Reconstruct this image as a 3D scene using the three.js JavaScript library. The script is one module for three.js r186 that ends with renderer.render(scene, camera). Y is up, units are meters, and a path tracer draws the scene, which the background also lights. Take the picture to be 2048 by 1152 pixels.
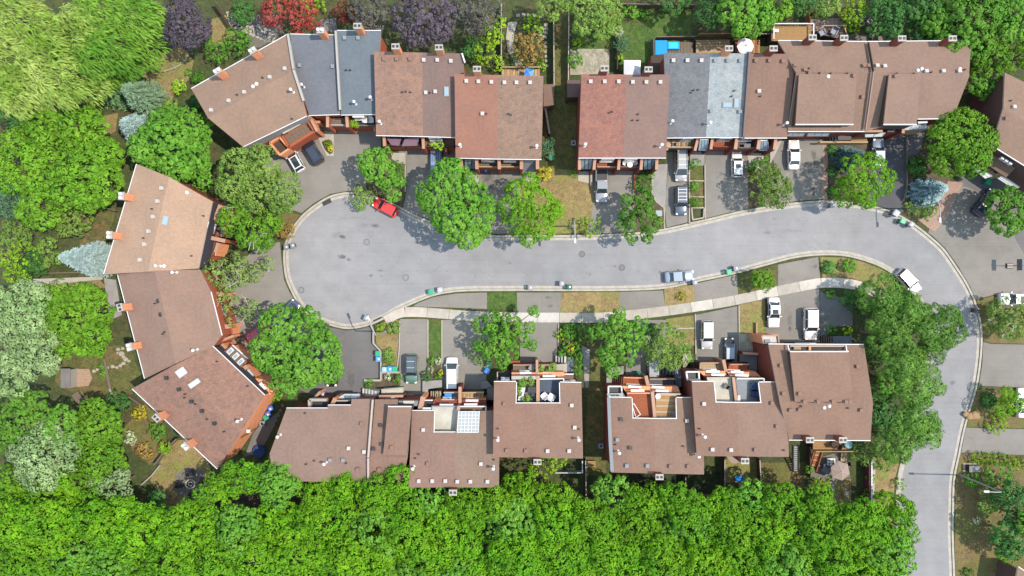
import * as THREE from 'three';
import { mergeGeometries, toCreasedNormals } from 'three/addons/utils/BufferGeometryUtils.js';
import { RoundedBoxGeometry } from 'three/addons/geometries/RoundedBoxGeometry.js';

// ---------------------------------------------------------------- camera, sky, sun, exposure
const CAM_H = 109, FOCAL = 1365.3;                       // drone height in metres, focal length in pixels of a 2048 px wide picture
const scene = new THREE.Scene();
const camera = new THREE.PerspectiveCamera(2 * Math.atan(576 / FOCAL) * 180 / Math.PI, 16 / 9, 1, 6000);
camera.position.set(0, CAM_H, 0); camera.up.set(0, 0, -1); camera.lookAt(0, 0, 0);
const renderer = new THREE.WebGLRenderer({ antialias: true });
renderer.toneMapping = THREE.LinearToneMapping;
renderer.toneMappingExposure = 1.76;
renderer.shadowMap.enabled = true;
renderer.setSize(1024, 576);
{
  const w = 256, h = 128, d = new Float32Array(w * h * 4);
  for (let j = 0; j < h; j++) for (let i = 0; i < w; i++) {
    const el = (j / (h - 1) - 0.5) * Math.PI, s = Math.sin(el), k = (j * w + i) * 4;
    const az = i / w * Math.PI * 2;
    let c;
    if (s >= 0) {
      const t = Math.pow(s, 0.45);
      c = [0.68 - 0.27 * t, 0.76 - 0.19 * t, 0.86 - 0.08 * t];
      const cl = Math.max(0, Math.sin(az * 3 + s * 7) * Math.sin(az * 5 - s * 11 + 1) * Math.sin(az * 8 + s * 23)) * (1 - s * 0.5);
      c = c.map((v) => v + (0.95 - v) * Math.min(1, cl * 0.9));
    } else { const t = Math.min(1, -s * 6); c = [0.74 - 0.5 * t, 0.80 - 0.52 * t, 0.88 - 0.68 * t]; }
    const g = 1.14;
    d[k] = c[0] * g; d[k + 1] = c[1] * g; d[k + 2] = c[2] * g; d[k + 3] = 1;
  }
  const sky = new THREE.DataTexture(d, w, h, THREE.RGBAFormat, THREE.FloatType);
  sky.mapping = THREE.EquirectangularReflectionMapping; sky.magFilter = THREE.LinearFilter; sky.minFilter = THREE.LinearFilter;
  sky.needsUpdate = true;
  scene.background = sky; scene.environment = sky;
}
const sun = new THREE.DirectionalLight(new THREE.Color(1, 0.88, 0.755), 3.75);
sun.position.set(52, 86, 1); sun.target.position.set(0, 0, 0);
sun.castShadow = true; sun.shadow.mapSize.set(4096, 4096);
Object.assign(sun.shadow.camera, { left: -100, right: 100, top: 70, bottom: -70, near: 1, far: 300 });
scene.add(sun, sun.target);

// ---------------------------------------------------------------- helpers
const V = (x, y, z) => new THREE.Vector3(x, y, z);
// measured place in the photograph + height above ground -> point in metres
const P = (px, py, h = 0) => V((px - 1024) * (CAM_H - h) / FOCAL, h, (py - 576) * (CAM_H - h) / FOCAL);
const lin = (v) => { v /= 255; return v <= 0.04045 ? v / 12.92 : Math.pow((v + 0.055) / 1.055, 2.4); };
const GAIN = 2.6;
const A = (r, g, b) => new THREE.Color().setRGB(lin(r) / GAIN, lin(g) / GAIN, lin(b) / GAIN);   // base colour of a surface whose sunlit look is r, g, b
const B = (r, g, b) => new THREE.Color().setRGB(r, g, b);
const rng = (a) => () => { a |= 0; a = (a + 0x6d2b79f5) | 0; let t = Math.imul(a ^ (a >>> 15), 1 | a); t = (t + Math.imul(t ^ (t >>> 7), 61 | t)) ^ t; return ((t ^ (t >>> 14)) >>> 0) / 4294967296; };
const hash = (x, y, s) => { let h = Math.imul(x | 0, 374761393) ^ Math.imul(y | 0, 668265263) ^ Math.imul(s | 0, 2147483647 ^ 0x5bd1e995); h = Math.imul(h ^ (h >>> 13), 1274126177); return ((h ^ (h >>> 16)) >>> 0) / 4294967296; };
function vnoise(x, y, per, s) {                              // periodic value noise, period in cells
  const xi = Math.floor(x), yi = Math.floor(y), fx = x - xi, fy = y - yi, u = fx * fx * (3 - 2 * fx), v = fy * fy * (3 - 2 * fy);
  const m = (n) => ((n % per) + per) % per;
  const a = hash(m(xi), m(yi), s), b = hash(m(xi + 1), m(yi), s), c = hash(m(xi), m(yi + 1), s), d = hash(m(xi + 1), m(yi + 1), s);
  return a + (b - a) * u + (c - a) * v + (a - b - c + d) * u * v;
}
const fbm = (u, v, per, s, oct = 4) => { let t = 0, a = 0.5, n = 0; for (let o = 0; o < oct; o++) { t += a * vnoise(u * per, v * per, per, s + o * 17); n += a; a *= 0.55; per *= 2; } return t / n; };
const sstep = (a, b, x) => { const t = Math.min(1, Math.max(0, (x - a) / (b - a))); return t * t * (3 - 2 * t); };
function tex(w, h, f) {                                      // f(u, v) -> linear r, g, b
  const d = new Uint8Array(w * h * 4), sum = [0, 0, 0], enc = (x) => { x = Math.min(1, Math.max(0, x)); return Math.round(255 * (x <= 0.0031308 ? x * 12.92 : 1.055 * Math.pow(x, 1 / 2.4) - 0.055)); };
  for (let j = 0; j < h; j++) for (let i = 0; i < w; i++) { const c = f((i + 0.5) / w, (j + 0.5) / h, i, j), k = (j * w + i) * 4; d[k] = enc(c[0]); d[k + 1] = enc(c[1]); d[k + 2] = enc(c[2]); d[k + 3] = 255; for (let q = 0; q < 3; q++) sum[q] += Math.min(1, c[q]); }
  const t = new THREE.DataTexture(d, w, h, THREE.RGBAFormat); t.mean = sum.map((x) => x / (w * h));
  t.colorSpace = THREE.SRGBColorSpace; t.wrapS = t.wrapT = THREE.RepeatWrapping; t.magFilter = THREE.LinearFilter; t.minFilter = THREE.LinearMipmapLinearFilter; t.generateMipmaps = true; t.needsUpdate = true;
  return t;
}
const mono = (f) => (u, v, i, j) => { const k = f(u, v, i, j); return [k, k, k]; };

// textures hold tone and grain only; they tint the material colour
const T_shingle = tex(512, 512, (u, v, i, j) => {            // 7 m
  const g = hash(i, j, 3), cell = hash(Math.floor(i / 9 + (Math.floor(j / 5) % 2) * 0.5), Math.floor(j / 5), 5), course = j % 5 === 0 ? 0.8 : 1;
  const bl = fbm(u, v, 3, 9), md = fbm(u, v, 24, 11, 2);
  const k = (0.62 + 0.08 * g + 0.11 * cell + 0.12 * (bl - 0.5) + 0.14 * (md - 0.5)) * course, w = 0.06 * (cell - 0.5) + 0.05 * (bl - 0.5);
  return [k * (1 + w), k, k * (1 - w)];
});
const T_shingle2 = tex(512, 512, (u, v, i, j) => {           // blotchy laminated shingles, 7 m
  const g = hash(i, j, 13), cell = hash(Math.floor(i / 14 + hash(0, Math.floor(j / 6), 8)), Math.floor(j / 6), 15), course = j % 6 === 0 ? 0.8 : 1;
  const bl = fbm(u, v, 4, 29), md = fbm(u + v * 0.3, v, 14, 31, 3);
  const k = (0.5 + 0.12 * g + 0.24 * cell + 0.14 * (bl - 0.5) + 0.3 * (md - 0.5)) * course + 0.05, w = 0.14 * (md - 0.5);
  return [k * (1 + w), k, k * (1 - w)];
});
const T_brick = tex(256, 256, (u, v, i, j) => { const r = Math.floor(j / 8), b = hash(Math.floor((i + (r % 2) * 8) / 16), r, 2), m = j % 8 === 0 || (i + (r % 2) * 8) % 16 === 0 ? 1.12 : 1; const k = (0.6 + 0.3 * b + 0.12 * (hash(i, j, 6) - 0.5)) * m; return [k, k * (0.92 + 0.16 * b), k]; });
const T_conc = tex(512, 512, mono((u, v, i, j) => 0.78 + 0.3 * (fbm(u, v, 5, 41) - 0.5) + 0.14 * (hash(i, j, 42) - 0.5) + 0.15 * (fbm(u, v, 40, 43, 2) - 0.5)));
const T_wood = tex(256, 256, (u, v, i, j) => { const k = 0.68 + 0.3 * (vnoise(u * 3, v * 64, 64, 51) - 0.5) + 0.3 * (fbm(u, v, 4, 52) - 0.5) + 0.1 * (hash(i, j, 53) - 0.5); return [k, k * 0.98, k * 0.95]; });
const T_grain = tex(256, 256, mono((u, v, i, j) => 0.84 + 0.16 * (fbm(u, v, 6, 61) - 0.5) + 0.1 * (hash(i, j, 62) - 0.5)));
const T_dry = tex(1024, 1024, (u, v, i, j) => {              // dry lawn, 16 m
  const a = fbm(u, v, 5, 71), b = fbm(u, v, 22, 72, 3), g = hash(i, j, 73), gr = sstep(0.5, 0.74, a * 0.7 + b * 0.42), st = fbm(u, v, 120, 74, 2);
  const k = 0.5 + 0.55 * (b - 0.5) + 0.3 * (g - 0.5) + 0.7 * (st - 0.5) + 0.25;
  return [k * (1 - 0.32 * gr), k * (0.92 - 0.03 * gr), k * (0.56 - 0.25 * gr)];
});
const T_green = tex(1024, 1024, (u, v, i, j) => {            // green lawn, 16 m
  const a = fbm(u, v, 6, 81), b = fbm(u, v, 26, 82, 3), g = hash(i, j, 83), dry = sstep(0.52, 0.75, a * 0.65 + b * 0.45), st = fbm(u, v, 120, 84, 2);
  const k = 0.55 + 0.5 * (b - 0.5) + 0.3 * (g - 0.5) + 0.7 * (st - 0.5) + 0.1;
  return [k * (0.7 + 0.34 * dry), k * (1 - 0.06 * dry), k * (0.34 + 0.2 * dry)];
});
const T_mulch = tex(512, 512, (u, v, i, j) => { const b = fbm(u, v, 10, 91), g = hash(i >> 1, j >> 1, 92), s = fbm(u, v, 60, 93, 2); const k = 0.5 + 0.6 * (b - 0.5) + 0.45 * (g - 0.5) + 0.5 * (s - 0.5) + 0.15; return [k, k * 0.82, k * 0.62]; });
// one large sheet of asphalt tone for the whole place: 180 m x 101.25 m, centred on the origin, with stains where they lie
const AW = 180, AH = 101.25;
const STAIN = [[750, 452, 9, 3, 0.75], [738, 450, 22, 4, 0.22], [685, 474, 8, 4, 0.7], [675, 470, 14, 6, 0.25], [683, 513, 8, 5, 0.75], [697, 519, 5, 3, 0.6], [742, 551, 4, 3, 0.6], [760, 541, 5, 2, 0.5], [762, 552, 3, 2, 0.4], [893, 541, 3, 2, 0.6], [1020, 527, 4, 2, 0.4], [1535, 465, 10, 3, 0.35], [1580, 461, 30, 3, 0.2], [1906, 766, 6, 5, 0.5], [1550, 437, 4, 3, 0.3],
  [973, 352, 9, 12, 0.55], [985, 365, 12, 16, 0.4], [965, 372, 6, 10, 0.5], [998, 352, 5, 10, 0.35], [1025, 360, 5, 12, 0.25], [1627, 310, 6, 10, 0.6], [1625, 326, 6, 4, 0.75], [1640, 322, 10, 8, 0.45], [1628, 378, 5, 9, 0.85], [1627, 387, 4, 4, 0.9], [1612, 340, 14, 20, 0.25], [1630, 532, 5, 5, 0.5], [1098, 595, 7, 3, 0.6], [1100, 612, 6, 4, 0.4], [1580, 640, 6, 16, 0.35], [1579, 657, 4, 5, 0.6], [1573, 620, 8, 12, 0.2], [702, 760, 8, 18, 0.4], [1456, 676, 3, 10, 0.3], [880, 650, 5, 2, 0.3], [1160, 340, 6, 3, 0.3], [640, 470, 20, 2, 0.12], [1215, 355, 8, 20, 0.2], [1990, 500, 40, 10, 0.12], [1230, 532, 3, 2, 0.5], [1277, 543, 2, 2, 0.5], [1320, 544, 3, 2, 0.5], [1180, 548, 6, 4, 0.25]];
const T_asphalt = tex(2048, 1152, (u, v, i, j) => {
  const x = (u - 0.5) * AW, z = (v - 0.5) * AH, px = 1024 + x * FOCAL / CAM_H, py = 576 + z * FOCAL / CAM_H;
  const a = fbm(u, v, 7, 101), b = fbm(u * 1.78, v, 60, 103, 3), g = hash(i, j, 104);
  const streak = vnoise(px / 190, py / 3.2, 4096, 105) * 0.6 + vnoise(px / 60 + 9, py / 1.7, 4096, 106) * 0.4;
  let k = 0.80 + 0.26 * (a - 0.5) + 0.2 * (b - 0.5) + 0.09 * (g - 0.5) + 0.085 * (streak - 0.5);
  let warm = 0.04 * (a - 0.5);
  for (const s of STAIN) { const dx = (px - s[0]) / s[2], dy = (py - s[1]) / s[3], r = dx * dx + dy * dy; if (r < 4) { const n = vnoise(px / 4, py / 4, 4096, 107) * 0.7 + vnoise(px / 2, py / 2, 4096, 108) * 0.5; k *= 1 - 0.75 * s[4] * sstep(1.1, 0.1, r * 0.7 + (n - 0.5) * 1.2); } }
  const fleck = hash(i >> 1, j >> 1, 109); if (fleck > 0.9985) k *= 0.72; else if (fleck < 0.0008) k *= 1.12;
  const cr = Math.abs(fbm(u * 1.78, v, 9, 110, 4) - 0.5); if (cr < 0.003) k *= 0.9;
  return [k * (1 + warm), k, k * (1 - warm)];
});

const mat = (color, o = {}) => {                             // colour = the mean colour of the surface: the texture's own mean is divided out
  if (o.map) { const m = o.map.mean; color = new THREE.Color().setRGB(color.r / m[0], color.g / m[1], color.b / m[2]); }
  return new THREE.MeshStandardMaterial({ color, roughness: 0.9, metalness: 0, side: THREE.DoubleSide, ...o });
};
const M = {
  road: mat(A(186,186,188), { map: T_asphalt, roughness: 0.93 }),
  drive: mat(A(172,167,158), { map: T_asphalt, roughness: 0.93 }),
  driveDark: mat(A(140,138,139), { map: T_asphalt, roughness: 0.92 }),
  driveBlack: mat(A(110,110,116), { map: T_asphalt, roughness: 0.9 }),
  conc: mat(A(222,215,200), { map: T_conc }), kerb: mat(A(230,223,209), { map: T_conc }), concWhite: mat(A(246,242,234), { map: T_conc }), concGrey: mat(A(192,189,185), { map: T_conc }), concDull: mat(A(150,148,147), { map: T_conc }), blueStone: mat(A(136,150,164), { map: T_conc }),
  paver: mat(A(208,172,152), { map: T_brick }),
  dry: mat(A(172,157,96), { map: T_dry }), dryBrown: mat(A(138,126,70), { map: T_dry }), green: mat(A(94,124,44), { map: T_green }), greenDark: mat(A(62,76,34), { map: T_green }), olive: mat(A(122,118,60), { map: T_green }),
  mulch: mat(A(116,102,76), { map: T_mulch }), soil: mat(A(78,68,52), { map: T_mulch }), gravel: mat(A(204,197,174), { map: T_mulch }),
  brick: mat(A(214,112,76), { map: T_brick }), brickRed: mat(A(168,82,64), { map: T_brick }), brickOrange: mat(B(0.55, 0.225, 0.11), { map: T_brick }), coping: mat(A(232,184,154), { map: T_grain }),
  white: mat(B(0.5, 0.5, 0.495), { roughness: 0.5 }), offwhite: mat(A(216,212,202), { map: T_grain, roughness: 0.6 }), cream: mat(A(240,236,218), { map: T_conc }), trim: mat(A(232, 214, 202), { roughness: 0.6 }),
  wood: mat(A(214,170,114), { map: T_wood }), woodRed: mat(A(198,112,72), { map: T_wood }), woodGrey: mat(A(150,134,116), { map: T_wood }), woodDark: mat(A(96,78,66), { map: T_wood }), woodPale: mat(A(228,200,158), { map: T_wood }),
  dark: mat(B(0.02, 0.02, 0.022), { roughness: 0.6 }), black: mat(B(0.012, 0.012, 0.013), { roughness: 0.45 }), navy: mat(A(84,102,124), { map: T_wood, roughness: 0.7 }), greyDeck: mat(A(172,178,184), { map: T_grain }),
  glass: new THREE.MeshPhysicalMaterial({ color: B(0.2, 0.29, 0.36), roughness: 0.12, metalness: 0, clearcoat: 0.6, side: THREE.DoubleSide }),
  paleGlass: new THREE.MeshPhysicalMaterial({ color: B(0.42, 0.5, 0.53), roughness: 0.15, clearcoat: 0.6, side: THREE.DoubleSide }),
  carGlass: new THREE.MeshPhysicalMaterial({ color: B(0.022, 0.03, 0.034), roughness: 0.08, clearcoat: 0.5, side: THREE.DoubleSide }),
  metal: mat(B(0.42, 0.43, 0.44), { roughness: 0.45, metalness: 0.4 }), tyre: mat(B(0.018, 0.018, 0.018)), rim: mat(B(0.4, 0.4, 0.41), { roughness: 0.35, metalness: 0.7 }),
  lampGlass: mat(B(0.7, 0.68, 0.62), { roughness: 0.2 }), tail: mat(B(0.35, 0.02, 0.02), { roughness: 0.25 }),
  blue: mat(B(0.01, 0.17, 0.62), { roughness: 0.5 }), poolBlue: mat(B(0.008, 0.22, 0.5), { roughness: 0.2 }), purple: mat(A(160,128,148), { map: T_grain }), green2: mat(A(104,150,130), { map: T_grain }), brownPlain: mat(A(140,112,96), { map: T_shingle }), stone: mat(A(214,204,184), { map: T_conc }), stoneDark: mat(A(146,139,130), { map: T_conc }),
  binBlack: mat(B(0.045, 0.05, 0.056), { roughness: 0.5 }), binGrey: mat(B(0.13, 0.145, 0.165), { roughness: 0.5 }), binGreen: mat(B(0.012, 0.26, 0.13), { roughness: 0.5 }), binBlue: mat(B(0.02, 0.1, 0.36), { roughness: 0.5 }),
  bark: mat(B(0.13, 0.1, 0.075), { map: T_wood }), barkPale: mat(B(0.34, 0.31, 0.27), { map: T_wood }), canvas: mat(A(200,178,166), { map: T_grain }), tarpWhite: mat(B(0.66, 0.65, 0.66), { roughness: 0.7 }),
};
const roofMat = (r, g, b, t = T_shingle) => mat(A(r, g, b), { map: t, roughness: 0.95 });

const used = {};
const numbered = (n) => { used[n] = (used[n] ?? -1) + 1; return used[n] ? `${n}_${String(used[n]).padStart(3, '0')}` : n; };
function tag(o, label, category, o2 = {}) { o.userData.label = label; if (category) o.userData.category = category; if (o2.group) o.userData.group = o2.group; if (o2.kind) o.userData.kind = o2.kind; return o; }
function thing(name, label, category, base = V(0, 0, 0), o2) { const g = new THREE.Group(); g.name = numbered(name); g.position.copy(base); g.base = base.clone(); scene.add(g); return tag(g, label, category, o2); }
const shade = (m) => { m.castShadow = m.receiveShadow = true; return m; };
function part(name, geo, m, parent) {                        // geometry in world coordinates
  const o = shade(new THREE.Mesh(geo, m)); o.name = name; o.base = parent.base; geo.translate(-parent.base.x, -parent.base.y, -parent.base.z); parent.add(o); return o;
}
function put(name, geo, m, parent, pos, ry = 0, local = false) { // shared geometry at a world (or local) point
  const o = shade(new THREE.Mesh(geo, m)); o.name = name; o.base = parent.base ?? V(0, 0, 0); o.position.copy(pos); if (!local) o.position.sub(o.base); o.rotation.y = ry; parent.add(o); return o;
}
function top(name, geo, m, label, category, o2) { const o = shade(new THREE.Mesh(geo, m)); o.name = numbered(name); scene.add(o); return tag(o, label, category, o2); }

// polygon of points (own heights) closed downwards to yb(p): top, sides, no underside; uv in metres / s
function prism(pts, yb, s = 1, world = false) {
  const p2 = pts.map((p) => new THREE.Vector2(p.x, p.z)), ccw = THREE.ShapeUtils.area(p2) > 0;
  if (!ccw) { pts = pts.slice().reverse(); p2.reverse(); }
  const tri = THREE.ShapeUtils.triangulateShape(p2, []), pos = [], uv = [], idx = [];
  const w = (p) => world ? [p.x / AW + 0.5, p.z / AH + 0.5] : [p.x / s, p.z / s];
  pts.forEach((p) => { pos.push(p.x, p.y, p.z); uv.push(...w(p)); });
  tri.forEach((t) => idx.push(t[0], t[2], t[1]));
  if (yb !== null) { let d = 0; pts.forEach((p, i) => {
    const q = pts[(i + 1) % pts.length], n = pos.length / 3, a = typeof yb === 'function' ? yb(p) : yb, b = typeof yb === 'function' ? yb(q) : yb, L = Math.hypot(q.x - p.x, q.z - p.z);
    pos.push(p.x, p.y, p.z, q.x, q.y, q.z, q.x, b, q.z, p.x, a, p.z);
    if (world) uv.push(...w(p), ...w(q), ...w(q), ...w(p)); else uv.push(d / s, p.y / s, (d + L) / s, q.y / s, (d + L) / s, b / s, d / s, a / s); d += L;
    idx.push(n, n + 1, n + 2, n, n + 2, n + 3);
  }); }
  const g = new THREE.BufferGeometry(); g.setAttribute('position', new THREE.Float32BufferAttribute(pos, 3)); g.setAttribute('uv', new THREE.Float32BufferAttribute(uv, 2)); g.setIndex(idx);
  const f = g.toNonIndexed(); f.computeVertexNormals(); return f;
}
const merge = (l) => mergeGeometries(l.map((g) => { g = g.index ? g.toNonIndexed() : g; for (const k of Object.keys(g.attributes)) if (!['position', 'normal', 'uv'].includes(k)) g.deleteAttribute(k); return g; }));
// bar between two points: box of width w and height h whose top lies on the line
function bar(a, b, w, h, lift = 0) {
  const L = a.distanceTo(b), g = new THREE.BoxGeometry(L, h, w); g.translate(L / 2, lift - h / 2, 0);
  const d = b.clone().sub(a).normalize(), side = V(0, 1, 0).cross(d).normalize().negate(), up = side.clone().cross(d).normalize();
  g.applyMatrix4(new THREE.Matrix4().makeBasis(d, up.y < 0 ? up.negate() : up, up.y < 0 ? side.negate() : side).setPosition(a)); return g;
}
const box = (x, y, z, w, h, d, ry = 0) => { const g = new THREE.BoxGeometry(w, h, d); g.rotateY(ry); g.translate(x, y, z); return g; };
const cyl = (x, y, z, r0, r1, h, n = 12) => { const g = new THREE.CylinderGeometry(r1, r0, h, n); g.translate(x, y + h / 2, z); return g; };
const px = (l, h = 0) => l.map((q) => P(q[0], q[1], q[2] ?? h));
const rect = (x0, y0, x1, y1, h) => px([[x0, y0], [x1, y0], [x1, y1], [x0, y1]], h);

// ---------------------------------------------------------------- ground, road, kerbs, pavements
const ROAD_PX = [[1911, 1330], [1909, 1230], [1908, 1151], [1906, 1100], [1905, 1064], [1906, 1014], [1908, 959], [1918, 909], [1928, 860], [1941, 813], [1953, 771], [1961, 716], [1963, 681], [1961, 646], [1951, 608], [1936, 573], [1911, 533], [1886, 498], [1861, 475], [1836, 455], [1798, 431], [1756, 416], [1700, 406], [1650, 403], [1600, 406], [1560, 411], [1520, 417], [1480, 424], [1430, 436], [1380, 448], [1330, 459], [1280, 466], [1220, 470], [1150, 472], [1060, 472], [979, 472], [930, 464], [892, 453], [842, 437], [789, 410], [745, 392], [701, 386], [662, 393], [632, 410], [607, 430], [588, 453], [575, 478], [569, 500], [569, 528], [573, 555], [582, 578], [597, 606], [612, 623], [632, 637], [657, 648], [692, 656], [717, 654], [744, 647], [774, 633], [799, 618], [837, 601], [867, 590], [912, 582], [1012, 580], [1124, 580], [1224, 580], [1324, 576], [1374, 567], [1399, 561], [1461, 548], [1536, 528], [1586, 515], [1636, 509], [1686, 510], [1723, 518], [1761, 532], [1792, 551], [1825, 582], [1848, 622], [1857, 665], [1853, 712], [1840, 785], [1823, 855], [1806, 915], [1797, 955], [1793, 1014], [1795, 1070], [1798, 1139], [1800, 1230], [1802, 1330]];
const RY = -0.13;
const kerbLine = new THREE.CatmullRomCurve3(px(ROAD_PX), false, 'centripetal').getPoints(420).map((p) => p.setY(0));
const offset = (line, d) => line.map((p, i) => { const a = line[Math.max(0, i - 1)], b = line[Math.min(line.length - 1, i + 1)], t = b.clone().sub(a).normalize(); return V(p.x + t.z * d, p.y, p.z - t.x * d); });   // d > 0: towards the road
function ribbon(line, d0, d1, y1, y0) {                       // closed strip between two offsets of a line
  const a = offset(line, d0), b = offset(line, d1), pos = [], uv = [];
  let L = 0;
  for (let i = 0; i < line.length - 1; i++) {
    const l = a[i].distanceTo(a[i + 1]);
    const q = (p, r, s, t, u) => { for (const [v, uu, vv] of [[p, 0, 0], [r, 1, 0], [s, 1, 1], [p, 0, 0], [s, 1, 1], [t, 0, 1]]) { pos.push(v.x, v.y, v.z); uv.push((L + uu * l) / 2, vv * u / 2 + 0.01); } };
    const at = (p, y) => V(p.x, y, p.z);
    q(at(a[i], y1), at(a[i + 1], y1), at(b[i + 1], y1), at(b[i], y1), Math.abs(d1 - d0));
    q(at(b[i], y1), at(b[i + 1], y1), at(b[i + 1], y0), at(b[i], y0), 0.15);
    q(at(a[i + 1], y1), at(a[i], y1), at(a[i], y0), at(a[i + 1], y0), 0.15);
    L += l;
  }
  const g = new THREE.BufferGeometry(); g.setAttribute('position', new THREE.Float32BufferAttribute(pos, 3)); g.setAttribute('uv', new THREE.Float32BufferAttribute(uv, 2)); g.computeVertexNormals(); return g;
}
{
  const hole = kerbLine.map((p) => new THREE.Vector2(p.x, p.z));
  const E = 3000, sh = [new THREE.Vector2(-E, -E), new THREE.Vector2(E, -E), new THREE.Vector2(E, E), new THREE.Vector2(-E, E)];
  const cont = sh.slice(); if (THREE.ShapeUtils.area(cont) < 0) cont.reverse();
  const hl = hole.slice(); if (THREE.ShapeUtils.area(hl) > 0) hl.reverse();
  const tri = THREE.ShapeUtils.triangulateShape(cont, [hl]), all = cont.concat(hl), pos = [], uv = [], idx = [];
  all.forEach((p) => { pos.push(p.x, 0, p.y); uv.push(p.x / 16, p.y / 16); }); tri.forEach((t) => idx.push(t[0], t[2], t[1]));
  const g = new THREE.BufferGeometry(); g.setAttribute('position', new THREE.Float32BufferAttribute(pos, 3)); g.setAttribute('uv', new THREE.Float32BufferAttribute(uv, 2)); g.setIndex(idx); g.computeVertexNormals();
  top('ground', g, mat(A(88, 98, 46), { map: T_green }), 'brownish green grass and soil between the houses and under the trees', 'ground', { kind: 'structure' });
  top('road', prism(kerbLine.map((p) => V(p.x, RY, p.z)), null, 1, true), M.road, 'pale grey asphalt street with a turning circle at its left end', 'road', { kind: 'structure' });
  top('kerb', ribbon(kerbLine, -0.16, 0.15, 0.03, RY - 0.05), M.kerb, 'cream concrete kerb running all round the edge of the street', 'kerb', { kind: 'structure' });
  top('gutter', ribbon(kerbLine, 0.22, 0.66, RY + 0.012, RY - 0.02), M.kerb, 'flat concrete gutter strip between the kerb and the asphalt', 'gutter', { kind: 'structure' });
  top('gutter_joint', ribbon(kerbLine, 0.15, 0.22, RY + 0.006, RY - 0.02), mat(A(150, 140, 124)), 'thin dark joint between the kerb and the gutter strip', 'joint', { kind: 'structure' });
}
const KS = { kind: 'structure' };
let layer = 0;
function patch(name, label, m, pts, h = 0.02, s = 16, world = false) { layer = (layer + 1) % 9; return top(name, prism(px(pts).map((p) => p.setY(h + layer * 0.004)), -0.02, s, world), m, label, name.replaceAll('_', ' '), KS); }
const drive = (label, m, pts) => patch('driveway', label, m, pts, 0.045, 1, true);
const slabMat = [M.conc, M.conc, M.conc, mat(A(238, 228, 212), { map: T_conc }), mat(A(250, 243, 230), { map: T_conc }), M.concWhite];
// driveways, north side from left to right
drive('grey forecourt with the dark SUV and white car beside the turning circle', M.drive, [[540, 300], [575, 285], [612, 268], [640, 262], [640, 240], [762, 240], [762, 296], [736, 308], [728, 340], [735, 388], [701, 381], [660, 388], [628, 406], [603, 426], [572, 415], [535, 395], [530, 330]]);
drive('driveway with the blue pickup between two round maples', M.drive, [[798, 295], [922, 295], [922, 330], [905, 452], [892, 449], [842, 433], [806, 417], [813, 385], [813, 330], [798, 318]]);
drive('stained driveway between the big maple and the bright green tree', M.drive, [[956, 340], [1042, 340], [1040, 400], [1030, 467], [979, 467], [935, 460], [958, 400]]);
drive('driveway under the silver pickup with the open bed', M.drive, [[1184, 338], [1268, 338], [1268, 463], [1220, 466], [1172, 467], [1183, 430], [1187, 400]]);
drive('driveway under the silver minivan and dark SUV in a row', M.drive, [[1336, 282], [1377, 282], [1377, 444], [1333, 455], [1330, 420], [1336, 330]]);
drive('wide driveway with one white car and a tree shadow, beside the round bushes', M.drive, [[1410, 290], [1496, 290], [1496, 417], [1450, 427], [1410, 437]]);
drive('oil stained driveway with the white sedan and a brick strip', M.drive, [[1540, 284], [1645, 270], [1645, 398], [1600, 401], [1560, 406], [1542, 390], [1548, 330]]);
drive('very dark asphalt driveway with a half hidden silver car', M.driveBlack, [[1738, 262], [1812, 262], [1812, 300], [1806, 425], [1770, 415], [1738, 407]]);
drive('greyish strip of asphalt right of the dark driveway', M.driveDark, [[1813, 272], [1850, 262], [1840, 300], [1822, 345], [1811, 375]]);
drive('broad pale driveway on the right edge with the navy SUV', M.drive, [[1880, 380], [1925, 355], [2100, 340], [2100, 602], [1985, 590], [1951, 599], [1940, 573], [1915, 531], [1890, 496], [1865, 472], [1856, 466]]);
drive('dark asphalt forecourt in front of the garages at right', M.driveDark, [[1905, 368], [1925, 352], [1990, 350], [2100, 370], [2100, 430], [2010, 420], [1965, 388], [1935, 374]]);
drive('dark wedge of asphalt at the right edge below the tree', M.driveDark, [[2024, 466], [2100, 440], [2100, 520], [2048, 508]]);
drive('driveway at right below the sparse tree', M.drive, [[1966, 684], [1982, 688], [2100, 690], [2100, 778], [1957, 771], [1964, 728]]);
drive('short driveway at right above the hedge', M.drive, [[1931, 855], [2038, 858], [2100, 860], [2100, 912], [1922, 905]]);
// south side, strip between kerb and pavement, then below it
drive('grey forecourt left of the turning circle', M.drive, [[440, 560], [520, 490], [560, 484], [564, 528], [568, 560], [578, 582], [593, 610], [609, 628], [630, 643], [655, 654], [655, 700], [470, 700], [440, 640]]);
drive('apron of asphalt left of the shaded grass strip', M.drive, [[836, 606], [868, 594], [912, 587], [974, 585], [974, 618], [900, 615], [826, 613]]);
drive('apron of asphalt with two oil spots between two grass strips', M.drive, [[1034, 585], [1122, 585], [1120, 626], [1034, 626]]);
drive('apron of asphalt right of the large dry grass strip', M.drive, [[1240, 584], [1326, 581], [1330, 612], [1290, 622], [1240, 626]]);
drive('apron of asphalt right of the small yellow bush', M.drive, [[1388, 568], [1474, 549], [1476, 590], [1440, 598], [1390, 606]]);
drive('apron of asphalt by the small street tree', M.drive, [[1556, 529], [1636, 514], [1640, 556], [1600, 566], [1556, 576]]);
drive('dark driveway beside the walled garden', M.driveDark, [[655, 654], [692, 661], [717, 659], [745, 652], [750, 688], [763, 703], [763, 755], [732, 758], [727, 790], [640, 795], [600, 780], [600, 700]]);
drive('driveway under the green SUV', M.drive, [[800, 638], [856, 638], [852, 765], [850, 800], [798, 800]]);
drive('driveway under the white van', M.drive, [[885, 640], [978, 640], [978, 720], [968, 785], [885, 785]]);
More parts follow.
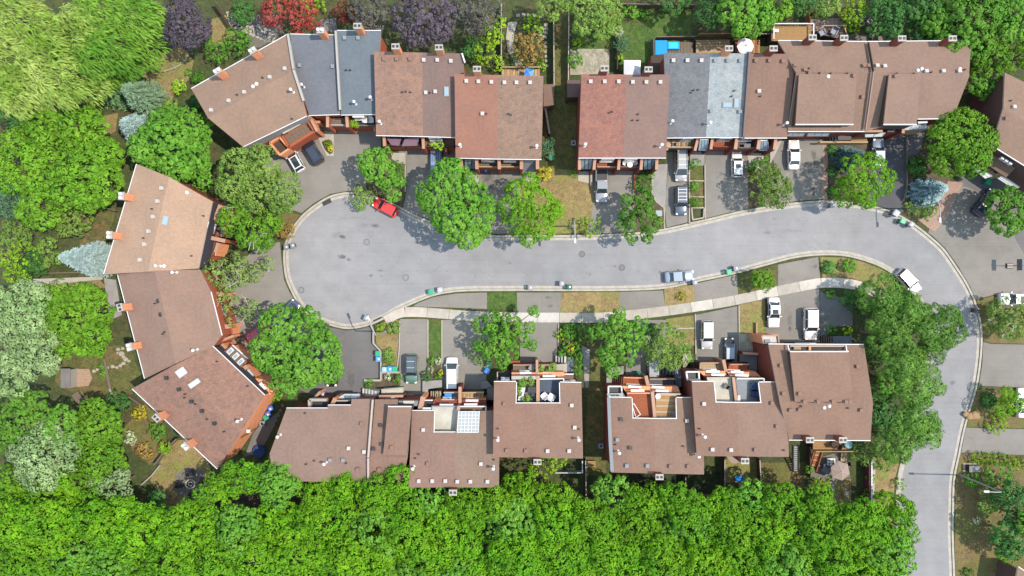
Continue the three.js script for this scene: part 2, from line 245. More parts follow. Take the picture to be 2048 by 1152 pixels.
drive('driveway with a round tree shadow below the pavement', M.drive, [[1040, 645], [1118, 645], [1112, 725], [1040, 725]]);
drive('driveway shaded by two leaning trees', M.drive, [[1262, 640], [1332, 640], [1332, 770], [1248, 770]]);
drive('driveway under the silver and the black car', M.drive, [[1391, 630], [1476, 612], [1477, 730], [1391, 730]]);
drive('driveway under the white sedan and the white SUV', M.drive, [[1532, 590], [1638, 570], [1642, 690], [1556, 690], [1532, 680]]);
// paths and paving
patch('paved_path', 'pale concrete doorstep path beside the oval flower bed', M.conc, [[634, 262], [668, 264], [668, 312], [654, 312], [640, 285]], 0.09, 4);
patch('paved_path', 'pale concrete doorstep between the maple and the blue pickup', M.conc, [[782, 306], [811, 306], [811, 328], [800, 328], [784, 318]], 0.09, 4);
patch('paved_path', 'pale concrete step left of the stained driveway', M.conc, [[932, 340], [957, 340], [957, 372], [944, 372], [932, 356]], 0.09, 4);
patch('paved_path', 'pinkish step at the bright green tree', M.conc, [[1042, 346], [1072, 346], [1070, 366], [1042, 362]], 0.09, 4);
patch('paved_path', 'grey concrete path with a curved edge beside the minivan', M.concGrey, [[1304, 330], [1335, 328], [1330, 420], [1329, 455], [1326, 414], [1309, 400], [1304, 386]], 0.09, 4);
patch('paved_path', 'pale steps at the left of the silver pickup', M.conc, [[1156, 343], [1184, 343], [1184, 368], [1156, 362]], 0.09, 4);
patch('paved_path', 'square concrete doorstep above the round bushes', M.concGrey, [[1380, 304], [1409, 304], [1409, 332], [1380, 330]], 0.09, 4);
patch('paved_path', 'pale steps beside the tree with grey leaves', M.conc, [[1494, 306], [1528, 306], [1524, 332], [1496, 332]], 0.09, 4);
patch('paved_path', 'concrete pad at the left of the white sedan', M.conc, [[1540, 272], [1562, 270], [1562, 284], [1540, 330]], 0.09, 4);
patch('brick_strip', 'narrow strip of pink brick paving right of the oil stained driveway', M.paver, [[1645, 278], [1655, 278], [1655, 400], [1644, 399]], 0.09, 2);
patch('brick_strip', 'curved pink brick paving beside the blue spruce', M.paver, [[1896, 362], [1926, 366], [1908, 400], [1896, 432], [1868, 464], [1856, 456], [1836, 440], [1862, 430], [1874, 404]], 0.09, 2);
patch('stone_patio', 'grey stone patio at the foot of the conifers', M.concDull, [[1640, 585], [1706, 600], [1704, 652], [1666, 652], [1640, 690]], 0.09, 4);
patch('paved_path', 'blue grey paved landing below the stone patio', M.blueStone, [[1640, 672], [1703, 672], [1703, 690], [1640, 690]], 0.095, 4);
patch('paved_path', 'side path of concrete right of the white fence', M.conc, [[1735, 922], [1751, 918], [1748, 990], [1735, 992]], 0.09, 4);
patch('paved_path', 'narrow concrete path from the umbrella patio to the trees', M.concGrey, [[1657, 958], [1668, 958], [1668, 1010], [1657, 1010]], 0.09, 4);
patch('paved_path', 'grey concrete side path beside the orange gable wall', M.concDull, [[506, 868], [520, 850], [560, 822], [545, 860], [520, 905], [490, 912]], 0.06, 4);
patch('paved_path', 'white flagstone edge of the narrow gap by the terrace house', M.concGrey, [[1163, 690], [1180, 700], [1177, 775], [1170, 775]], 0.06, 4);
patch('paved_path', 'grey concrete path at the yard of the brown houses on the left', M.concGrey, [[208, 556], [232, 560], [244, 630], [220, 640]], 0.06, 4);
patch('paved_path', 'thin concrete path crossing the yard by the blue spruce', M.conc, [[66, 558], [205, 553], [205, 559], [66, 572]], 0.05, 4);
patch('stone_patio', 'grey patio at the top edge between the red maple and the dark trees', M.concDull, [[640, 40], [672, 36], [674, 64], [640, 64]], 0.06, 4);
patch('stone_patio', 'patio of grey concrete behind the angled roof', M.stoneDark, [[498, 30], [560, 30], [568, 66], [520, 95], [496, 96]], 0.05, 4);
patch('stone_patio', 'brown patio behind the deck with white railing', mat(A(178, 156, 142), { map: T_conc }), [[1612, 40], [1684, 36], [1690, 76], [1612, 82]], 0.06, 4);
patch('stone_patio', 'small grey patio by the white table on the upper right', M.stoneDark, [[1696, 70], [1800, 68], [1800, 84], [1696, 84]], 0.06, 4);
patch('stone_patio', 'dark grey patio by the narrow stairs at the back of the right houses', M.stoneDark, [[1620, 920], [1690, 900], [1700, 955], [1650, 962], [1606, 948]], 0.05, 4);
// lawns
patch('paved_path', 'beige curved garden path left of the rust coloured tree', M.conc, [[1016, 44], [1034, 44], [1028, 70], [1026, 92], [1038, 118], [1046, 132], [1032, 132], [1016, 104], [1012, 76]], 0.05, 4);
patch('lawn', 'sunburnt lawn with a fallen branch left of the angled roof', M.dry, [[268, 140], [300, 118], [360, 90], [388, 122], [378, 160], [350, 185], [340, 215], [300, 165]], 0.02);
patch('lawn', 'small dry lawn left of the round blue spruce', M.dry, [[205, 232], [236, 226], [232, 262], [214, 272]], 0.02);
patch('lawn', 'dry lawn by the purple tree and the small fence', M.dry, [[420, 40], [452, 30], [470, 70], [440, 92], [424, 84]], 0.02);
patch('lawn', 'narrow dry lawn between the two upper rows of houses', M.olive, [[1106, 20], [1138, 20], [1136, 190], [1154, 200], [1152, 345], [1106, 345], [1088, 320], [1090, 215], [1104, 180]], 0.02);
patch('lawn', 'sunburnt front lawn left of the silver pickup', M.dry, [[1086, 335], [1184, 344], [1187, 400], [1183, 430], [1172, 466], [1080, 468], [1036, 466], [1042, 366], [1072, 366]], 0.03);
patch('lawn', 'short dry grass under the round bushes', M.olive, [[1380, 330], [1408, 332], [1408, 418], [1380, 418]], 0.03);
patch('lawn', 'green lawn with a darker shadow behind the blue pool', M.green, [[1232, 18], [1380, 18], [1384, 80], [1312, 84], [1306, 145], [1238, 142]], 0.02);
patch('lawn', 'pale grass left of the variegated shrub', M.green, [[1144, 60], [1230, 60], [1226, 98], [1144, 98]], 0.02);
patch('gravel_yard', 'gravel yard with weeds behind the red roof', M.gravel, [[1140, 98], [1218, 98], [1218, 148], [1140, 150]], 0.02, 6);
patch('lawn', 'mown grass strip in tree shade between kerb and pavement', M.green, [[974, 585], [1034, 585], [1034, 620], [974, 618]], 0.03);
patch('lawn', 'large sunburnt grass strip between kerb and pavement', M.dry, [[1122, 585], [1240, 584], [1240, 626], [1120, 627]], 0.03);
patch('lawn', 'dry grass strip with the small yellow bush', M.dry, [[1328, 578], [1388, 568], [1390, 606], [1330, 614]], 0.03);
patch('lawn', 'grass strip with the small street tree', M.olive, [[1475, 549], [1556, 529], [1556, 576], [1476, 590]], 0.03);
patch('lawn', 'long tapering dry lawn inside the bend of the street', M.dry, [[1640, 514], [1686, 515], [1723, 523], [1760, 537], [1790, 556], [1790, 590], [1740, 566], [1700, 556], [1645, 555]], 0.03);
patch('lawn', 'narrow green lawn between the green SUV and the white van', M.green, [[857, 638], [883, 638], [883, 714], [855, 714]], 0.03);
patch('flower_bed', 'planted bed with round clumps left of the white van', M.mulch, [[855, 714], [884, 714], [884, 760], [853, 760]], 0.06, 5);
patch('lawn', 'dry garden between low walls left of the green SUV', M.dry, [[750, 652], [776, 640], [800, 640], [796, 735], [766, 735], [766, 702], [753, 688]], 0.03);
patch('flower_bed', 'reddish brown bed with a round shrub above the white stairs', M.mulch, [[764, 744], [800, 744], [800, 772], [728, 774], [728, 760], [764, 758]], 0.06, 5);
patch('lawn', 'dry front lawn left of the silver car on the lower side', M.dry, [[1332, 638], [1390, 630], [1391, 690], [1332, 700]], 0.03);
patch('lawn', 'dry front lawn left of the white sedan', M.dry, [[1477, 610], [1532, 598], [1532, 665], [1510, 672], [1477, 668]], 0.03);
patch('flower_bed', 'grey stony bed with weeds beside the tall red wall', M.gravel, [[1479, 668], [1512, 668], [1512, 705], [1479, 705]], 0.06, 5);
patch('lawn', 'yellow green grass in the gap between the lower houses', M.olive, [[1166, 690], [1205, 690], [1212, 760], [1212, 950], [1168, 950], [1176, 760]], 0.02);
patch('flower_bed', 'reddish bed with plants below the brick strip trees', M.mulch, [[1656, 284], [1738, 284], [1738, 405], [1700, 402], [1656, 400]], 0.06, 5);
patch('flower_bed', 'brown bed under the blue spruce by the brick paving', M.mulch, [[1814, 320], [1850, 300], [1890, 330], [1900, 360], [1874, 404], [1862, 430], [1836, 440], [1806, 428]], 0.05, 5);
patch('flower_bed', 'bed under the leaning maple above the street', M.mulch, [[1268, 360], [1304, 372], [1309, 402], [1326, 416], [1327, 458], [1268, 463]], 0.05, 5);
patch('flower_bed', 'bed under the tree with grey leaves', M.mulch, [[1496, 332], [1530, 332], [1545, 360], [1542, 406], [1496, 416]], 0.05, 5);
patch('flower_bed', 'bed under the maple by the parked red car', M.mulch, [[735, 308], [798, 318], [811, 332], [811, 385], [804, 415], [788, 405], [738, 388], [730, 340]], 0.05, 5);
patch('flower_bed', 'oval flower bed with yellow leaves beside the dark SUV', M.mulch, [[644, 284], [652, 280], [663, 281], [667, 292], [666, 306], [660, 309], [650, 300]], 0.12, 5);
patch('flower_bed', 'dry mulch strip at the left kerb of the turning circle', M.dryBrown, [[566, 422], [600, 430], [585, 450], [570, 480], [556, 470]], 0.05, 8);
patch('flower_bed', 'dry island with shrubs between two driveways at right', M.dryBrown, [[1953, 600], [1985, 592], [2100, 604], [2100, 688], [1984, 686], [1967, 682], [1964, 640]], 0.05, 8);
patch('flower_bed', 'dry island with a boulder at the lower right', M.dryBrown, [[1954, 780], [2100, 782], [2100, 858], [1933, 853], [1944, 814]], 0.05, 8);
patch('lawn', 'large browned lawn in the lower right corner', M.dryBrown, [[1921, 906], [2100, 914], [2100, 1240], [1912, 1240], [1909, 1064], [1910, 1014], [1912, 959]], 0.02);
patch('lawn', 'dry verge between the side path and the street', M.dry, [[1751, 918], [1800, 905], [1798, 925], [1789, 960], [1786, 1014], [1786, 1050], [1745, 1020]], 0.03);
patch('lawn', 'sunny lawn with stepping stones behind the brown houses on the left', M.olive, [[110, 712], [150, 700], [240, 690], [262, 700], [285, 757], [262, 790], [250, 806], [190, 806], [112, 770]], 0.02);
patch('lawn', 'sunlit lawn behind the tan roof', M.olive, [[158, 420], [232, 412], [228, 440], [215, 470], [212, 500], [160, 500]], 0.02);
patch('lawn', 'dry yard below the long blue spruce', M.dry, [[66, 572], [200, 560], [214, 575], [150, 580], [70, 580]], 0.02);
patch('lawn', 'sunburnt yard around the fire pit', M.dry, [[300, 960], [345, 880], [395, 880], [420, 930], [430, 985], [390, 1040], [340, 1020]], 0.02);
patch('lawn', 'dry yard with flowers above the fire pit', M.dryBrown, [[245, 860], [290, 805], [330, 850], [335, 900], [300, 930], [265, 900]], 0.02);
patch('lawn', 'tan yard with the blue tub behind the lower right houses', M.dry, [[1445, 916], [1512, 914], [1514, 965], [1445, 965]], 0.02);
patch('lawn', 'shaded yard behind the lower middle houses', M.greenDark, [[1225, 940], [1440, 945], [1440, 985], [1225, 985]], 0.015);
patch('lawn', 'dry yard at the fence behind the right lower houses', M.dryBrown, [[1516, 925], [1612, 925], [1606, 985], [1516, 985]], 0.02);
patch('lawn', 'dry yard below the umbrella patio', M.dry, [[1640, 955], [1702, 958], [1702, 1010], [1640, 1010]], 0.018);
patch('soil', 'dark soil under the wood along the lower edge', M.soil, [[-60, 1010], [420, 1010], [520, 960], [1780, 1010], [1780, 1260], [-60, 1260]], 0.012, 8);
// pavement of separate slabs
{
  const g = thing('pavement', 'pale concrete pavement curving along the lower side of the street', 'pavement', V(0, 0, 0), KS);
  const c = new THREE.CatmullRomCurve3(px([[770, 641], [800, 626], [830, 624], [880, 627], [930, 631], [1000, 634], [1060, 635], [1110, 635], [1200, 635], [1260, 630], [1330, 622], [1400, 612], [1450, 604], [1500, 594], [1550, 583], [1600, 573], [1640, 566], [1680, 566], [1710, 570], [1740, 580], [1768, 596]]), false, 'centripetal');
  const n = 23, pts = c.getSpacedPoints(n * 4), rs = rng(5);
  for (let k = 0; k < n; k++) {
    const l = pts.slice(k * 4, k * 4 + 5), w = k === 0 ? 0.75 : 0.78;
    const a = offset(l, w), b = offset(l, -w).reverse(), tr = l[4].clone().sub(l[3]).setLength(0.03), ts = l[1].clone().sub(l[0]).setLength(0.03);
    const h = 0.10 + rs() * 0.012, q = [...a, ...b].map((p, i) => { const e = i % 5; const first = i < 5 ? i === 0 : i === 9, last = i < 5 ? i === 4 : i === 5; if (first) p.add(ts); if (last) p.sub(tr); return p.setY(h); });
    part('slab', prism(q, -0.02, 3), k === 7 || k === 6 ? M.concWhite : slabMat[Math.floor(rs() * 5)], g);
  }
  const c2 = patch('pavement_bed', 'dark sand bed under the joints of the pavement', mat(A(150, 138, 118)), [...offset(pts, 0.76), ...offset(pts, -0.76).reverse()].map((p) => [1024 + p.x * FOCAL / CAM_H, 576 + p.z * FOCAL / CAM_H]), 0.055, 4);
}
// manholes and drains in the road
{
  const lid = new THREE.CylinderGeometry(0.42, 0.42, 0.02, 20), ring = new THREE.TorusGeometry(0.46, 0.045, 6, 22); ring.rotateX(Math.PI / 2);
  const mh = (x, y, label, dark) => { const t = thing('manhole_cover', label, 'manhole cover', P(x, y, 0).setY(RY)); put('lid', lid, dark ? mat(A(150, 142, 138), { roughness: 0.7 }) : mat(A(170, 172, 174), { roughness: 0.6 }), t, V(0, 0.012, 0), 0, true); put('ring', ring, mat(A(128, 132, 134)), t, V(0, 0.0, 0), 0, true); };
  mh(733, 484, 'round manhole cover in the middle of the turning circle'); mh(811, 555, 'manhole cover with a bluish ring at the lower turning circle'); mh(1164, 508, 'brownish manhole cover below the street lamp at the round bush', 1); mh(1244, 535, 'brownish manhole cover left of the blue grey sedan', 1); mh(602, 580, 'small manhole cover near the left kerb of the turning circle');
  const grate = (x, y, a, label) => { const t = thing('drain_grate', label, 'drain', P(x, y, 0).setY(RY)); t.rotation.y = a; put('frame', new THREE.BoxGeometry(1.5, 0.05, 0.75), mat(A(100, 92, 88)), t, V(0, 0.02, 0), 0, true); for (let k = -1; k <= 1; k += 2) put('grille', new THREE.BoxGeometry(0.6, 0.03, 0.6), M.dark, t, V(k * 0.35, 0.035, 0), 0, true); };
  grate(653, 404, 0.42, 'dark double drain grate at the top kerb of the turning circle'); grate(756, 641, 0.45, 'drain grate in the lower kerb nearest the dark driveway'); grate(786, 627, 0.5, 'drain grate in the lower kerb at the start of the pavement');
}

// ---------------------------------------------------------------- houses
const G_vent = merge([box(0, 0.15, 0, 0.42, 0.34, 0.42), box(0, 0.35, 0, 0.52, 0.07, 0.52)]);
const G_pipe = cyl(0, -0.1, 0, 0.11, 0.1, 0.55, 10);
const G_flue = merge([cyl(0, -0.2, 0, 0.09, 0.09, 1.5, 10), cyl(0, 1.2, 0, 0.2, 0.2, 0.24, 14), cyl(0, 1.44, 0, 0.23, 0.05, 0.12, 14), cyl(0, -0.1, 0, 0.26, 0.1, 0.2, 12)]);
const G_dome = (() => { const g = new THREE.SphereGeometry(0.3, 14, 8, 0, Math.PI * 2, 0, Math.PI / 2); return merge([g, cyl(0, -0.2, 0, 0.26, 0.26, 0.22, 12)]); })();
const G_ring = (() => { const g = new THREE.TorusGeometry(0.28, 0.07, 6, 14); g.rotateX(Math.PI / 2); return merge([g, cyl(0, -0.2, 0, 0.22, 0.2, 0.24, 10)]); })();
const MV = { w: mat(A(246, 238, 232)), b: mat(A(176, 138, 122)), d: M.dark, g: mat(A(172, 182, 188)) };
const dim = (c) => c;
// d.v named roof points [px, py, height]; d.f faces; d.gut white gutters along edges; d.floor level walls stop at
function house(d) {
  const pt = {}; for (const k in d.v) pt[k] = P(...d.v[k]);
  const edges = new Map(); for (const f of d.f) for (let i = 0; i < f.length; i++) { const a = f[i], b = f[(i + 1) % f.length]; if (edges.has(b + a)) edges.delete(b + a); else edges.set(a + b, [a, b]); }
  const nxt = {}; for (const [a, b] of edges.values()) nxt[a] = b;
  const loop = []; { let a = [...edges.values()][0][0]; const s = a; do { loop.push(a); a = nxt[a]; } while (a !== s && loop.length < 60); }
  const L = loop.map((k) => pt[k]), cx = L.reduce((s, p) => s + p.x, 0) / L.length, cz = L.reduce((s, p) => s + p.z, 0) / L.length;
  const t = thing('townhouse', d.label, 'house', V(cx, 0, cz)); t.tris = [];
  // roof: faces, fascia and soffit
  const TH = 0.26, gs = [];
  for (const f of d.f) {
    const ps = [...f].map((k) => pt[k]); gs.push(prism(ps, null, 7));
    gs.push(prism(ps.map((p) => V(p.x, p.y - TH, p.z)), null, 7));
    const p2 = ps.map((p) => new THREE.Vector2(p.x, p.z)); const flip = THREE.ShapeUtils.area(p2) < 0; const q = flip ? ps.slice().reverse() : ps; if (flip) p2.reverse();
    for (const tr of THREE.ShapeUtils.triangulateShape(p2, [])) t.tris.push(tr.map((i) => q[i]));
  }
  const fas = [];
  for (let i = 0; i < L.length; i++) { const p = L[i], q = L[(i + 1) % L.length]; const g = new THREE.BufferGeometry(); g.setAttribute('position', new THREE.Float32BufferAttribute([p.x, p.y, p.z, q.x, q.y, q.z, q.x, q.y - TH, q.z, p.x, p.y, p.z, q.x, q.y - TH, q.z, p.x, p.y - TH, p.z], 3)); g.setAttribute('uv', new THREE.Float32BufferAttribute(new Float32Array(12), 2)); g.computeVertexNormals(); fas.push(g); }
  const roof = part('roof', merge(gs), d.mat, t); t.roof = roof;
  part('fascia', merge(fas), d.fascia ?? M.trim, t);
  // walls under the roof, set in
  const ar = THREE.ShapeUtils.area(L.map((p) => new THREE.Vector2(p.x, p.z))), s = Math.sign(ar), IN = d.inset ?? 0.22;
  const W = L.map((p, i) => { const a = L[(i + L.length - 1) % L.length], b = L[(i + 1) % L.length], e = V(p.x - a.x, 0, p.z - a.z).normalize(), f = V(b.x - p.x, 0, b.z - p.z).normalize(), n1 = V(-e.z, 0, e.x), n2 = V(-f.z, 0, f.x), m = n1.add(n2).normalize(), c = Math.max(0.5, m.dot(n2)); return V(p.x + m.x * s * IN / c, p.y - 0.12, p.z + m.z * s * IN / c); });
  const wg = []; W.forEach((p, i) => { const q = W[(i + 1) % W.length], l = Math.hypot(q.x - p.x, q.z - p.z), g = new THREE.BufferGeometry(); g.setAttribute('position', new THREE.Float32BufferAttribute([p.x, p.y, p.z, q.x, q.y, q.z, q.x, -0.05, q.z, p.x, p.y, p.z, q.x, -0.05, q.z, p.x, -0.05, p.z], 3)); g.setAttribute('uv', new THREE.Float32BufferAttribute([0, p.y, l, q.y, l, 0, 0, p.y, l, 0, 0, 0].map((x) => x / 2), 2)); g.computeVertexNormals(); wg.push(g); });
  part('wall', merge(wg), d.wall ?? M.brick, t);
  for (const e of d.gut ?? []) { const [a, b] = [...e].map((k) => pt[k]), o = V(-(b.z - a.z), 0, b.x - a.x).normalize().multiplyScalar(0.085 * -s); if (loop[(loop.indexOf(e[0]) + 1) % loop.length] !== e[1]) o.negate(); part('gutter', bar(a.clone().add(o), b.clone().add(o), 0.11, 0.14, 0.015), M.white, t); }
  for (const e of d.par ?? []) part('parapet', bar(P(...e[0]), P(...e[1]), e[2] ?? 0.3, e[3] ?? 0.7, 0.3), e[4] ?? M.trim, t);
  roofBits(t, d);
  for (const c of d.chim ?? []) chimney(t, ...c);
  return t;
}
function onRoof(t, x, y) {
  const o = V(0, CAM_H, 0), dir = V((x - 1024) / FOCAL, -1, (y - 576) / FOCAL).normalize(), ray = new THREE.Ray(o, dir), v = V(0, 0, 0); let best = null;
  for (const tr of t.tris) if (ray.intersectTriangle(tr[0], tr[1], tr[2], false, v) && (!best || v.y > best.y)) { best = v.clone(); best.n = tr[1].clone().sub(tr[0]).cross(tr[2].clone().sub(tr[0])).normalize(); if (best.n.y < 0) best.n.negate(); }
  return best;
}
function roofBits(t, d) {
  const tilt = (o, n) => o.quaternion.setFromUnitVectors(V(0, 1, 0), n);
  for (const [kind, l] of Object.entries(d.bits ?? {})) for (const [x, y] of l) {
    const p = onRoof(t, x, y); if (!p) { console.log('off roof', d.label, kind, x, y); continue; }
    const K = { w: [G_vent, MV.w, 'roof_vent'], b: [G_vent, MV.b, 'roof_vent'], k: [G_vent, M.dark, 'roof_vent'], g: [G_vent, MV.g, 'roof_vent'], p: [G_pipe, M.dark, 'vent_pipe'], o: [G_dome, M.white, 'vent_dome'], f: [G_flue, M.white, 'flue'], r: [G_ring, M.dark, 'ring_vent'] }[kind];
    const o = put(K[2], K[0], K[1], t.roof, p.clone()); if (kind === 'w' || kind === 'b' || kind === 'g' || kind === 'k') tilt(o, p.n);
  }
  for (const [x, y, w, l, a, gm] of d.sky ?? []) {
    const p = onRoof(t, x, y); if (!p) { console.log('off roof sky', d.label, x, y); continue; }
    const s = (CAM_H - p.y) / FOCAL, o = put('skylight', merge([box(0, 0.08, 0, w * s, 0.2, l * s)]), mat(A(205, 205, 200)), t, p); tilt(o, p.n); o.rotateY(a * Math.PI / 180);
    put('glass', box(0, 0.2, 0, w * s - 0.22, 0.06, l * s - 0.22), gm ?? M.glass, o, V(0, 0, 0), 0, true);
  }
}
function chimney(t, x, y, a = 0, hTop = 10.2, kind = 0) {       // measured at the cap
  hTop += 0.8; const c = P(x, y, hTop), r = a * Math.PI / 180, w = 1.0, dp = 0.72;
  const o = put('chimney', box(0, -hTop / 2 - 0.1, 0, w, hTop, dp), kind === 2 ? M.brickRed : M.brickOrange, t, c, r);
  put('chimney_cap', merge([box(0, -0.02, 0, w + 0.14, 0.2, dp + 0.12)]), M.offwhite, o, V(0, 0, 0), 0, true);
  for (const k of [-1, 1]) put('flue_pot', kind === 1 ? merge([cyl(0, 0, 0, 0.2, 0.16, 0.34, 10), cyl(0, 0.34, 0, 0.26, 0.2, 0.1, 10)]) : box(0, 0.09, 0, 0.34, 0.04, 0.36), kind === 1 ? M.white : M.dark, o, V(k * 0.28, 0.04, 0), 0, true);
}
// ---- pieces of the fronts, all measured at their own height
function wing(t, x0, y0, x1, y1, h, w = 0.36, m = M.brick) {   // wall across the front with a light coping
  const a = P(x0, y0, h), b = P(x1, y1, h), L = a.distanceTo(b), mid = a.clone().add(b).multiplyScalar(0.5), ry = Math.atan2(-(b.z - a.z), b.x - a.x);
  const o = put('wing_wall', box(0, (h - 0.1) / 2 - h, 0, L, h - 0.1, w), m, t, mid, ry); put('coping', box(0, -0.03, 0, L + 0.06, 0.1, w + 0.08), M.coping, o, V(0, 0, 0), 0, true); return o;
}
function level(t, pts, h, m, o = {}) {                       // raised floor or block down to the ground, with floor, boards and parapet
  const p = px(pts, h), blk = part(o.name ?? 'balcony', prism(p, o.to ?? -0.02, 2), o.side ?? M.brick, t);
  if (o.boards) {
    const n = o.boards, along = o.along ?? 0, A0 = p[along], A1 = p[(along + 1) % 4], B0 = p[(along + 3) % 4], B1 = p[(along + 2) % 4];
    for (let k = 0; k < n; k++) { const u0 = (k + 0.05) / n, u1 = (k + 0.95) / n, q = [A0.clone().lerp(A1, u0), A0.clone().lerp(A1, u1), B0.clone().lerp(B1, u1), B0.clone().lerp(B1, u0)].map((v) => v.setY(h + 0.05)); part('deck_board', prism(q, h - 0.01, 1.3), Array.isArray(m) ? m[k % m.length] : m, blk); }
  } else part('floor', prism(p.map((v) => V(v.x, h + 0.012, v.z)), h - 0.02, 3), m, blk);
  if (o.rail) for (const i of o.rail) part('parapet', bar(p[i].clone().setY(h + (o.rh ?? 0.7)), p[(i + 1) % p.length].clone().setY(h + (o.rh ?? 0.7)), o.rw ?? 0.16, o.rh ?? 0.7), o.rm ?? M.trim, blk);
  return blk;
}
function canopy(t, pts, h, m = M.paleGlass, bars = 2, frame = M.offwhite, drop = 0) {    // sloping glass or sheet roof with bars
  const p = pts.map((q) => P(q[0], q[1], q[2] ?? h)), o = part('canopy', prism(p, (v) => v.y - 0.06, 2), m, t);
  for (let k = 0; k <= bars; k++) { const u = k / bars, a = p[0].clone().lerp(p[1], u), b = p[3].clone().lerp(p[2], u); part('canopy_bar', bar(a, b, 0.08, 0.1, 0.06), frame, o); }
  part('canopy_bar', bar(p[0], p[1], 0.1, 0.1, 0.07), frame, o); part('canopy_bar', bar(p[3], p[2], 0.1, 0.1, 0.07), frame, o); return o;
}
function stairs(t, pts, h0, h1, n, m = M.conc, side = M.dark) {   // pts quad: first edge low, third edge high
  const a = pts.map((q, i) => P(q[0], q[1], i < 2 ? h0 : h1));
  const o = part('stairs', prism([a[0], a[1], a[2], a[3]].map((v, i) => V(v.x, Math.max(0.06, v.y - 0.16), v.z)), -0.02, 2), side, t);
  for (let k = 0; k < n; k++) { const u0 = k / n, u1 = (k + 0.62) / n, h = h0 + (h1 - h0) * (k + 1) / n; part('step', prism([a[0].clone().lerp(a[3], u0), a[1].clone().lerp(a[2], u0), a[1].clone().lerp(a[2], u1), a[0].clone().lerp(a[3], u1)].map((v) => v.setY(h)), h - 0.16, 2), m, o); }
  return o;
}
function win(t, x0, y0, x1, y1, h, depth = 3) {              // window on a wall that faces the middle of the street: measured on its upper edge, y1 > 0 length along x
  const a = P(x0, y0, h), b = P(x1, y1, h), L = a.distanceTo(b), mid = a.clone().add(b).multiplyScalar(0.5), ry = Math.atan2(-(b.z - a.z), b.x - a.x), hh = 1.5;
  const o = put('window', box(0, -hh / 2, 0, L, hh, 0.14), M.white, t, mid, ry); put('pane', box(0, -hh / 2, 0, L - 0.24, hh - 0.24, 0.2), M.carGlass, o, V(0, 0, 0), 0, true); put('sill', box(0, -hh - 0.02, 0, L + 0.2, 0.09, 0.46), M.white, o, V(0, 0, 0), 0, true); put('head', box(0, 0.05, 0, L + 0.1, 0.1, 0.34), M.white, o, V(0, 0, 0), 0, true); return o;
}
function garage(t, x0, x1, y, flip = 1, m = M.offwhite) {    // garage door with panels, at ground level
  const a = P(x0, y, 0), b = P(x1, y, 0), L = a.distanceTo(b), o = put('garage_door', box(0, 1.15, 0, L, 2.3, 0.1), m, t, a.clone().add(b).multiplyScalar(0.5), 0);
  for (let k = 0; k < 4; k++) put('door_panel', box(0, 0.3 + k * 0.56, 0.07 * flip, L - 0.2, 0.48, 0.04), m, o, V(0, 0, 0), 0, true);
}
const RM = { n1: roofMat(181, 150, 129), n2: roofMat(135, 141, 151), n3: roofMat(130, 143, 153), n4: roofMat(179, 142, 123, T_shingle2), n5: roofMat(157, 131, 122), n6: roofMat(185, 134, 114), n7: roofMat(173, 142, 122, T_shingle2), n8: roofMat(181, 128, 113, T_shingle2), n9: roofMat(166, 136, 125), n10: roofMat(137, 140, 145, T_shingle2), n11: roofMat(188, 198, 200, T_shingle2), n12: roofMat(168, 134, 116), n13: roofMat(172, 141, 122), n14: roofMat(174, 143, 125), w1: roofMat(212, 177, 149), w2: roofMat(176, 144, 126), w3: roofMat(174, 134, 116, T_shingle2), s1: roofMat(173, 143, 128), s2: roofMat(170, 136, 118), s3a: roofMat(172, 138, 122), s3b: roofMat(170, 143, 124), s4a: roofMat(172, 134, 116), s4b: roofMat(170, 137, 118), s5a: roofMat(168, 134, 116), s5b: roofMat(172, 141, 122), s6a: roofMat(168, 134, 115), s6b: roofMat(172, 140, 122), s7: roofMat(170, 136, 116), nr: roofMat(173, 142, 122), low: roofMat(154, 125, 107) };
const H = {};
// upper row, left to right
H.n1 = house({ label: 'angled brown roofed house at the upper left, two chimneys on its back edge', mat: RM.n1, v: { a: [383, 178, 7.2], b: [576, 69, 7.2], r: [588, 140, 8.9], c: [613, 231, 7.2], d: [485, 293, 7.2], s: [416, 236, 8.9] }, f: ['abrs', 'rcds'], gut: ['ab', 'da'].slice(0, 1).concat(['cd']),
  par: [[[577, 70, 7.3], [588, 140, 9.0], 0.34, 0.5, M.offwhite], [[588, 140, 9.0], [608, 202, 7.9], 0.34, 0.5, M.offwhite]],
  bits: { w: [[424, 222], [459, 203], [490, 186], [541, 156], [571, 139]], p: [[475, 190], [526, 156], [585, 238]], f: [[587, 184]], o: [[506, 173], [513, 168]] }, chim: [[505, 101, 30, 9.4, 1], [435, 142, 30, 9.4, 1]] });
H.n2 = house({ label: 'narrow dark grey roofed house touching the angled brown roof', mat: RM.n2, v: { a: [580, 69, 7.9], b: [671, 71, 7.9], c: [680, 228, 5.8], d: [618, 230, 5.8], e: [609, 202, 6.2], f: [590, 140, 7.0] }, f: ['abcdef'], gut: ['cd', 'ab'], par: [[[672, 62, 8.4], [681, 220, 6.4], 0.3, 0.8, M.offwhite]],
  bits: { g: [[600, 131], [666, 133]], f: [[608, 174]] }, chim: [[641, 61, 0, 9.7, 1]] });
H.n3 = house({ label: 'longer dark grey roofed house left of the speckled brown roof', mat: RM.n3, v: { a: [674, 62, 8.4], b: [762, 62, 8.4], b2: [762, 62, 8.4], c: [752, 228, 5.9], d: [682, 229, 5.9] }, f: ['abcd'], gut: ['cd', 'ab'], bits: { g: [[690, 76], [717, 76]], p: [[693, 141], [701, 141]], f: [[712, 208], [744, 199]] }, chim: [[715, 52, 0, 10.2]] });
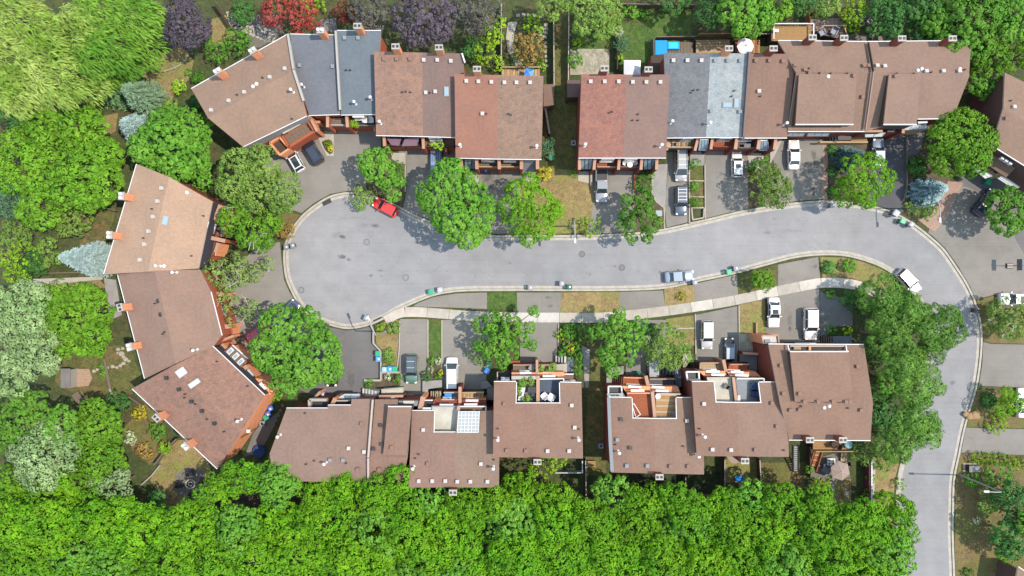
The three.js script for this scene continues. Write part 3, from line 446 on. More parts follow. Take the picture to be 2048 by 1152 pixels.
H.n4 = house({ label: 'speckled orange brown roofed house with three brown vents near its back edge', mat: RM.n4, v: { a: [748, 103, 9.1], b: [844, 105, 9.1], c: [846, 272, 6.5], d: [752, 270, 6.5] }, f: ['abcd'], gut: ['cd'], bits: { b: [[769, 118], [794, 118], [821, 118]], p: [[805, 185], [812, 184], [821, 185]], f: [[762, 247]] }, chim: [[791, 93, 0, 10.6]] });
H.n5 = house({ label: 'purplish brown roofed house with one blue skylight by its right edge', mat: RM.n5, v: { a: [844, 105, 9.1], b: [926, 107, 9.1], e: [928, 149, 8.4], c: [911, 274, 6.5], d: [846, 272, 6.5] }, f: ['abecd'], gut: ['cd'], bits: { w: [[848, 120], [875, 120], [902, 122], [852, 185], [871, 183]], p: [[860, 186]] }, sky: [[893, 183, 10, 19, 0]], chim: [[878, 95, 0, 10.6]], par: [[[924, 107, 9.2], [930, 126, 9.0], 0.2, 0.3, M.white]] });
H.n6 = house({ label: 'plain reddish roofed house with three vents, left half of the pair at the grass gap', mat: RM.n6, v: { a: [909, 148, 9.6], b: [996, 150, 9.6], c: [995, 317, 7.0], d: [911, 315, 7.0] }, f: ['abcd'], gut: ['cd'], bits: { w: [[933, 162], [957, 163], [983, 164], [965, 227]], p: [[973, 228]], f: [[921, 293]] }, chim: [[954, 138, 0, 10.9]] });
H.n7 = house({ label: 'speckled brown roofed house at the left side of the grass gap', mat: RM.n7, v: { a: [996, 150, 9.6], b: [1087, 152, 9.6], c: [1083, 318, 7.0], d: [995, 317, 7.0] }, f: ['abcd'], gut: ['cd'], bits: { w: [[1009, 165], [1033, 165], [1060, 165]], p: [[1017, 228], [1022, 230]], f: [[1073, 295]] } });
H.n8 = house({ label: 'bright red roofed house at the right side of the grass gap', mat: RM.n8, wall: M.brickRed, v: { a: [1163, 148, 9.6], b: [1253, 149, 9.6], c: [1247, 315, 7.0], d: [1157, 315, 7.0] }, f: ['abcd'], gut: ['cd'], bits: { w: [[1181, 163], [1209, 163], [1237, 163]], p: [[1219, 226], [1224, 224]], f: [[1169, 292]] }, chim: [[1209, 137, 0, 10.9, 2]] });
H.n9 = house({ label: 'pinkish brown roofed house joined to the bright red roof', mat: RM.n9, wall: M.brickRed, v: { a: [1253, 149, 9.6], b: [1340, 149, 9.6], c: [1332, 315, 7.0], d: [1247, 315, 7.0] }, f: ['abcd'], gut: ['cd'], bits: { w: [[1265, 164], [1292, 164], [1320, 164]], p: [[1276, 229], [1265, 241], [1276, 241]], f: [[1320, 293]] }, chim: [[1297, 139, 0, 10.9, 2]] });
H.n10 = house({ label: 'charcoal roofed house left of the pale grey roof', mat: RM.n10, wall: M.brickRed, v: { a: [1328, 106, 8.6], b: [1421, 106, 8.6], c: [1412, 274, 6.1], d: [1333, 275, 6.1] }, f: ['abcd'], gut: ['cd'], bits: { w: [[1346, 121], [1374, 121], [1402, 121]], p: [[1382, 186], [1387, 181], [1396, 180]], f: [[1341, 246]] } });
H.n11 = house({ label: 'pale silver grey roofed house with two blue skylights', mat: RM.n11, wall: M.brickRed, v: { a: [1421, 106, 8.6], b: [1497, 107, 8.6], c: [1485, 274, 6.1], d: [1412, 274, 6.1] }, f: ['abcd'], gut: ['cd'], par: [[[1499, 104, 9.0], [1487, 274, 6.5], 0.36, 0.7, mat(A(150, 128, 124))]], bits: { g: [[1430, 121], [1455, 121], [1480, 121], [1422, 222], [1479, 223]], p: [[1468, 182], [1463, 193]], f: [[1416, 249]] }, sky: [[1454, 210, 19, 10, 0], [1472, 206, 10, 19, 0]], chim: [[1458, 97, 0, 10.1]] });
H.n12 = house({ label: 'brown roofed house between the pale grey roof and the raised roofs', mat: RM.n12, wall: M.brickRed, v: { a: [1501, 107, 8.7], b: [1592, 108, 8.7], c: [1574, 275, 6.2], d: [1489, 275, 6.2] }, f: ['abcd'], gut: ['cd'], bits: { b: [[1511, 121], [1538, 121], [1565, 122]], w: [[1517, 182]], p: [[1520, 193]], f: [[1567, 250]] }, chim: [[1547, 97, 0, 10.2, 2]] });
H.n13 = house({ label: 'brown roofed house with a raised front roof, behind the patio with two lounge chairs', mat: RM.n13, wall: M.brickRed, v: { a: [1556, 82, 7.9], b: [1735, 84, 7.9], r: [1745, 143, 9.2], c: [1729, 262, 6.6], d: [1576, 262, 6.6], s: [1593, 145, 9.18] }, f: ['abrs', 'rcds'], gut: ['ab', 'cd'], bits: { b: [[1609, 141], [1618, 145], [1589, 132], [1727, 133], [1736, 133], [1724, 193]], p: [[1617, 137]] }, chim: [[1625, 75, 0, 9.6, 2], [1688, 76, 0, 9.6, 2]] });
H.n14 = house({ label: 'brown roofed house with a raised front roof at the right end of the upper row', mat: RM.n14, wall: M.brickRed, v: { a: [1736, 84, 7.9], b: [1942, 82, 7.9], q: [1938, 154, 9.2], c: [1906, 236, 7.2], e: [1835, 237, 7.2], e2: [1835, 237, 7.2], d: [1730, 262, 6.6], r: [1746, 143, 9.2] }, f: ['abqr', 'qcedr'], gut: ['ab', 'ce'], par: [[[1736, 86, 8.3], [1746, 143, 9.6], 0.1, 0.5, M.woodDark], [[1746, 143, 9.6], [1730, 258, 7.05], 0.1, 0.5, mat(A(214, 182, 170))]], bits: { w: [[1753, 133], [1768, 134], [1851, 144], [1885, 144], [1917, 144]], o: [[1835, 141], [1843, 138], [1919, 138]], p: [[1861, 145], [1928, 140]] }, chim: [[1804, 77, 0, 9.6, 2], [1905, 77, 0, 9.6, 2]] });
function raised(t, m, v, f, gut, bits) {                      // raised shed dormer on a roof: roof slab and side walls
  const p = v.map((q) => P(...q)), o = part('raised_roof', prism(p, (q) => q.y - 0.26, 7), m, t); t.tris.push([p[0], p[1], p[2]], [p[0], p[2], p[3]]);
  const c = p.reduce((s, q) => s.add(q), V(0, 0, 0)).multiplyScalar(0.25), w = p.map((q) => q.clone().lerp(c, 0.025).setY(q.y - 0.2));
  part('dormer_wall', prism(w, 5.2, 2), M.woodDark, t); part('gutter', bar(p[2], p[3], 0.15, 0.14, 0.02), M.white, t); t.roof = o; roofBits(t, { label: 'raised', bits });
}
raised(H.n13, RM.n13, [[1598, 148, 9.75], [1714, 148, 9.75], [1707, 249, 8.5], [1591, 249, 8.5]], 0, 0, { b: [[1642, 147], [1664, 148], [1697, 148], [1707, 151]], o: [[1656, 153]] });
raised(H.n14, RM.n14, [[1778, 148, 9.75], [1842, 148, 9.75], [1833, 249, 8.5], [1767, 249, 8.5]], 0, 0, { b: [[1790, 152], [1796, 148], [1830, 148]] });
H.nr = house({ label: 'brown roofed house cut off by the right edge of the picture', mat: RM.nr, wall: mat(A(124, 92, 84), { map: T_brick }), v: { a: [2010, 145, 7.4], b: [2130, 205, 7.4], c: [2130, 380, 7.4], d: [1984, 290, 7.4], e: [2007, 216, 8.6], g: [2130, 290, 8.6] }, f: ['abge', 'egcd'], gut: ['cd'], bits: { w: [[2026, 215]], b: [[2012, 236]], p: [[2020, 202]] } });
H.nc = house({ label: 'corner of a brown roofed house in the bottom right corner', mat: RM.nr, wall: mat(A(120, 92, 82), { map: T_brick }), v: { a: [2036, 1134, 4.5], b: [2140, 1206, 4.5], c: [2110, 1300, 4.5], d: [2020, 1230, 4.5] }, f: ['abcd'], gut: ['ab'] });
// left block
H.w1 = house({ label: 'light tan roofed house at the far left with one skylight', mat: RM.w1, wall: M.brick, v: { a: [274, 328, 7.3], b: [338, 354, 8.9], c: [425, 403, 7.2], d: [397, 537, 7.2], e: [296, 543, 8.9], g: [208, 549, 7.3] }, f: ['abeg', 'bcde'], gut: ['ga'], bits: { w: [[325, 377], [317, 403], [308, 434], [299, 463], [291, 489], [282, 520]], o: [[374, 385], [328, 532]], p: [[305, 418], [288, 476], [408, 432], [384, 512]], f: [[320, 532]] }, sky: [[331, 441, 11, 19, -12]], chim: [[243, 392, 90, 9.3, 1], [219, 470, 90, 9.3, 1]] });
H.w2 = house({ label: 'dark brown roofed house between the tan roof and the roof with two skylights', mat: RM.w2, wall: M.brick, v: { a: [236, 549, 7.1], b: [310, 541, 8.7], e: [399, 539, 7.1], g: [421, 584, 7.1], h: [443, 671, 7.1], i: [425, 694, 7.2], c: [352, 727, 8.7], d: [290, 757, 7.1] }, f: ['abcd', 'beghic'], gut: ['da', 'gh'], bits: { r: [[316, 602], [321, 629]], p: [[311, 607], [327, 668], [330, 664]], k: [], f: [[353, 545], [394, 699], [386, 712]] }, chim: [[240, 615, 104, 9.2], [259, 694, 104, 9.2, 1]] });
H.w3 = house({ label: 'reddish brown roofed house with an orange gable wall and two pale skylights', mat: RM.w3, wall: M.brickOrange, v: { a: [265, 777, 7.2], n: [345, 732, 9.1], c: [425, 693, 7.2], d: [529, 791, 7.2], s: [482, 864, 9.1], e: [435, 937, 7.2] }, f: ['anse', 'ncds'], gut: ['cd', 'ea'], bits: { k: [[335, 755], [360, 778], [385, 802], [406, 821], [431, 846]], p: [[371, 788], [370, 795], [392, 808], [415, 838], [435, 723], [496, 772], [449, 863]], f: [[482, 839]] }, sky: [[363, 745, 19, 17, 38, M.paleGlass], [389, 767, 23, 11, 38, M.paleGlass]], chim: [[313, 836, 135, 9.2], [371, 893, 135, 9.2, 1]] });
// lower row
H.s1 = house({ label: 'brown roofed house at the left end of the lower row, its back under the trees', mat: RM.s1, wall: M.brickRed, v: { a: [573, 817, 6.9], b: [655, 817, 6.9], c: [656, 811, 6.8], d: [702, 811, 6.8], e: [703, 798, 6.55], g: [747, 798, 6.55], r: [738, 915, 8.8], l: [539, 908, 8.8], h: [548, 962, 7.8], i: [736, 965, 7.8] }, f: ['abcdegrl', 'lrih'], gut: ['ab', 'cd'], par: [[[746, 800, 6.9], [737, 915, 9.1], 0.26, 0.5, M.trim], [[737, 915, 9.1], [737, 962, 8.1], 0.26, 0.5, M.trim]], bits: { p: [[611, 826], [629, 921], [613, 928], [693, 926]], g: [[661, 918], [687, 918]], w: [[698, 897], [729, 904]], f: [[561, 870], [653, 924]], b: [[716, 937], [724, 848]] } });
H.s2 = house({ label: 'narrow brown roofed house with a raised strip, second from left in the lower row', mat: RM.s2, wall: M.brickRed, v: { a: [750, 799, 6.55], b: [795, 799, 6.55], c: [795, 814, 6.9], d: [823, 814, 6.9], e: [815, 914, 8.7], g: [806, 962, 7.8], h: [739, 965, 7.8], r: [740, 915, 8.8] }, f: ['abcder', 'regh'], gut: ['cd'], bits: { k: [[762, 851], [748, 898], [764, 889]], b: [[759, 937]] } });
raised(H.s2, RM.s2, [[766, 910, 9.4], [814, 910, 9.4], [823, 813, 8.2], [776, 813, 8.2]], 0, 0, { b: [[784, 895]] });
H.s3 = house({ label: 'brown roofed house with a bare cream roof terrace', mat: RM.s3a, wall: M.brickRed, v: { a: [824, 822, 6.9], b: [868, 822, 6.9], c: [867, 865, 7.6], m: [911, 865, 7.6], n: [908, 975, 9.3], j: [817, 975, 9.3] }, f: ['abcmnj'], gut: ['ab', 'bc', 'cm'], bits: { w: [[847, 860], [838, 962], [865, 962], [891, 962]], b: [[856, 928]], p: [[831, 916], [838, 908]], f: [[828, 933], [822, 931]].slice(0, 1) }, chim: [[906, 985, 0, 9.9, 2]] });
H.s3b = house({ label: 'brown roofed house with a white glazed grid over its terrace', mat: RM.s3b, wall: M.brickRed, v: { m: [911, 865, 7.6], d: [958, 865, 7.6], e: [960, 822, 6.9], i: [999, 822, 6.9], k: [998, 975, 9.3], n: [908, 975, 9.3] }, f: ['mdeikn'], gut: ['de'], bits: { w: [[915, 963], [941, 963], [975, 963], [962, 928]], f: [[987, 933]], p: [[988, 919]] } });
H.s4 = house({ label: 'brown roofed house with potted plants on its terrace', mat: RM.s4a, wall: M.brickRed, v: { a: [988, 764, 8.0], b: [1032, 764, 8.0], c: [1031, 807, 8.6], d: [1076, 807, 8.6], e: [1076, 916, 10.0], g: [986, 914, 10.0] }, f: ['abcdeg'], gut: ['ab', 'bc', 'cd'], bits: { b: [[1009, 808], [1052, 902], [1014, 901]], p: [[996, 857]], f: [[996, 876]] } });
H.s4b = house({ label: 'brown roofed house with a navy terrace and two white chairs', mat: RM.s4b, wall: M.brickRed, v: { a: [1076, 807, 8.6], b: [1121, 807, 8.6], c: [1120, 765, 8.0], d: [1163, 766, 8.0], e: [1166, 917, 10.0], g: [1076, 916, 10.0] }, f: ['abcdeg'], gut: ['ab', 'bc', 'cd'], bits: { w: [[1143, 811], [1149, 855], [1095, 902], [1138, 902]], p: [[1158, 858]], f: [[1156, 876]] }, chim: [[1075, 924, 0, 10.4, 2]] });
H.s5 = house({ label: 'brown roofed house with an orange board terrace at the right of the grass gap', mat: RM.s5a, wall: M.brickRed, v: { a: [1217, 795, 6.8], b: [1263, 796, 6.8], c: [1265, 837, 7.5], d: [1310, 838, 7.5], e: [1310, 947, 9.2], g: [1223, 945, 9.2], h: [1219, 880, 8.2] }, f: ['abcdegh'], gut: ['ab', 'bc', 'cd'], par: [[[1217, 795, 6.95], [1220, 880, 8.35], 0.5, 0.2, M.greyDeck], [[1220, 880, 8.35], [1224, 943, 9.35], 0.5, 0.2, M.greyDeck]], bits: { k: [[1242, 839], [1260, 896]], g: [[1234, 880], [1253, 932], [1294, 932]], p: [[1231, 889]], f: [[1236, 902]] } });
H.s5b = house({ label: 'brown roofed house with a tan board terrace and a white round table', mat: RM.s5b, wall: M.brickRed, v: { a: [1310, 838, 7.5], b: [1354, 838, 7.5], c: [1353, 796, 6.8], d: [1387, 796, 6.8], e: [1391, 890, 8.3], g: [1408, 892, 8.3], h: [1408, 949, 9.2], i: [1310, 947, 9.2] }, f: ['abcdeghi'], gut: ['ab', 'bc', 'cd'], bits: { w: [[1373, 842]], b: [[1340, 933], [1376, 933]], p: [[1366, 892], [1310, 917]].slice(0, 1), f: [[1393, 909]] }, chim: [[1319, 954, 0, 9.8, 2]] });
H.s6 = house({ label: 'brown roofed house with a cream terrace and a small dark table', mat: RM.s6a, wall: M.brickRed, v: { a: [1384, 764, 8.2], b: [1427, 764, 8.2], c: [1431, 805, 8.8], d: [1475, 806, 8.8], e: [1479, 913, 10.2], g: [1394, 912, 10.2] }, f: ['abcdeg'], gut: ['ab', 'bc', 'cd'], bits: { w: [[1407, 808], [1424, 899], [1461, 900]], p: [[1399, 857]], f: [[1405, 870]] } });
H.s6b = house({ label: 'brown roofed house with a grey terrace and two navy chairs', mat: RM.s6b, wall: M.brickRed, v: { a: [1475, 806, 8.8], b: [1523, 806, 8.8], c: [1518, 765, 8.2], d: [1556, 765, 8.2], e: [1577, 880, 9.8], g: [1578, 914, 10.2], h: [1479, 913, 10.2] }, f: ['abcdegh'], gut: ['ab', 'bc', 'cd'], bits: { b: [[1510, 900], [1543, 807], [1553, 853], [1565, 879]].slice(0, 3), p: [[1567, 900], [1440, 860]].slice(0, 1) }, chim: [[1490, 922, 0, 10.6, 2]] });
H.s7 = house({ label: 'brown roofed house with a raised centre roof at the right end of the lower row', mat: RM.s7, wall: M.brickRed, v: { a: [1537, 689, 7.6], b: [1728, 690, 7.6], r: [1746, 806, 9.7], c: [1741, 880, 8.6], d: [1578, 879, 8.6], l: [1560, 806, 9.7] }, f: ['abrl', 'lrcd'], gut: ['ab', 'cd'], bits: { b: [[1561, 732], [1566, 788], [1598, 818], [1580, 819], [1714, 734], [1721, 819]], p: [[1602, 812], [1695, 816]], o: [[1648, 815], [1658, 812]] }, chim: [[1620, 880, 0, 9.7, 2], [1686, 880, 0, 9.7, 2]] });
raised(H.s7, RM.s7, [[1590, 804, 10.3], [1706, 804, 10.3], [1697, 703, 9.2], [1580, 703, 9.2]], 0, 0, { b: [[1598, 788], [1608, 804], [1635, 804], [1665, 804], [1691, 804], [1699, 804]] });
for (const [t, l] of [[H.n1, 0]]) void t;

// ---- fronts of the upper row
// n1: angled orange porch
level(H.n1, [[566, 270], [617, 243], [632, 264], [581, 296]], 3.2, M.woodGrey, { side: M.brick, rail: [0, 1, 2, 3], rm: M.brick, rw: 0.4, rh: 0.8, boards: 7 });
level(H.n1, [[543, 288], [562, 276], [582, 299], [563, 312]], 3.0, M.woodDark, { side: M.brickOrange, rail: [0, 1, 2, 3], rm: M.brickOrange, rw: 0.3, rh: 0.8 });
canopy(H.n1, [[562, 259], [596, 241], [601, 249], [567, 268]], 5.4, M.concWhite, 2);
wing(H.n1, 558, 262, 620, 231, 5.6, 0.3, M.brickOrange);
wing(H.n1, 619, 233, 634, 262, 4.4, 0.35, M.brickOrange); wing(H.n1, 612, 244, 640, 244, 2.6, 0.3, M.brickOrange);
// n2, n3
wing(H.n2, 655, 231, 655, 254, 5.0); level(H.n2, [[656, 236], [692, 236], [692, 252], [656, 252]], 3.2, M.woodGrey, { rail: [2], rm: M.trim });
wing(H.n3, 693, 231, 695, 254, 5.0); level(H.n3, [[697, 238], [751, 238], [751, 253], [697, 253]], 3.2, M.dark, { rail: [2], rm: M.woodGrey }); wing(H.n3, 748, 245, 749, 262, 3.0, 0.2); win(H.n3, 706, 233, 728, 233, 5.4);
// n4, n5
wing(H.n4, 768, 273, 769, 292, 5.0); wing(H.n4, 806, 284, 806, 294, 3.4, 0.3);
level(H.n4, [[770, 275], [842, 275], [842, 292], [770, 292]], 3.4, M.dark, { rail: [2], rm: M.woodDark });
canopy(H.n4, [[774, 277, 4.6], [802, 278, 4.6], [798, 291, 4.3], [783, 290, 4.3]], 4.5, M.purple, 1, M.purple); canopy(H.n4, [[810, 278, 4.6], [838, 277, 4.6], [834, 291, 4.3], [804, 292, 4.3]], 4.5, M.purple, 1, M.purple);
wing(H.n5, 846, 274, 847, 297, 5.0); level(H.n5, [[849, 276], [908, 276], [908, 295], [849, 295]], 3.4, M.woodGrey, { rail: [2], rm: M.woodDark, boards: 12 }); win(H.n5, 858, 275, 882, 275, 5.6); wing(H.n5, 892, 296, 892, 303, 3.2, 0.25); garage(H.n5, 852, 905, 296);
garage(H.n4, 775, 840, 294);
// n6, n7
for (const [t, x] of [[H.n6, 922], [H.n6, 953], [H.n7, 998], [H.n7, 1043], [H.n7, 1075]]) wing(t, x, 317, x + (x < 1040 ? 1 : 0), 338, 5.4, 0.42, M.brick);
canopy(H.n6, [[929, 318, 5.2], [951, 318, 5.2], [950, 338, 2.6], [930, 338, 2.6]], 4, M.glass, 3, M.woodDark);
level(H.n6, [[956, 319], [996, 319], [996, 335], [956, 335]], 3.2, M.woodGrey, { rail: [2], rm: M.woodPale, boards: 8 }); win(H.n6, 963, 318, 988, 318, 5.7);
level(H.n7, [[1001, 319], [1041, 319], [1041, 335], [1001, 335]], 3.2, M.woodGrey, { rail: [2], rm: M.woodPale }); win(H.n7, 1008, 318, 1032, 318, 5.7);
canopy(H.n7, [[1046, 319, 5.2], [1073, 319, 5.2], [1072, 346, 2.5], [1045, 346, 2.5]], 4, M.greyDeck, 1, M.trim); garage(H.n6, 956, 995, 337); garage(H.n7, 1001, 1040, 337);
level(H.n7, [[1087, 169], [1108, 168], [1108, 210], [1087, 213]], 3.0, RM.low, { name: 'side_annex', side: M.woodDark });
level(H.n8, [[1134, 160], [1161, 160], [1158, 194], [1134, 195]], 3.0, mat(A(128, 104, 98), { map: T_shingle }), { name: 'side_annex', side: M.woodDark });
// n8, n9
for (const [t, x, dx] of [[H.n8, 1159, 0], [H.n8, 1190, -2], [H.n8, 1239, -2], [H.n9, 1284, -2], [H.n9, 1314, -1]]) wing(t, x, 317, x + dx, 339, 5.4, 0.36, M.brickRed);
for (const [t, x] of [[H.n8, 1162], [H.n9, 1288]]) canopy(t, [[x, 318, 5.2], [x + 24, 318, 5.2], [x + 22, 339, 2.6], [x - 1, 339, 2.6]], 4, M.glass, 3, M.woodDark);
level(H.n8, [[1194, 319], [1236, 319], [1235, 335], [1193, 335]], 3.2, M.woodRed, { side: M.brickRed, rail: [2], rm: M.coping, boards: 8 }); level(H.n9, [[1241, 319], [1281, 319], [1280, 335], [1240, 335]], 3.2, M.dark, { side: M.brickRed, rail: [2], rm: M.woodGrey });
win(H.n8, 1203, 318, 1228, 318, 5.7); win(H.n9, 1250, 318, 1274, 318, 5.7); garage(H.n8, 1195, 1233, 336); garage(H.n9, 1241, 1279, 336);
// n10, n11, n12
wing(H.n10, 1334, 277, 1334, 300, 3.6, 0.3, M.brickRed); wing(H.n10, 1396, 277, 1390, 301, 4.6, 0.34, M.brickRed); wing(H.n11, 1425, 277, 1422, 298, 4.6, 0.34, M.brickRed); wing(H.n11, 1474, 277, 1471, 298, 5.0, 0.42, M.brickRed); wing(H.n12, 1519, 277, 1516, 298, 5.0, 0.4, M.brickRed); wing(H.n12, 1552, 277, 1549, 299, 5.0, 0.4, M.brickRed);
level(H.n10, [[1333, 279], [1389, 279], [1387, 296], [1333, 296]], 3.2, [M.wood, M.woodPale, M.woodGrey], { side: M.woodDark, rail: [2], rm: M.woodPale, boards: 16 });
canopy(H.n10, [[1400, 279, 5.0], [1416, 279, 5.0], [1416, 301, 2.6], [1397, 301, 2.6]], 4, M.glass, 3, M.metal);
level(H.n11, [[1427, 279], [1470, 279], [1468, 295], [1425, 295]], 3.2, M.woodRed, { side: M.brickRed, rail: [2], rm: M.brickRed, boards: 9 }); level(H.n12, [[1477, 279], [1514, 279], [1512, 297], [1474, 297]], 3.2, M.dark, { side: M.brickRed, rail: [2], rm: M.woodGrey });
canopy(H.n12, [[1521, 281, 5.0], [1534, 280, 5.0], [1540, 301, 2.6], [1518, 301, 2.6]], 4, M.glass, 2, M.metal); win(H.n11, 1440, 276, 1464, 276, 4.9); win(H.n12, 1484, 276, 1508, 276, 4.9); win(H.n10, 1366, 276, 1386, 276, 4.9);
level(H.n10, [[1302, 112, 4], [1328, 108, 4], [1330, 148, 4], [1302, 148, 4]], 4.0, M.woodDark, { name: 'side_annex', side: M.brickRed });
// n13, n14 fronts
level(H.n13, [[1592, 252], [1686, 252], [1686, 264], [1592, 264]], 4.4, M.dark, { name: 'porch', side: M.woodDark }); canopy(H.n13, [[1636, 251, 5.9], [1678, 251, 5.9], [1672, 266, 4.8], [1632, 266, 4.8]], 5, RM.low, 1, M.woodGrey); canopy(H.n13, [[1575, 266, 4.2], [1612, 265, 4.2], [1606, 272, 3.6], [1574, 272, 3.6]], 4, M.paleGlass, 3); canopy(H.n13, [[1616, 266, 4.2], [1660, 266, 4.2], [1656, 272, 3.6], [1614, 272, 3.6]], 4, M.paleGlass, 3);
wing(H.n13, 1574, 262, 1574, 272, 4.2, 0.4, M.brickRed); win(H.n13, 1600, 259, 1624, 259, 5.4); garage(H.n13, 1580, 1640, 271);
stairs(H.n13, [[1651, 284], [1651, 272], [1674, 272], [1674, 284]], 0.3, 2.0, 4, M.concGrey); level(H.n13, [[1676, 262], [1702, 262], [1702, 280], [1676, 280]], 2.4, M.dark, { name: 'porch', side: M.brickRed }); level(H.n13, [[1702, 271], [1734, 270], [1734, 282], [1702, 282]], 1.4, M.wood, { name: 'landing', side: M.wood, boards: 8 });
part('parapet', bar(P(1640, 284, 1.6), P(1736, 284, 1.6), 0.26, 1.6), M.woodPale, H.n13);
wing(H.n14, 1730, 262, 1765, 262, 5.2, 0.3, M.brickRed); canopy(H.n14, [[1730, 268, 3.8], [1770, 266, 3.8], [1764, 273, 3.3], [1730, 274, 3.3]], 4, M.paleGlass, 2); level(H.n14, [[1775, 250], [1812, 250], [1806, 264], [1775, 264]], 4.0, M.dark, { name: 'porch', side: M.brickRed }); wing(H.n14, 1808, 252, 1806, 266, 5.0, 0.36, M.brickRed); canopy(H.n14, [[1812, 252, 4.8], [1852, 249, 4.8], [1856, 258, 4.2], [1800, 260, 4.2]], 4.4, M.paleGlass, 3); win(H.n14, 1836, 245, 1854, 244, 5.6); wing(H.n14, 1800, 258, 1858, 256, 3.8, 0.28, M.coping);
// nr front: low brown roof, white windows, glass canopies
{ const t = H.nr; const o = part('porch_roof', prism([P(1975, 329, 4.4), P(1984, 307, 5.2), P(2031, 336, 5.2), P(2012, 355, 4.4)], (v) => v.y - 0.2, 7), RM.low, t); part('porch_wall', prism([P(1978, 326, 4.1), P(1990, 305, 4.6), P(2026, 332, 4.6), P(2008, 352, 4.1)], 0, 2), M.woodPale, t); canopy(t, [[1951, 341, 3.4], [1960, 338, 3.6], [1984, 352, 3.6], [1970, 357, 3.4]], 3.4, M.paleGlass, 2); canopy(t, [[1994, 356, 3.4], [2006, 352, 3.6], [2040, 374, 3.6], [2028, 378, 3.4]], 3.4, M.paleGlass, 3); wing(t, 2000, 302, 2060, 338, 6.4, 0.3, M.brickRed);
  for (let k = 0; k < 3; k++) { const p = P(1979 + k * 6, 337 + k * 4, 3.6); put('window', box(0, 0, 0, 0.4, 0.5, 0.12), M.carGlass, t, p, -0.6); } for (let k = 0; k < 3; k++) { const p = P(2003 + k * 8, 317 + k * 5, 6.3); put('window', box(0, 0, 0, 0.5, 0.6, 0.3), M.white, t, p, -0.6); } }
function siding(t, a, b, h0, h1, m, out) { const p = P(a[0], a[1], h1), q = P(b[0], b[1], h1), n = V(-(q.z - p.z), 0, q.x - p.x).normalize().multiplyScalar(out); part('siding', bar(p.add(n), q.add(n), 0.16, h1 - h0), m, t); }
const dk = mat(A(74, 70, 84), { map: T_wood });
siding(H.w1, [424, 404], [397, 536], 3.6, 7.0, dk, 0.1); siding(H.w3, [427, 694], [527, 790], 3.8, 7.0, dk, 0.1); siding(H.n1, [486, 293], [612, 231], 4.6, 7.0, M.concGrey, 0.1);
// ---- left block fronts, facing the turning circle
wing(H.w1, 443, 411, 432, 440, 5.2, 0.9, M.brickOrange); wing(H.w1, 425, 442, 441, 446, 5.0, 0.5, M.brickOrange); canopy(H.w1, [[424, 446, 4.6], [434, 446, 4.6], [427, 468, 4.3], [417, 468, 4.3]], 4.4, M.paleGlass, 2); wing(H.w1, 414, 474, 450, 482, 4.8, 0.5, M.brick); level(H.w1, [[436, 446], [447, 450], [446, 474], [428, 468]], 3.0, M.woodGrey, { side: M.brickOrange, rail: [1] });
canopy(H.w1, [[410, 482, 4.6], [420, 482, 4.6], [416, 503, 4.3], [404, 503, 4.3]], 4.4, M.paleGlass, 2); level(H.w1, [[420, 483], [440, 486], [434, 512], [412, 506]], 3.0, M.green2, { side: M.brickOrange, rail: [1], rm: M.brickOrange }); wing(H.w1, 403, 505, 413, 508, 5.0, 0.9, M.brickOrange); wing(H.w1, 436, 486, 430, 505, 3.8, 0.4, M.brickOrange);
part('gutter', bar(P(416, 443, 7.2), P(409, 467, 7.2), 0.25, 0.2), M.white, H.w1); part('gutter', bar(P(406, 478, 7.2), P(397, 503, 7.2), 0.25, 0.2), M.white, H.w1);
wing(H.w2, 425, 586, 446, 590, 4.6, 0.5, M.brickOrange); wing(H.w2, 428, 600, 440, 640, 4.4, 0.5, M.brickOrange); canopy(H.w2, [[437, 611, 4.2], [450, 615, 4.2], [452, 632, 3.9], [440, 630, 3.9]], 4, M.glass, 2); wing(H.w2, 441, 655, 460, 652, 4.6, 0.6, M.brickOrange); wing(H.w2, 436, 684, 466, 672, 4.2, 0.3, M.brickOrange); wing(H.w2, 442, 690, 452, 700, 4.2, 0.7, M.brickOrange); level(H.w2, [[446, 656], [464, 652], [466, 672], [444, 676]], 2.8, M.brick, { side: M.brickOrange });
{ const t = H.w3, h = 5.2; const o = part('porch_roof', prism([P(444, 706, h), P(464, 690, h - 0.5), P(496, 718, h - 0.5), P(480, 738, h)], (v) => v.y - 0.25, 7), RM.low, t); part('porch_wall', prism([P(446, 705, 4.9), P(464, 692, 4.3), P(494, 718, 4.3), P(479, 736, 4.9)], 0, 2), M.brickOrange, t); part('gutter', bar(P(465, 690, 4.75), P(496, 718, 4.75), 0.16, 0.16), M.white, t);
  for (const [x, y] of [[461, 702], [472, 712], [482, 723]]) { const p = P(x, y, 5.0), s = put('skylight', box(0, 0.05, 0, 1.05, 0.16, 0.66), M.white, t, p, 0.75); put('glass', box(0, 0.13, 0, 0.75, 0.06, 0.4), M.glass, s, V(0, 0, 0), 0, true); }
  wing(t, 486, 738, 494, 733, 4.6, 0.6, M.brickOrange); canopy(t, [[497, 737, 4.4], [508, 750, 4.4], [503, 756, 4.2], [492, 744, 4.2]], 4.2, M.paleGlass, 1); level(t, [[510, 756], [530, 760], [556, 776], [540, 790]], 4.6, M.brickOrange, { side: M.brickOrange }); part('canopy', bar(P(520, 766, 5.1), P(531, 778, 5.1), 0.5, 0.1), M.white, t); put('wall_lamp', box(0, 0, 0, 0.5, 0.4, 0.5), M.white, t, P(497, 862, 5.6)); part('downpipe', bar(P(482, 875, 7.1), P(513, 856, 1), 0.1, 0.1), M.woodDark, t); }
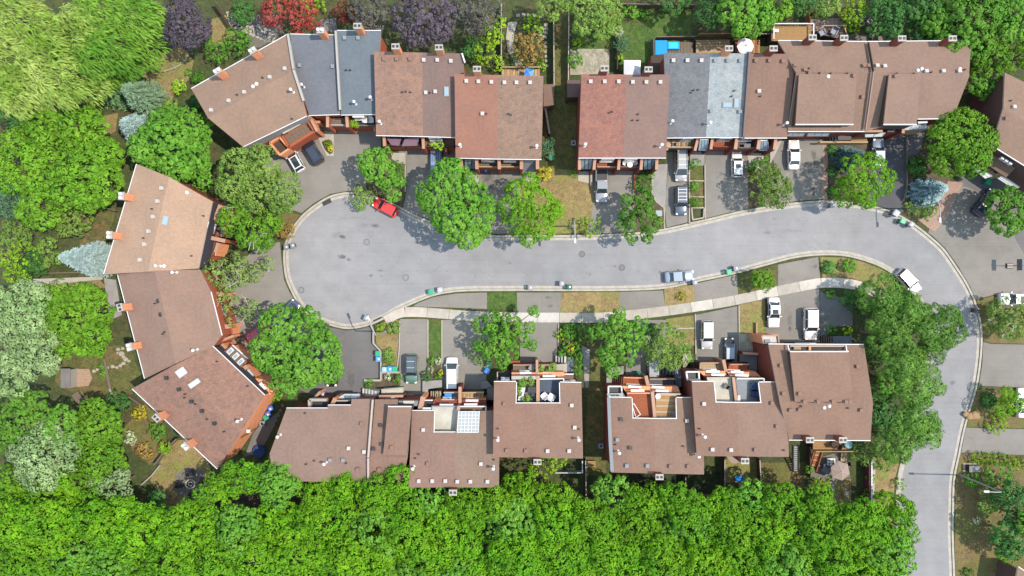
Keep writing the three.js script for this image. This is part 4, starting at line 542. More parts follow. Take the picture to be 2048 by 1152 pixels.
// ---- lower row fronts
level(H.s1, [[622, 798], [656, 798], [656, 815], [622, 815]], 4.4, M.dark, { rail: [0, 3], rm: M.offwhite, rw: 0.42, rh: 0.9, side: M.brickRed }); wing(H.s1, 628, 797, 640, 784, 3.2, 0.3, M.brickOrange); wing(H.s1, 664, 810, 670, 797, 5.2, 0.5, M.brickOrange); level(H.s1, [[672, 800], [702, 800], [702, 811], [672, 811]], 4.6, M.soil, { name: 'planter', rail: [0], rm: M.trim, side: M.brickRed });
canopy(H.s1, [[675, 796, 3.6], [720, 796, 3.6], [720, 788, 3.2], [690, 788, 3.2]], 3.4, M.paleGlass, 2); stairs(H.s1, [[726, 776], [726, 797], [756, 797], [756, 782]].map((q) => q), 0.4, 2.4, 5, M.concWhite, M.metal); part('stair_landing', prism(rect(729, 790, 752, 797, 2.5), 0, 2), M.concGrey, H.s1);
level(H.s2, [[763, 779], [806, 775], [806, 790], [763, 793]], 1.8, M.cream, { name: 'landing', side: M.cream, rail: [0], rm: M.offwhite, rh: 0.3 }); wing(H.s2, 758, 793, 806, 792, 4.0, 0.3, M.brickRed); canopy(H.s2, [[770, 796, 3.9], [780, 791, 3.7], [794, 791, 3.7], [786, 797, 3.9]], 3.8, M.paleGlass, 1);
level(H.s2, [[797, 800], [839, 800], [839, 812], [797, 812]], 5.2, M.greyDeck, { name: 'flat_roof', side: M.brickRed, rail: [0], rm: M.woodDark, rh: 0.2 }); part('roof_hatch', prism(rect(806, 800, 828, 807, 5.35), 5.1, 2), M.concWhite, H.s2); part('railing', bar(P(806, 789, 3.4), P(842, 789, 3.4), 0.1, 0.1), M.dark, H.s2); wing(H.s2, 846, 794, 840, 818, 5.6, 0.6, M.brickOrange);
// s3
level(H.s3, [[845, 762], [884, 760], [884, 774], [856, 778], [856, 796], [845, 796]], 0.7, M.concGrey, { name: 'landing', side: M.stoneDark }); stairs(H.s3, [[862, 797], [862, 782], [884, 782], [884, 797]], 0.8, 2.8, 5, M.woodPale); level(H.s3, [[888, 784], [917, 784], [917, 800], [888, 800]], 3.0, M.greyDeck, { side: M.brickRed, rail: [0], rm: M.trim }); 
level(H.s3, [[868, 800], [916, 800], [918, 811], [864, 811]], 4.6, M.brickRed, { name: 'bay_wall', side: M.brickOrange }); win(H.s3, 880, 810, 906, 810, 5.9); win(H.s3, 884, 801, 908, 801, 4.5); level(H.s3, [[864, 812], [915, 812], [912, 866], [865, 866]], 6.0, M.cream, { name: 'terrace', side: M.brickRed, rail: [0], rm: M.greyDeck, rh: 0.4 });
wing(H.s3, 920, 774, 920, 806, 5.0, 0.4, M.brickRed); wing(H.s3, 917, 812, 913, 866, 7.0, 0.3, mat(A(190, 160, 156))); level(H.s3, [[846, 800], [866, 800], [862, 819], [846, 819]], 4.4, M.dark, { name: 'flat_roof', side: M.brickRed, rail: [0], rm: M.white, rh: 0.25 }); win(H.s3, 846, 817, 862, 817, 5.8);
level(H.s3b, [[924, 784], [968, 784], [966, 800], [924, 800]], 3.0, [M.wood, M.woodPale], { side: M.woodDark, rail: [0], rm: M.woodPale, boards: 12 }); level(H.s3b, [[922, 800], [972, 799], [972, 811], [922, 811]], 4.6, M.brickRed, { name: 'bay_wall', side: M.brickOrange }); win(H.s3b, 932, 801, 956, 801, 4.6); win(H.s3b, 929, 809, 954, 809, 5.6);
level(H.s3b, [[919, 812], [972, 812], [972, 822], [919, 822]], 5.8, RM.low, { name: 'flat_roof', side: M.brickRed, rail: [0, 1, 3], rm: M.white, rh: 0.5 }); level(H.s3b, [[916, 824], [958, 824], [958, 866], [914, 866]], 6.2, M.stoneDark, { name: 'terrace', side: M.brickRed });
{ const t = H.s3b, g = part('glazed_roof', prism([P(917, 823, 7.55), P(958, 823, 7.55), P(957, 865, 7.7), P(914, 865, 7.7)], (v) => v.y - 0.02, 2), new THREE.MeshPhysicalMaterial({ color: B(0.36, 0.4, 0.4), roughness: 0.2, transmission: 0.3, thickness: 0, side: THREE.DoubleSide }), t);
  for (let k = 0; k <= 6; k++) { const u = k / 6; part('glazing_bar', bar(P(917 + 41 * u, 823, 7.58), P(914 + 43 * u, 865, 7.74), 0.08, 0.08, 0.05), M.white, g); part('glazing_bar', bar(P(917 - 3 * u, 823 + 42 * u, 7.58 + 0.16 * u), P(958 - u, 823 + 42 * u, 7.58 + 0.16 * u), 0.07, 0.08, 0.045), M.white, g); } }
level(H.s3b, [[974, 778], [987, 776], [987, 800], [974, 800]], 2.2, M.concDull, { name: 'landing', side: M.stoneDark }); level(H.s3b, [[962, 763], [974, 761], [987, 776], [962, 778]], 0.6, M.concGrey, { name: 'landing', side: M.stoneDark });
// s4
level(H.s4, [[1012, 722], [1040, 722], [1040, 728], [1012, 728]], 1.4, M.brick, { name: 'planter', side: M.brickOrange }); level(H.s4, [[1026, 729], [1071, 729], [1071, 745], [1026, 745]], 3.2, M.woodGrey, { side: M.brickRed, rail: [0], rm: M.coping, boards: 10 }); level(H.s4, [[1023, 745], [1074, 745], [1074, 753], [1023, 753]], 5.0, M.brickOrange, { name: 'bay_wall', side: M.brickOrange }); win(H.s4, 1040, 746, 1062, 746, 5.0); wing(H.s4, 1074, 720, 1074, 752, 5.0, 0.3, M.coping);
level(H.s4, [[1023, 754], [1074, 754], [1075, 807], [1032, 807]], 6.4, M.stoneDark, { name: 'terrace', side: M.brickRed, rail: [0], rm: M.offwhite, rw: 0.5, rh: 0.8 }); level(H.s4, [[995, 743], [1021, 743], [1021, 760], [995, 760]], 3.2, M.dark, { name: 'flat_roof', side: M.brickRed, rail: [3], rm: M.offwhite }); win(H.s4, 1003, 760, 1018, 760, 6);
level(H.s4b, [[1077, 729], [1112, 729], [1112, 745], [1077, 745]], 3.2, M.woodPale, { side: M.brickRed, rail: [0], rm: M.coping }); level(H.s4b, [[1112, 729], [1134, 727], [1134, 745], [1112, 745]], 3.0, M.conc, { name: 'landing', side: M.brickRed }); level(H.s4b, [[1134, 716], [1147, 714], [1147, 746], [1134, 746]], 1.6, M.blueStone, { name: 'landing', side: M.stoneDark }); stairs(H.s4b, [[1111, 724], [1111, 711], [1134, 713], [1134, 726]], 0.4, 2.2, 4, M.concWhite, M.metal);
level(H.s4b, [[1076, 745], [1128, 744], [1128, 753], [1076, 753]], 5.0, M.brickOrange, { name: 'bay_wall', side: M.brickOrange }); win(H.s4b, 1086, 746, 1110, 746, 4.8); win(H.s4b, 1086, 752, 1110, 752, 5.8); level(H.s4b, [[1077, 757], [1127, 756], [1121, 807], [1077, 807]], 6.4, M.navy, { name: 'terrace', side: M.brickRed, rail: [0, 1], rm: M.white, rh: 0.7, boards: 14 }); level(H.s4b, [[1128, 748], [1147, 748], [1147, 759], [1128, 759]], 4.8, RM.low, { name: 'flat_roof', side: M.brickRed, rail: [0], rm: M.white, rh: 0.2 }); canopy(H.s4b, [[1128, 760, 5.4], [1150, 760, 5.4], [1154, 765, 5.8], [1126, 765, 5.8]], 5.6, M.offwhite, 1); wing(H.s4b, 1076, 752, 1076, 807, 7.3, 0.42, mat(A(214, 198, 190)));
// s5
level(H.s5, [[1213, 736], [1247, 732], [1247, 748], [1224, 752], [1224, 770], [1213, 770]], 1.4, M.concGrey, { name: 'landing', side: M.brickRed }); stairs(H.s5, [[1226, 770], [1226, 753], [1246, 753], [1246, 770]], 0.9, 2.8, 5, M.woodRed); level(H.s5, [[1246, 754], [1291, 755], [1291, 771], [1246, 771]], 3.0, M.woodRed, { side: M.brickRed, rail: [0], rm: M.brickOrange, boards: 13 }); level(H.s5, [[1244, 772], [1300, 772], [1304, 784], [1252, 784]], 4.8, M.brickOrange, { name: 'bay_wall', side: M.brickOrange }); win(H.s5, 1257, 773, 1282, 774, 4.8); win(H.s5, 1262, 781, 1288, 781, 5.8);
level(H.s5, [[1253, 785], [1305, 785], [1309, 838], [1264, 838]], 5.7, M.woodRed, { name: 'terrace', side: M.brickRed, rail: [0], rm: M.brickOrange, boards: 26, along: 1 }); wing(H.s5, 1292, 752, 1297, 775, 4.4, 0.42, M.coping); wing(H.s5, 1305, 784, 1310, 838, 6.6, 0.4, M.offwhite); level(H.s5, [[1216, 772], [1242, 772], [1243, 786], [1216, 786]], 4.6, M.dark, { name: 'flat_roof', side: M.brickRed, rail: [0, 1, 3], rm: M.white, rw: 0.2, rh: 0.5 }); canopy(H.s5, [[1214, 787, 5.4], [1247, 787, 5.4], [1250, 794, 6.4], [1215, 794, 6.4]], 6, M.white, 1); 
for (const k of [0, 1]) put('window', box(0, 0, 0, 0.5, 0.06, 0.25), M.dark, H.s5, P(1226 + k * 9, 791, 6.15));
{ const t = H.s5, q = [[1264, 810], [1268, 807], [1281, 829], [1272, 835]].map((p) => P(p[0], p[1], 6.9)); for (let k = 0; k < 4; k++) part('white_rail', bar(q[k], q[(k + 1) % 4], 0.09, 0.09), M.white, t); for (const p of q) part('rail_post', cyl(p.x, 5.7, p.z, 0.05, 0.05, 1.18, 8), M.white, t); }
level(H.s5b, [[1298, 757], [1348, 757], [1348, 772], [1298, 772]], 3.0, M.dark, { side: M.brickRed, rail: [0], rm: M.coping }); stairs(H.s5b, [[1324, 748], [1324, 736], [1351, 738], [1351, 750]], 0.3, 1.8, 4, M.blueStone, M.dark); level(H.s5b, [[1350, 740], [1363, 740], [1363, 774], [1350, 774]], 1.8, M.blueStone, { name: 'landing', side: M.stoneDark }); level(H.s5b, [[1300, 773], [1356, 773], [1360, 785], [1304, 784]], 4.8, M.brickOrange, { name: 'bay_wall', side: M.brickOrange }); win(H.s5b, 1304, 774, 1328, 775, 4.8); win(H.s5b, 1312, 781, 1336, 782, 5.8);
level(H.s5b, [[1311, 786], [1360, 787], [1354, 838], [1312, 838]], 5.7, [M.woodPale, M.wood], { name: 'terrace', side: M.brickRed, rail: [0], rm: M.trim, boards: 9, along: 1 });
// s6
level(H.s6, [[1366, 706], [1381, 702], [1381, 722], [1366, 740]], 0.8, M.conc, { name: 'landing', side: M.brick }); stairs(H.s6, [[1380, 741], [1380, 724], [1399, 724], [1399, 741]], 0.6, 2.6, 5, M.woodDark); level(H.s6, [[1399, 725], [1448, 725], [1447, 741], [1399, 741]], 3.0, M.woodPale, { side: M.brickRed, rail: [0], rm: M.coping, boards: 13 }); level(H.s6, [[1397, 742], [1449, 742], [1454, 753], [1408, 752]], 4.8, M.brickOrange, { name: 'bay_wall', side: M.brickOrange }); win(H.s6, 1412, 743, 1438, 743, 4.8); win(H.s6, 1423, 749, 1448, 750, 5.8);
level(H.s6, [[1413, 755], [1466, 755], [1472, 806], [1430, 805]], 6.6, M.cream, { name: 'terrace', side: M.brickRed, rail: [0], rm: M.offwhite, rh: 0.3 }); wing(H.s6, 1447, 720, 1453, 747, 4.4, 0.4, M.coping); wing(H.s6, 1467, 755, 1473, 806, 7.4, 0.36, mat(A(165, 150, 146))); level(H.s6, [[1371, 743], [1396, 743], [1397, 760], [1374, 760]], 5.2, M.dark, { name: 'flat_roof', side: M.brickRed, rail: [0, 1, 3], rm: M.white, rw: 0.2, rh: 0.5 }); canopy(H.s6, [[1376, 758, 6.0], [1398, 758, 6.0], [1404, 763, 6.8], [1384, 763, 6.8]], 6.4, M.offwhite, 1);
level(H.s6b, [[1458, 728], [1495, 728], [1495, 742], [1456, 742]], 3.0, M.brick, { side: M.brickRed, rail: [0], rm: M.coping }); level(H.s6b, [[1480, 708], [1514, 708], [1514, 744], [1498, 744], [1496, 724], [1480, 724]], 1.4, M.driveDark, { name: 'landing', side: M.brickRed }); level(H.s6b, [[1454, 744], [1512, 744], [1522, 754], [1462, 754]], 4.8, M.brickOrange, { name: 'bay_wall', side: M.brickOrange }); win(H.s6b, 1462, 744, 1486, 745, 4.8); win(H.s6b, 1471, 750, 1496, 751, 5.8); wing(H.s6b, 1486, 706, 1516, 708, 2.4, 0.3, M.brickRed);
level(H.s6b, [[1471, 756], [1525, 756], [1523, 806], [1477, 806]], 6.6, M.greyDeck, { name: 'terrace', side: M.brickRed, rail: [0, 1], rm: M.white, rh: 0.7 });
// s7
level(H.s7, [[1522, 671], [1555, 671], [1557, 688], [1526, 688]], 5.4, M.concWhite, { name: 'flat_roof', side: M.brickOrange, rail: [0, 1, 3], rm: M.coping, rh: 0.3 }); put('roof_hatch', box(0, 0.1, 0, 0.8, 0.24, 0.5), M.greyDeck, H.s7, P(1534, 682, 5.4)); win(H.s7, 1600, 690, 1640, 690, 6.9); level(H.s7, [[1580, 692], [1692, 692], [1695, 702], [1580, 702]], 7.9, M.woodDark, { name: 'recess', to: 6, side: M.woodDark, rail: [0], rm: M.trim, rh: 0.15 }); part('beam', prism(rect(1588, 694, 1602, 699, 8.3), 7.9, 2), M.wood, H.s7); part('beam', prism(rect(1618, 693, 1622, 702, 8.3), 7.9, 2), M.brickOrange, H.s7);
part('white_rail', bar(P(1576, 690, 8.2), P(1579, 702, 8.6), 0.14, 0.2), M.white, H.s7); part('white_rail', bar(P(1692, 690, 8.2), P(1694, 702, 8.6), 0.14, 0.2), M.white, H.s7); stairs(H.s7, [[1641, 690], [1641, 672], [1664, 672], [1664, 690]], 0.3, 2.0, 5, M.woodGrey); level(H.s7, [[1665, 673], [1703, 673], [1703, 689], [1665, 689]], 1.4, M.blueStone, { name: 'landing', side: M.stoneDark }); part('pergola_beam', bar(P(1570, 686, 3.6), P(1640, 686, 3.6), 0.3, 0.2), M.woodDark, H.s7);

// ---------------------------------------------------------------- vehicles
const paint = (r, g, b, rough = 0.32, metal = 0) => new THREE.MeshPhysicalMaterial({ color: B(r, g, b), roughness: rough, metalness: metal, clearcoat: 0.7, clearcoatRoughness: 0.08, side: THREE.DoubleSide });
const KIND = {
  sedan: { L: 4.75, W: 1.84, belt: 0.94, roof: 1.44, b: [-0.37, 0.2], t: [-0.22, 0.04], st: [[-0.5, 0.6, 0.74], [-0.492, 0.76, 0.86], [-0.47, 0.88, 0.95], [-0.42, 0.95, 0.99], [-0.34, 0.985, 1.0], [0, 1, 0.97], [0.2, 1, 0.97], [0.34, 0.975, 0.91], [0.42, 0.93, 0.84], [0.465, 0.85, 0.76], [0.488, 0.72, 0.67], [0.498, 0.52, 0.6]] },
  hatch: { L: 4.2, W: 1.78, belt: 0.98, roof: 1.52, b: [-0.465, 0.24], t: [-0.37, 0.07], st: [[-0.5, 0.62, 0.78], [-0.49, 0.8, 0.92], [-0.465, 0.9, 0.99], [-0.4, 0.96, 1.0], [-0.3, 0.99, 1.0], [0, 1, 0.98], [0.22, 1, 0.98], [0.35, 0.97, 0.93], [0.43, 0.92, 0.85], [0.468, 0.83, 0.77], [0.49, 0.7, 0.68], [0.499, 0.5, 0.6]] },
  suv: { L: 4.75, W: 1.92, belt: 1.08, roof: 1.74, b: [-0.475, 0.22], t: [-0.42, 0.08], st: [[-0.5, 0.66, 0.84], [-0.49, 0.84, 1.0], [-0.465, 0.93, 1.08], [-0.4, 0.975, 1.1], [-0.3, 0.99, 1.1], [0, 1, 1.08], [0.2, 1, 1.08], [0.36, 0.975, 1.03], [0.44, 0.93, 0.94], [0.474, 0.84, 0.84], [0.492, 0.7, 0.72], [0.499, 0.5, 0.64]] },
  van: { L: 5.1, W: 1.99, belt: 1.06, roof: 1.8, b: [-0.485, 0.31], t: [-0.455, 0.13], st: [[-0.5, 0.7, 0.84], [-0.49, 0.86, 0.98], [-0.465, 0.94, 1.06], [-0.4, 0.98, 1.08], [-0.3, 0.99, 1.08], [0, 1, 1.06], [0.26, 1, 1.05], [0.38, 0.97, 0.96], [0.44, 0.91, 0.86], [0.475, 0.81, 0.76], [0.493, 0.66, 0.66], [0.499, 0.48, 0.6]] },
  pickup: { L: 5.7, W: 2.0, belt: 1.1, roof: 1.86, b: [-0.1, 0.25], t: [-0.075, 0.12], st: [[-0.5, 0.9, 1.05], [-0.494, 0.97, 1.12], [-0.4, 1, 1.12], [-0.3, 1, 1.12], [-0.1, 1, 1.12], [0, 1, 1.12], [0.22, 1, 1.12], [0.36, 0.985, 1.09], [0.44, 0.95, 1.0], [0.478, 0.88, 0.9], [0.493, 0.76, 0.76], [0.499, 0.6, 0.66]] },
};
const carCache = {};
function carParts(kind) {
  if (carCache[kind]) return carCache[kind];
  const k = KIND[kind], { L, W } = k, pos = [], rings = k.st.map(([t, w, h]) => { const x = t * L, z = w * W / 2; return [[0.26, -z * 0.95], [0.5, -z], [h - 0.2, -z], [h - 0.05, -z * 0.95], [h, -z * 0.84], [h + 0.035, -z * 0.4], [h + 0.045, 0], [h + 0.035, z * 0.4], [h, z * 0.84], [h - 0.05, z * 0.95], [h - 0.2, z], [0.5, z], [0.26, z * 0.95]].map(([y, zz]) => V(x, y, zz)); });
  const tri = (a, b, c) => pos.push(a.x, a.y, a.z, b.x, b.y, b.z, c.x, c.y, c.z);
  for (let i = 0; i < rings.length - 1; i++) for (let j = 0; j < 12; j++) { const a = rings[i][j], b = rings[i][j + 1], c = rings[i + 1][j + 1], d = rings[i + 1][j]; tri(a, b, c); tri(a, c, d); }
  for (const r of [rings[0], rings[rings.length - 1]]) { const c = V(r[0].x, 0.5, 0); for (let j = 0; j < 12; j++) tri(r[j], r[j + 1], c); tri(r[12], r[0], c); }
  let body = new THREE.BufferGeometry(); body.setAttribute('position', new THREE.Float32BufferAttribute(pos, 3)); body.setAttribute('uv', new THREE.Float32BufferAttribute(new Float32Array(pos.length / 3 * 2), 2)); body.computeVertexNormals();
  body = toCreasedNormals(body, 0.7);
  const zb = W * 0.46, zt = W * 0.375, yb = k.belt, yt = k.roof - 0.04, xb = k.b.map((v) => v * L), xt = k.t.map((v) => v * L);
  const Q = (l) => { const p = []; for (const [a, b, c, d] of l) for (const v of [a, b, c, a, c, d]) p.push(v.x, v.y, v.z); const g = new THREE.BufferGeometry(); g.setAttribute('position', new THREE.Float32BufferAttribute(p, 3)); g.setAttribute('uv', new THREE.Float32BufferAttribute(new Float32Array(p.length / 3 * 2), 2)); g.computeVertexNormals(); return g; };
  const b0 = V(xb[0], yb, -zb), b1 = V(xb[1], yb, -zb), b2 = V(xb[1], yb, zb), b3 = V(xb[0], yb, zb), t0 = V(xt[0], yt, -zt), t1 = V(xt[1], yt, -zt), t2 = V(xt[1], yt, zt), t3 = V(xt[0], yt, zt);
  const pil = [[b0, t0], [b1, t1], [b2, t2], [b3, t3]].map(([a, b]) => bar(a, b, 0.1, 0.08, 0.03));
  const mid = (xb[0] + xt[0] + xb[1] + xt[1]) / 4; for (const s of [-1, 1]) pil.push(bar(V(mid, yb, s * zb), V(mid, yt, s * zt), 0.12, 0.06, 0.02));
  const rl = xt[1] - xt[0] + 0.16, roof = new RoundedBoxGeometry(rl, 0.12, zt * 2 + 0.12, 3, 0.055); roof.translate((xt[0] + xt[1]) / 2, k.roof - 0.02, 0);
  const o = { k, body, wind: Q([[b1, b2, t2, t1]]), rear: Q([[b0, b3, t3, t0]]), side: [Q([[b0, b1, t1, t0]]), Q([[b3, b2, t2, t3]])], roof: merge([roof, ...pil]) };
  const wr = kind === 'pickup' ? 0.4 : kind === 'sedan' || kind === 'hatch' ? 0.32 : 0.36, ty = new THREE.CylinderGeometry(wr, wr, 0.22, 18); ty.rotateX(Math.PI / 2); const rim = new THREE.CylinderGeometry(wr * 0.62, wr * 0.62, 0.24, 14); rim.rotateX(Math.PI / 2);
  Object.assign(o, { wr, ty, rim, mirror: new RoundedBoxGeometry(0.16, 0.15, 0.26, 2, 0.05), light: new RoundedBoxGeometry(0.34, 0.13, 0.34, 2, 0.05), tail: new RoundedBoxGeometry(0.08, 0.2, 0.2, 2, 0.03) });
  return (carCache[kind] = o);
}
function car(x, y, deg, kind, m, label, o = {}) {
  const c = carParts(kind), k = c.k, t = thing(o.name ?? 'parked_car', label, o.cat ?? 'car', P(x, y, 0.9).setY(o.road ? RY + 0.004 : 0.05), { group: 'cars parked along the street and on the driveways' }); t.rotation.y = deg * Math.PI / 180;
  const sc = o.s ?? 1; t.scale.set(sc, sc, sc);
  const L = (n, g, mm, p, at, ry = 0) => put(n, g, mm, p, at ?? V(0, 0, 0), ry, true);
  L('body', c.body, m, t); L('windscreen', c.wind, M.carGlass, t); L('rear_window', c.rear, M.carGlass, t); for (const g of c.side) L('side_window', g, M.carGlass, t);
  const rf = L('roof_panel', c.roof, o.roof ?? m, t);
  if (o.sun) L('sunroof', new RoundedBoxGeometry(o.sun === 2 ? 1.7 : 0.7, 0.03, 0.95, 1, 0.01), M.carGlass, rf, V((k.t[0] + k.t[1]) / 2 * k.L + (o.sun === 2 ? 0 : 0.3), k.roof + 0.045, 0));
  if (o.rails) for (const s of [-1, 1]) L('roof_rail', new THREE.BoxGeometry((k.t[1] - k.t[0]) * k.L * 0.9, 0.06, 0.05), o.rails === 2 ? M.metal : M.black, rf, V((k.t[0] + k.t[1]) / 2 * k.L, k.roof + 0.08, s * k.W * 0.34));
  if (o.bars) for (let i = 0; i < o.bars; i++) L('roof_bar', new THREE.BoxGeometry(0.07, 0.05, k.W * 0.7), M.metal, rf, V(((k.t[0] + (k.t[1] - k.t[0]) * (i + 0.7) / (o.bars + 0.4))) * k.L, k.roof + 0.07, 0));
  for (const sx of [-0.31, 0.31]) for (const s of [-1, 1]) { const w = L('wheel', c.ty, M.tyre, t, V(sx * k.L, c.wr, s * (k.W / 2 - 0.1))); L('rim', c.rim, M.rim, w); }
  for (const s of [-1, 1]) { L('mirror', c.mirror, o.mirror ?? m, t, V(k.b[1] * k.L - 0.32, k.belt + 0.05, s * (k.W / 2 + 0.1))); L('headlight', c.light, M.lampGlass, t, V(k.L * 0.442, k.st[8][2] - 0.05, s * k.W * 0.345)); L('tail_light', c.tail, M.tail, t, V(-k.L * 0.488, k.belt - 0.18, s * k.W * 0.37)); }
  if (kind === 'pickup') { const bed = L('truck_bed', merge([box(-0.31 * k.L, 1.17, 0, 0.36 * k.L, 0.03, k.W * 0.86)]), o.bed ?? M.black, t); if (o.bed) for (let i = 0; i < 5; i++) L('bed_rib', new THREE.BoxGeometry(0.36 * k.L, 0.03, 0.06), M.metal, bed, V(-0.31 * k.L, 1.2, (i - 2) * 0.34)); else for (const s of [-1, 1]) L('bed_side', new THREE.BoxGeometry(0.37 * k.L, 0.08, 0.12), M.binGrey, bed, V(-0.31 * k.L, 1.2, s * k.W * 0.46)); }
  return t;
}
const pw = paint(0.5, 0.5, 0.5, 0.3), ps = paint(0.2, 0.21, 0.225, 0.3, 0.1), pn = paint(0.018, 0.026, 0.05, 0.25), pk = paint(0.014, 0.014, 0.016, 0.25), pr = paint(0.62, 0.016, 0.012, 0.35), pg = paint(0.075, 0.15, 0.125, 0.3, 0.1), pb = paint(0.16, 0.205, 0.26, 0.3, 0.1), pdb = paint(0.05, 0.066, 0.095, 0.28, 0.1), pbl = paint(0.13, 0.2, 0.3, 0.4), pnv = paint(0.012, 0.016, 0.05, 0.25);
car(589, 319, 120, 'hatch', pw, 'white car with a black glass roof, half under the olive tree by the angled house', { sun: 2 });
car(624, 301, 122, 'suv', pk, 'black SUV with a dark blue roof beside the oval flower bed', { roof: pnv, sun: 2, rails: 1 });
car(872, 332, -90, 'pickup', pbl, 'blue pickup truck with a ribbed bed cover, front hidden under the big maple', { name: 'pickup_truck', cat: 'pickup truck', bed: mat(A(120, 152, 190)), s: 0.92 });
car(770, 414, 152, 'hatch', pr, 'bright red hatchback at the kerb of the turning circle', { road: 1 });
car(1203, 370, -90, 'pickup', ps, 'silver pickup truck with a black open bed below the red roof', { name: 'pickup_truck', cat: 'pickup truck', s: 0.98 });
car(1362, 331, -90, 'van', paint(0.24, 0.245, 0.25, 0.3, 0.1), 'silver minivan with roof rails parked above a dark SUV', { rails: 1, bars: 3 });
car(1362, 401, -90, 'suv', pdb, 'dark blue grey SUV with pale roof bars below the silver minivan', { bars: 4, rails: 2 });
car(1474, 328, 90, 'suv', pw, 'small white car with a black windscreen and blue sunroof on the wide driveway', { sun: 1, s: 0.86 });
car(1588, 309, 90, 'sedan', pw, 'white sedan on the oil stained driveway', {});
car(1757, 306, 90, 'sedan', pb, 'silver blue car half hidden by the bright green tree on the dark driveway', {});
car(1970, 405, 52, 'suv', pnv, 'navy SUV with chrome rails half under the tree at right', { rails: 2 });
car(2030, 598, 180, 'suv', pw, 'white SUV cut off by the right edge above the sparse tree', { sun: 1, rails: 1 });
car(1360, 553, 4, 'sedan', pb, 'pale blue grey sedan parked on the street beside the lower kerb', { road: 1 });
car(1819, 563, -47, 'suv', pw, 'white car at the bend of the street, front under the conifers', { road: 1, s: 0.95 });
car(823, 738, -90, 'suv', pg, 'green SUV with a dark roof on the driveway by the walled garden', { roof: paint(0.05, 0.07, 0.08), rails: 1, bars: 2 });
car(904, 746, 90, 'van', pw, 'long white van with a blue windscreen below the grass strip', { s: 0.98 });
car(1414, 670, -90, 'suv', paint(0.3, 0.305, 0.31), 'white car with a silver bonnet left of the black car on the lower side', { roof: pw, s: 0.98 });
car(1459, 699, 90, 'hatch', pk, 'black car with a silver blue roof right of the white car on the lower side', { roof: pb, s: 0.9 });
car(1306, 728, 90, 'suv', pk, 'black car with a silver rear window, mostly under the leaning trees', { roof: ps });
car(1548, 625, -90, 'sedan', pw, 'white sedan with a sunroof left of the white SUV', { sun: 1, s: 1.02 });
car(1621, 648, -90, 'suv', pw, 'white SUV with dark side windows beside the stone patio', { rails: 2, s: 1.08 });
car(663, 744, -90, 'sedan', pk, 'black car with only its front showing under the great maple', { s: 1 });
car(574, 626, 48, 'suv', pdb, 'dark grey car under the great maple at the left kerb', {});
car(515, 667, 35, 'hatch', paint(0.3, 0.01, 0.02), 'dark red car under the great maple beside the brown house', {});
car(2047, 806, 90, 'sedan', pw, 'white car on the right edge beside the lower island', {});

// ---------------------------------------------------------------- bins
const binBody = (() => { const g = new THREE.CylinderGeometry(0.46, 0.36, 0.95, 4, 1); g.rotateY(Math.PI / 4); g.translate(0, 0.53, 0); return g.toNonIndexed(); })(); binBody.computeVertexNormals();
const binLid = merge([new RoundedBoxGeometry(0.72, 0.09, 0.78, 2, 0.035).translate(0, 1.04, 0), box(-0.38, 0.98, 0, 0.08, 0.06, 0.6)]), binWheel = new THREE.CylinderGeometry(0.13, 0.13, 0.07, 12); binWheel.rotateX(Math.PI / 2);
const binMark = new RoundedBoxGeometry(0.26, 0.02, 0.3, 1, 0.008);
function bin(x, y, m, lid, deg, label, y0 = 0.03, s = 1.05) {
  const t = thing('wheeled_bin', label, 'bin', P(x, y, 1).setY(y0), { group: 'wheeled bins at the kerbs and houses' }); t.rotation.y = deg * Math.PI / 180; t.scale.setScalar(s);
  put('container', binBody, m, t, V(0, 0, 0), 0, true); const l = put('lid', binLid, lid ?? m, t, V(0, 0, 0), 0, true); if (lid !== m && m !== M.binGreen) put('lid_label', binMark, M.white, l, V(0.06, 1.09, 0), 0, true); for (const z of [-0.28, 0.28]) put('wheel', binWheel, M.tyre, t, V(-0.3, 0.13, z), 0, true);
}
const bb = M.binBlack, bg = M.binGrey, gr = M.binGreen, bl = M.binBlue;
bin(573, 494, bb, bg, 10, 'dark grey bin at the left kerb of the turning circle, further from the street'); bin(585, 491, bb, bg, 15, 'dark grey bin at the left kerb of the turning circle, nearer to the street', RY);
bin(862, 584, gr, gr, 10, 'green bin next to a grey bin on the street below the turning circle', RY); bin(880, 580, bg, mat(B(0.3, 0.32, 0.36)), 5, 'grey bin right of the green bin below the turning circle', RY); bin(733, 636, bg, mat(B(0.19, 0.21, 0.25)), -25, 'grey bin standing on the road beside the lamp of the walled garden', RY, 1.1);
bin(1061, 575, bg, mat(B(0.2, 0.21, 0.23)), 0, 'grey bin on the street above the driveway with two oil spots', RY); bin(1124, 567, bg, mat(B(0.2, 0.21, 0.24)), 0, 'grey bin on the street left of a dark green bin', RY); bin(1139, 574, mat(B(0.01, 0.1, 0.06)), null, 0, 'dark green bin at the kerb above the large dry grass strip', RY);
bin(1390, 565, bg, mat(B(0.19, 0.2, 0.24)), 15, 'grey bin at the kerb in front of the blue grey sedan'); bin(1459, 544, gr, gr, 10, 'green bin at the lower kerb near the small street tree', RY); bin(1473, 537, bg, mat(B(0.19, 0.2, 0.24)), 15, 'grey bin at the lower kerb above the small street tree', RY);
bin(1667, 410, bg, mat(B(0.26, 0.265, 0.28)), -12, 'pale grey bin at the upper kerb under the bright green tree', RY); bin(1791, 427, bg, mat(B(0.3, 0.34, 0.4)), -35, 'slate grey bin at the upper kerb below the dark driveway', 0.03, 1.25); bin(1807, 442, gr, gr, -20, 'green bin at the upper bend between two grey bins', RY); bin(1823, 449, bg, mat(B(0.26, 0.265, 0.28)), -35, 'pale grey bin at the upper bend nearest to the brick paving');
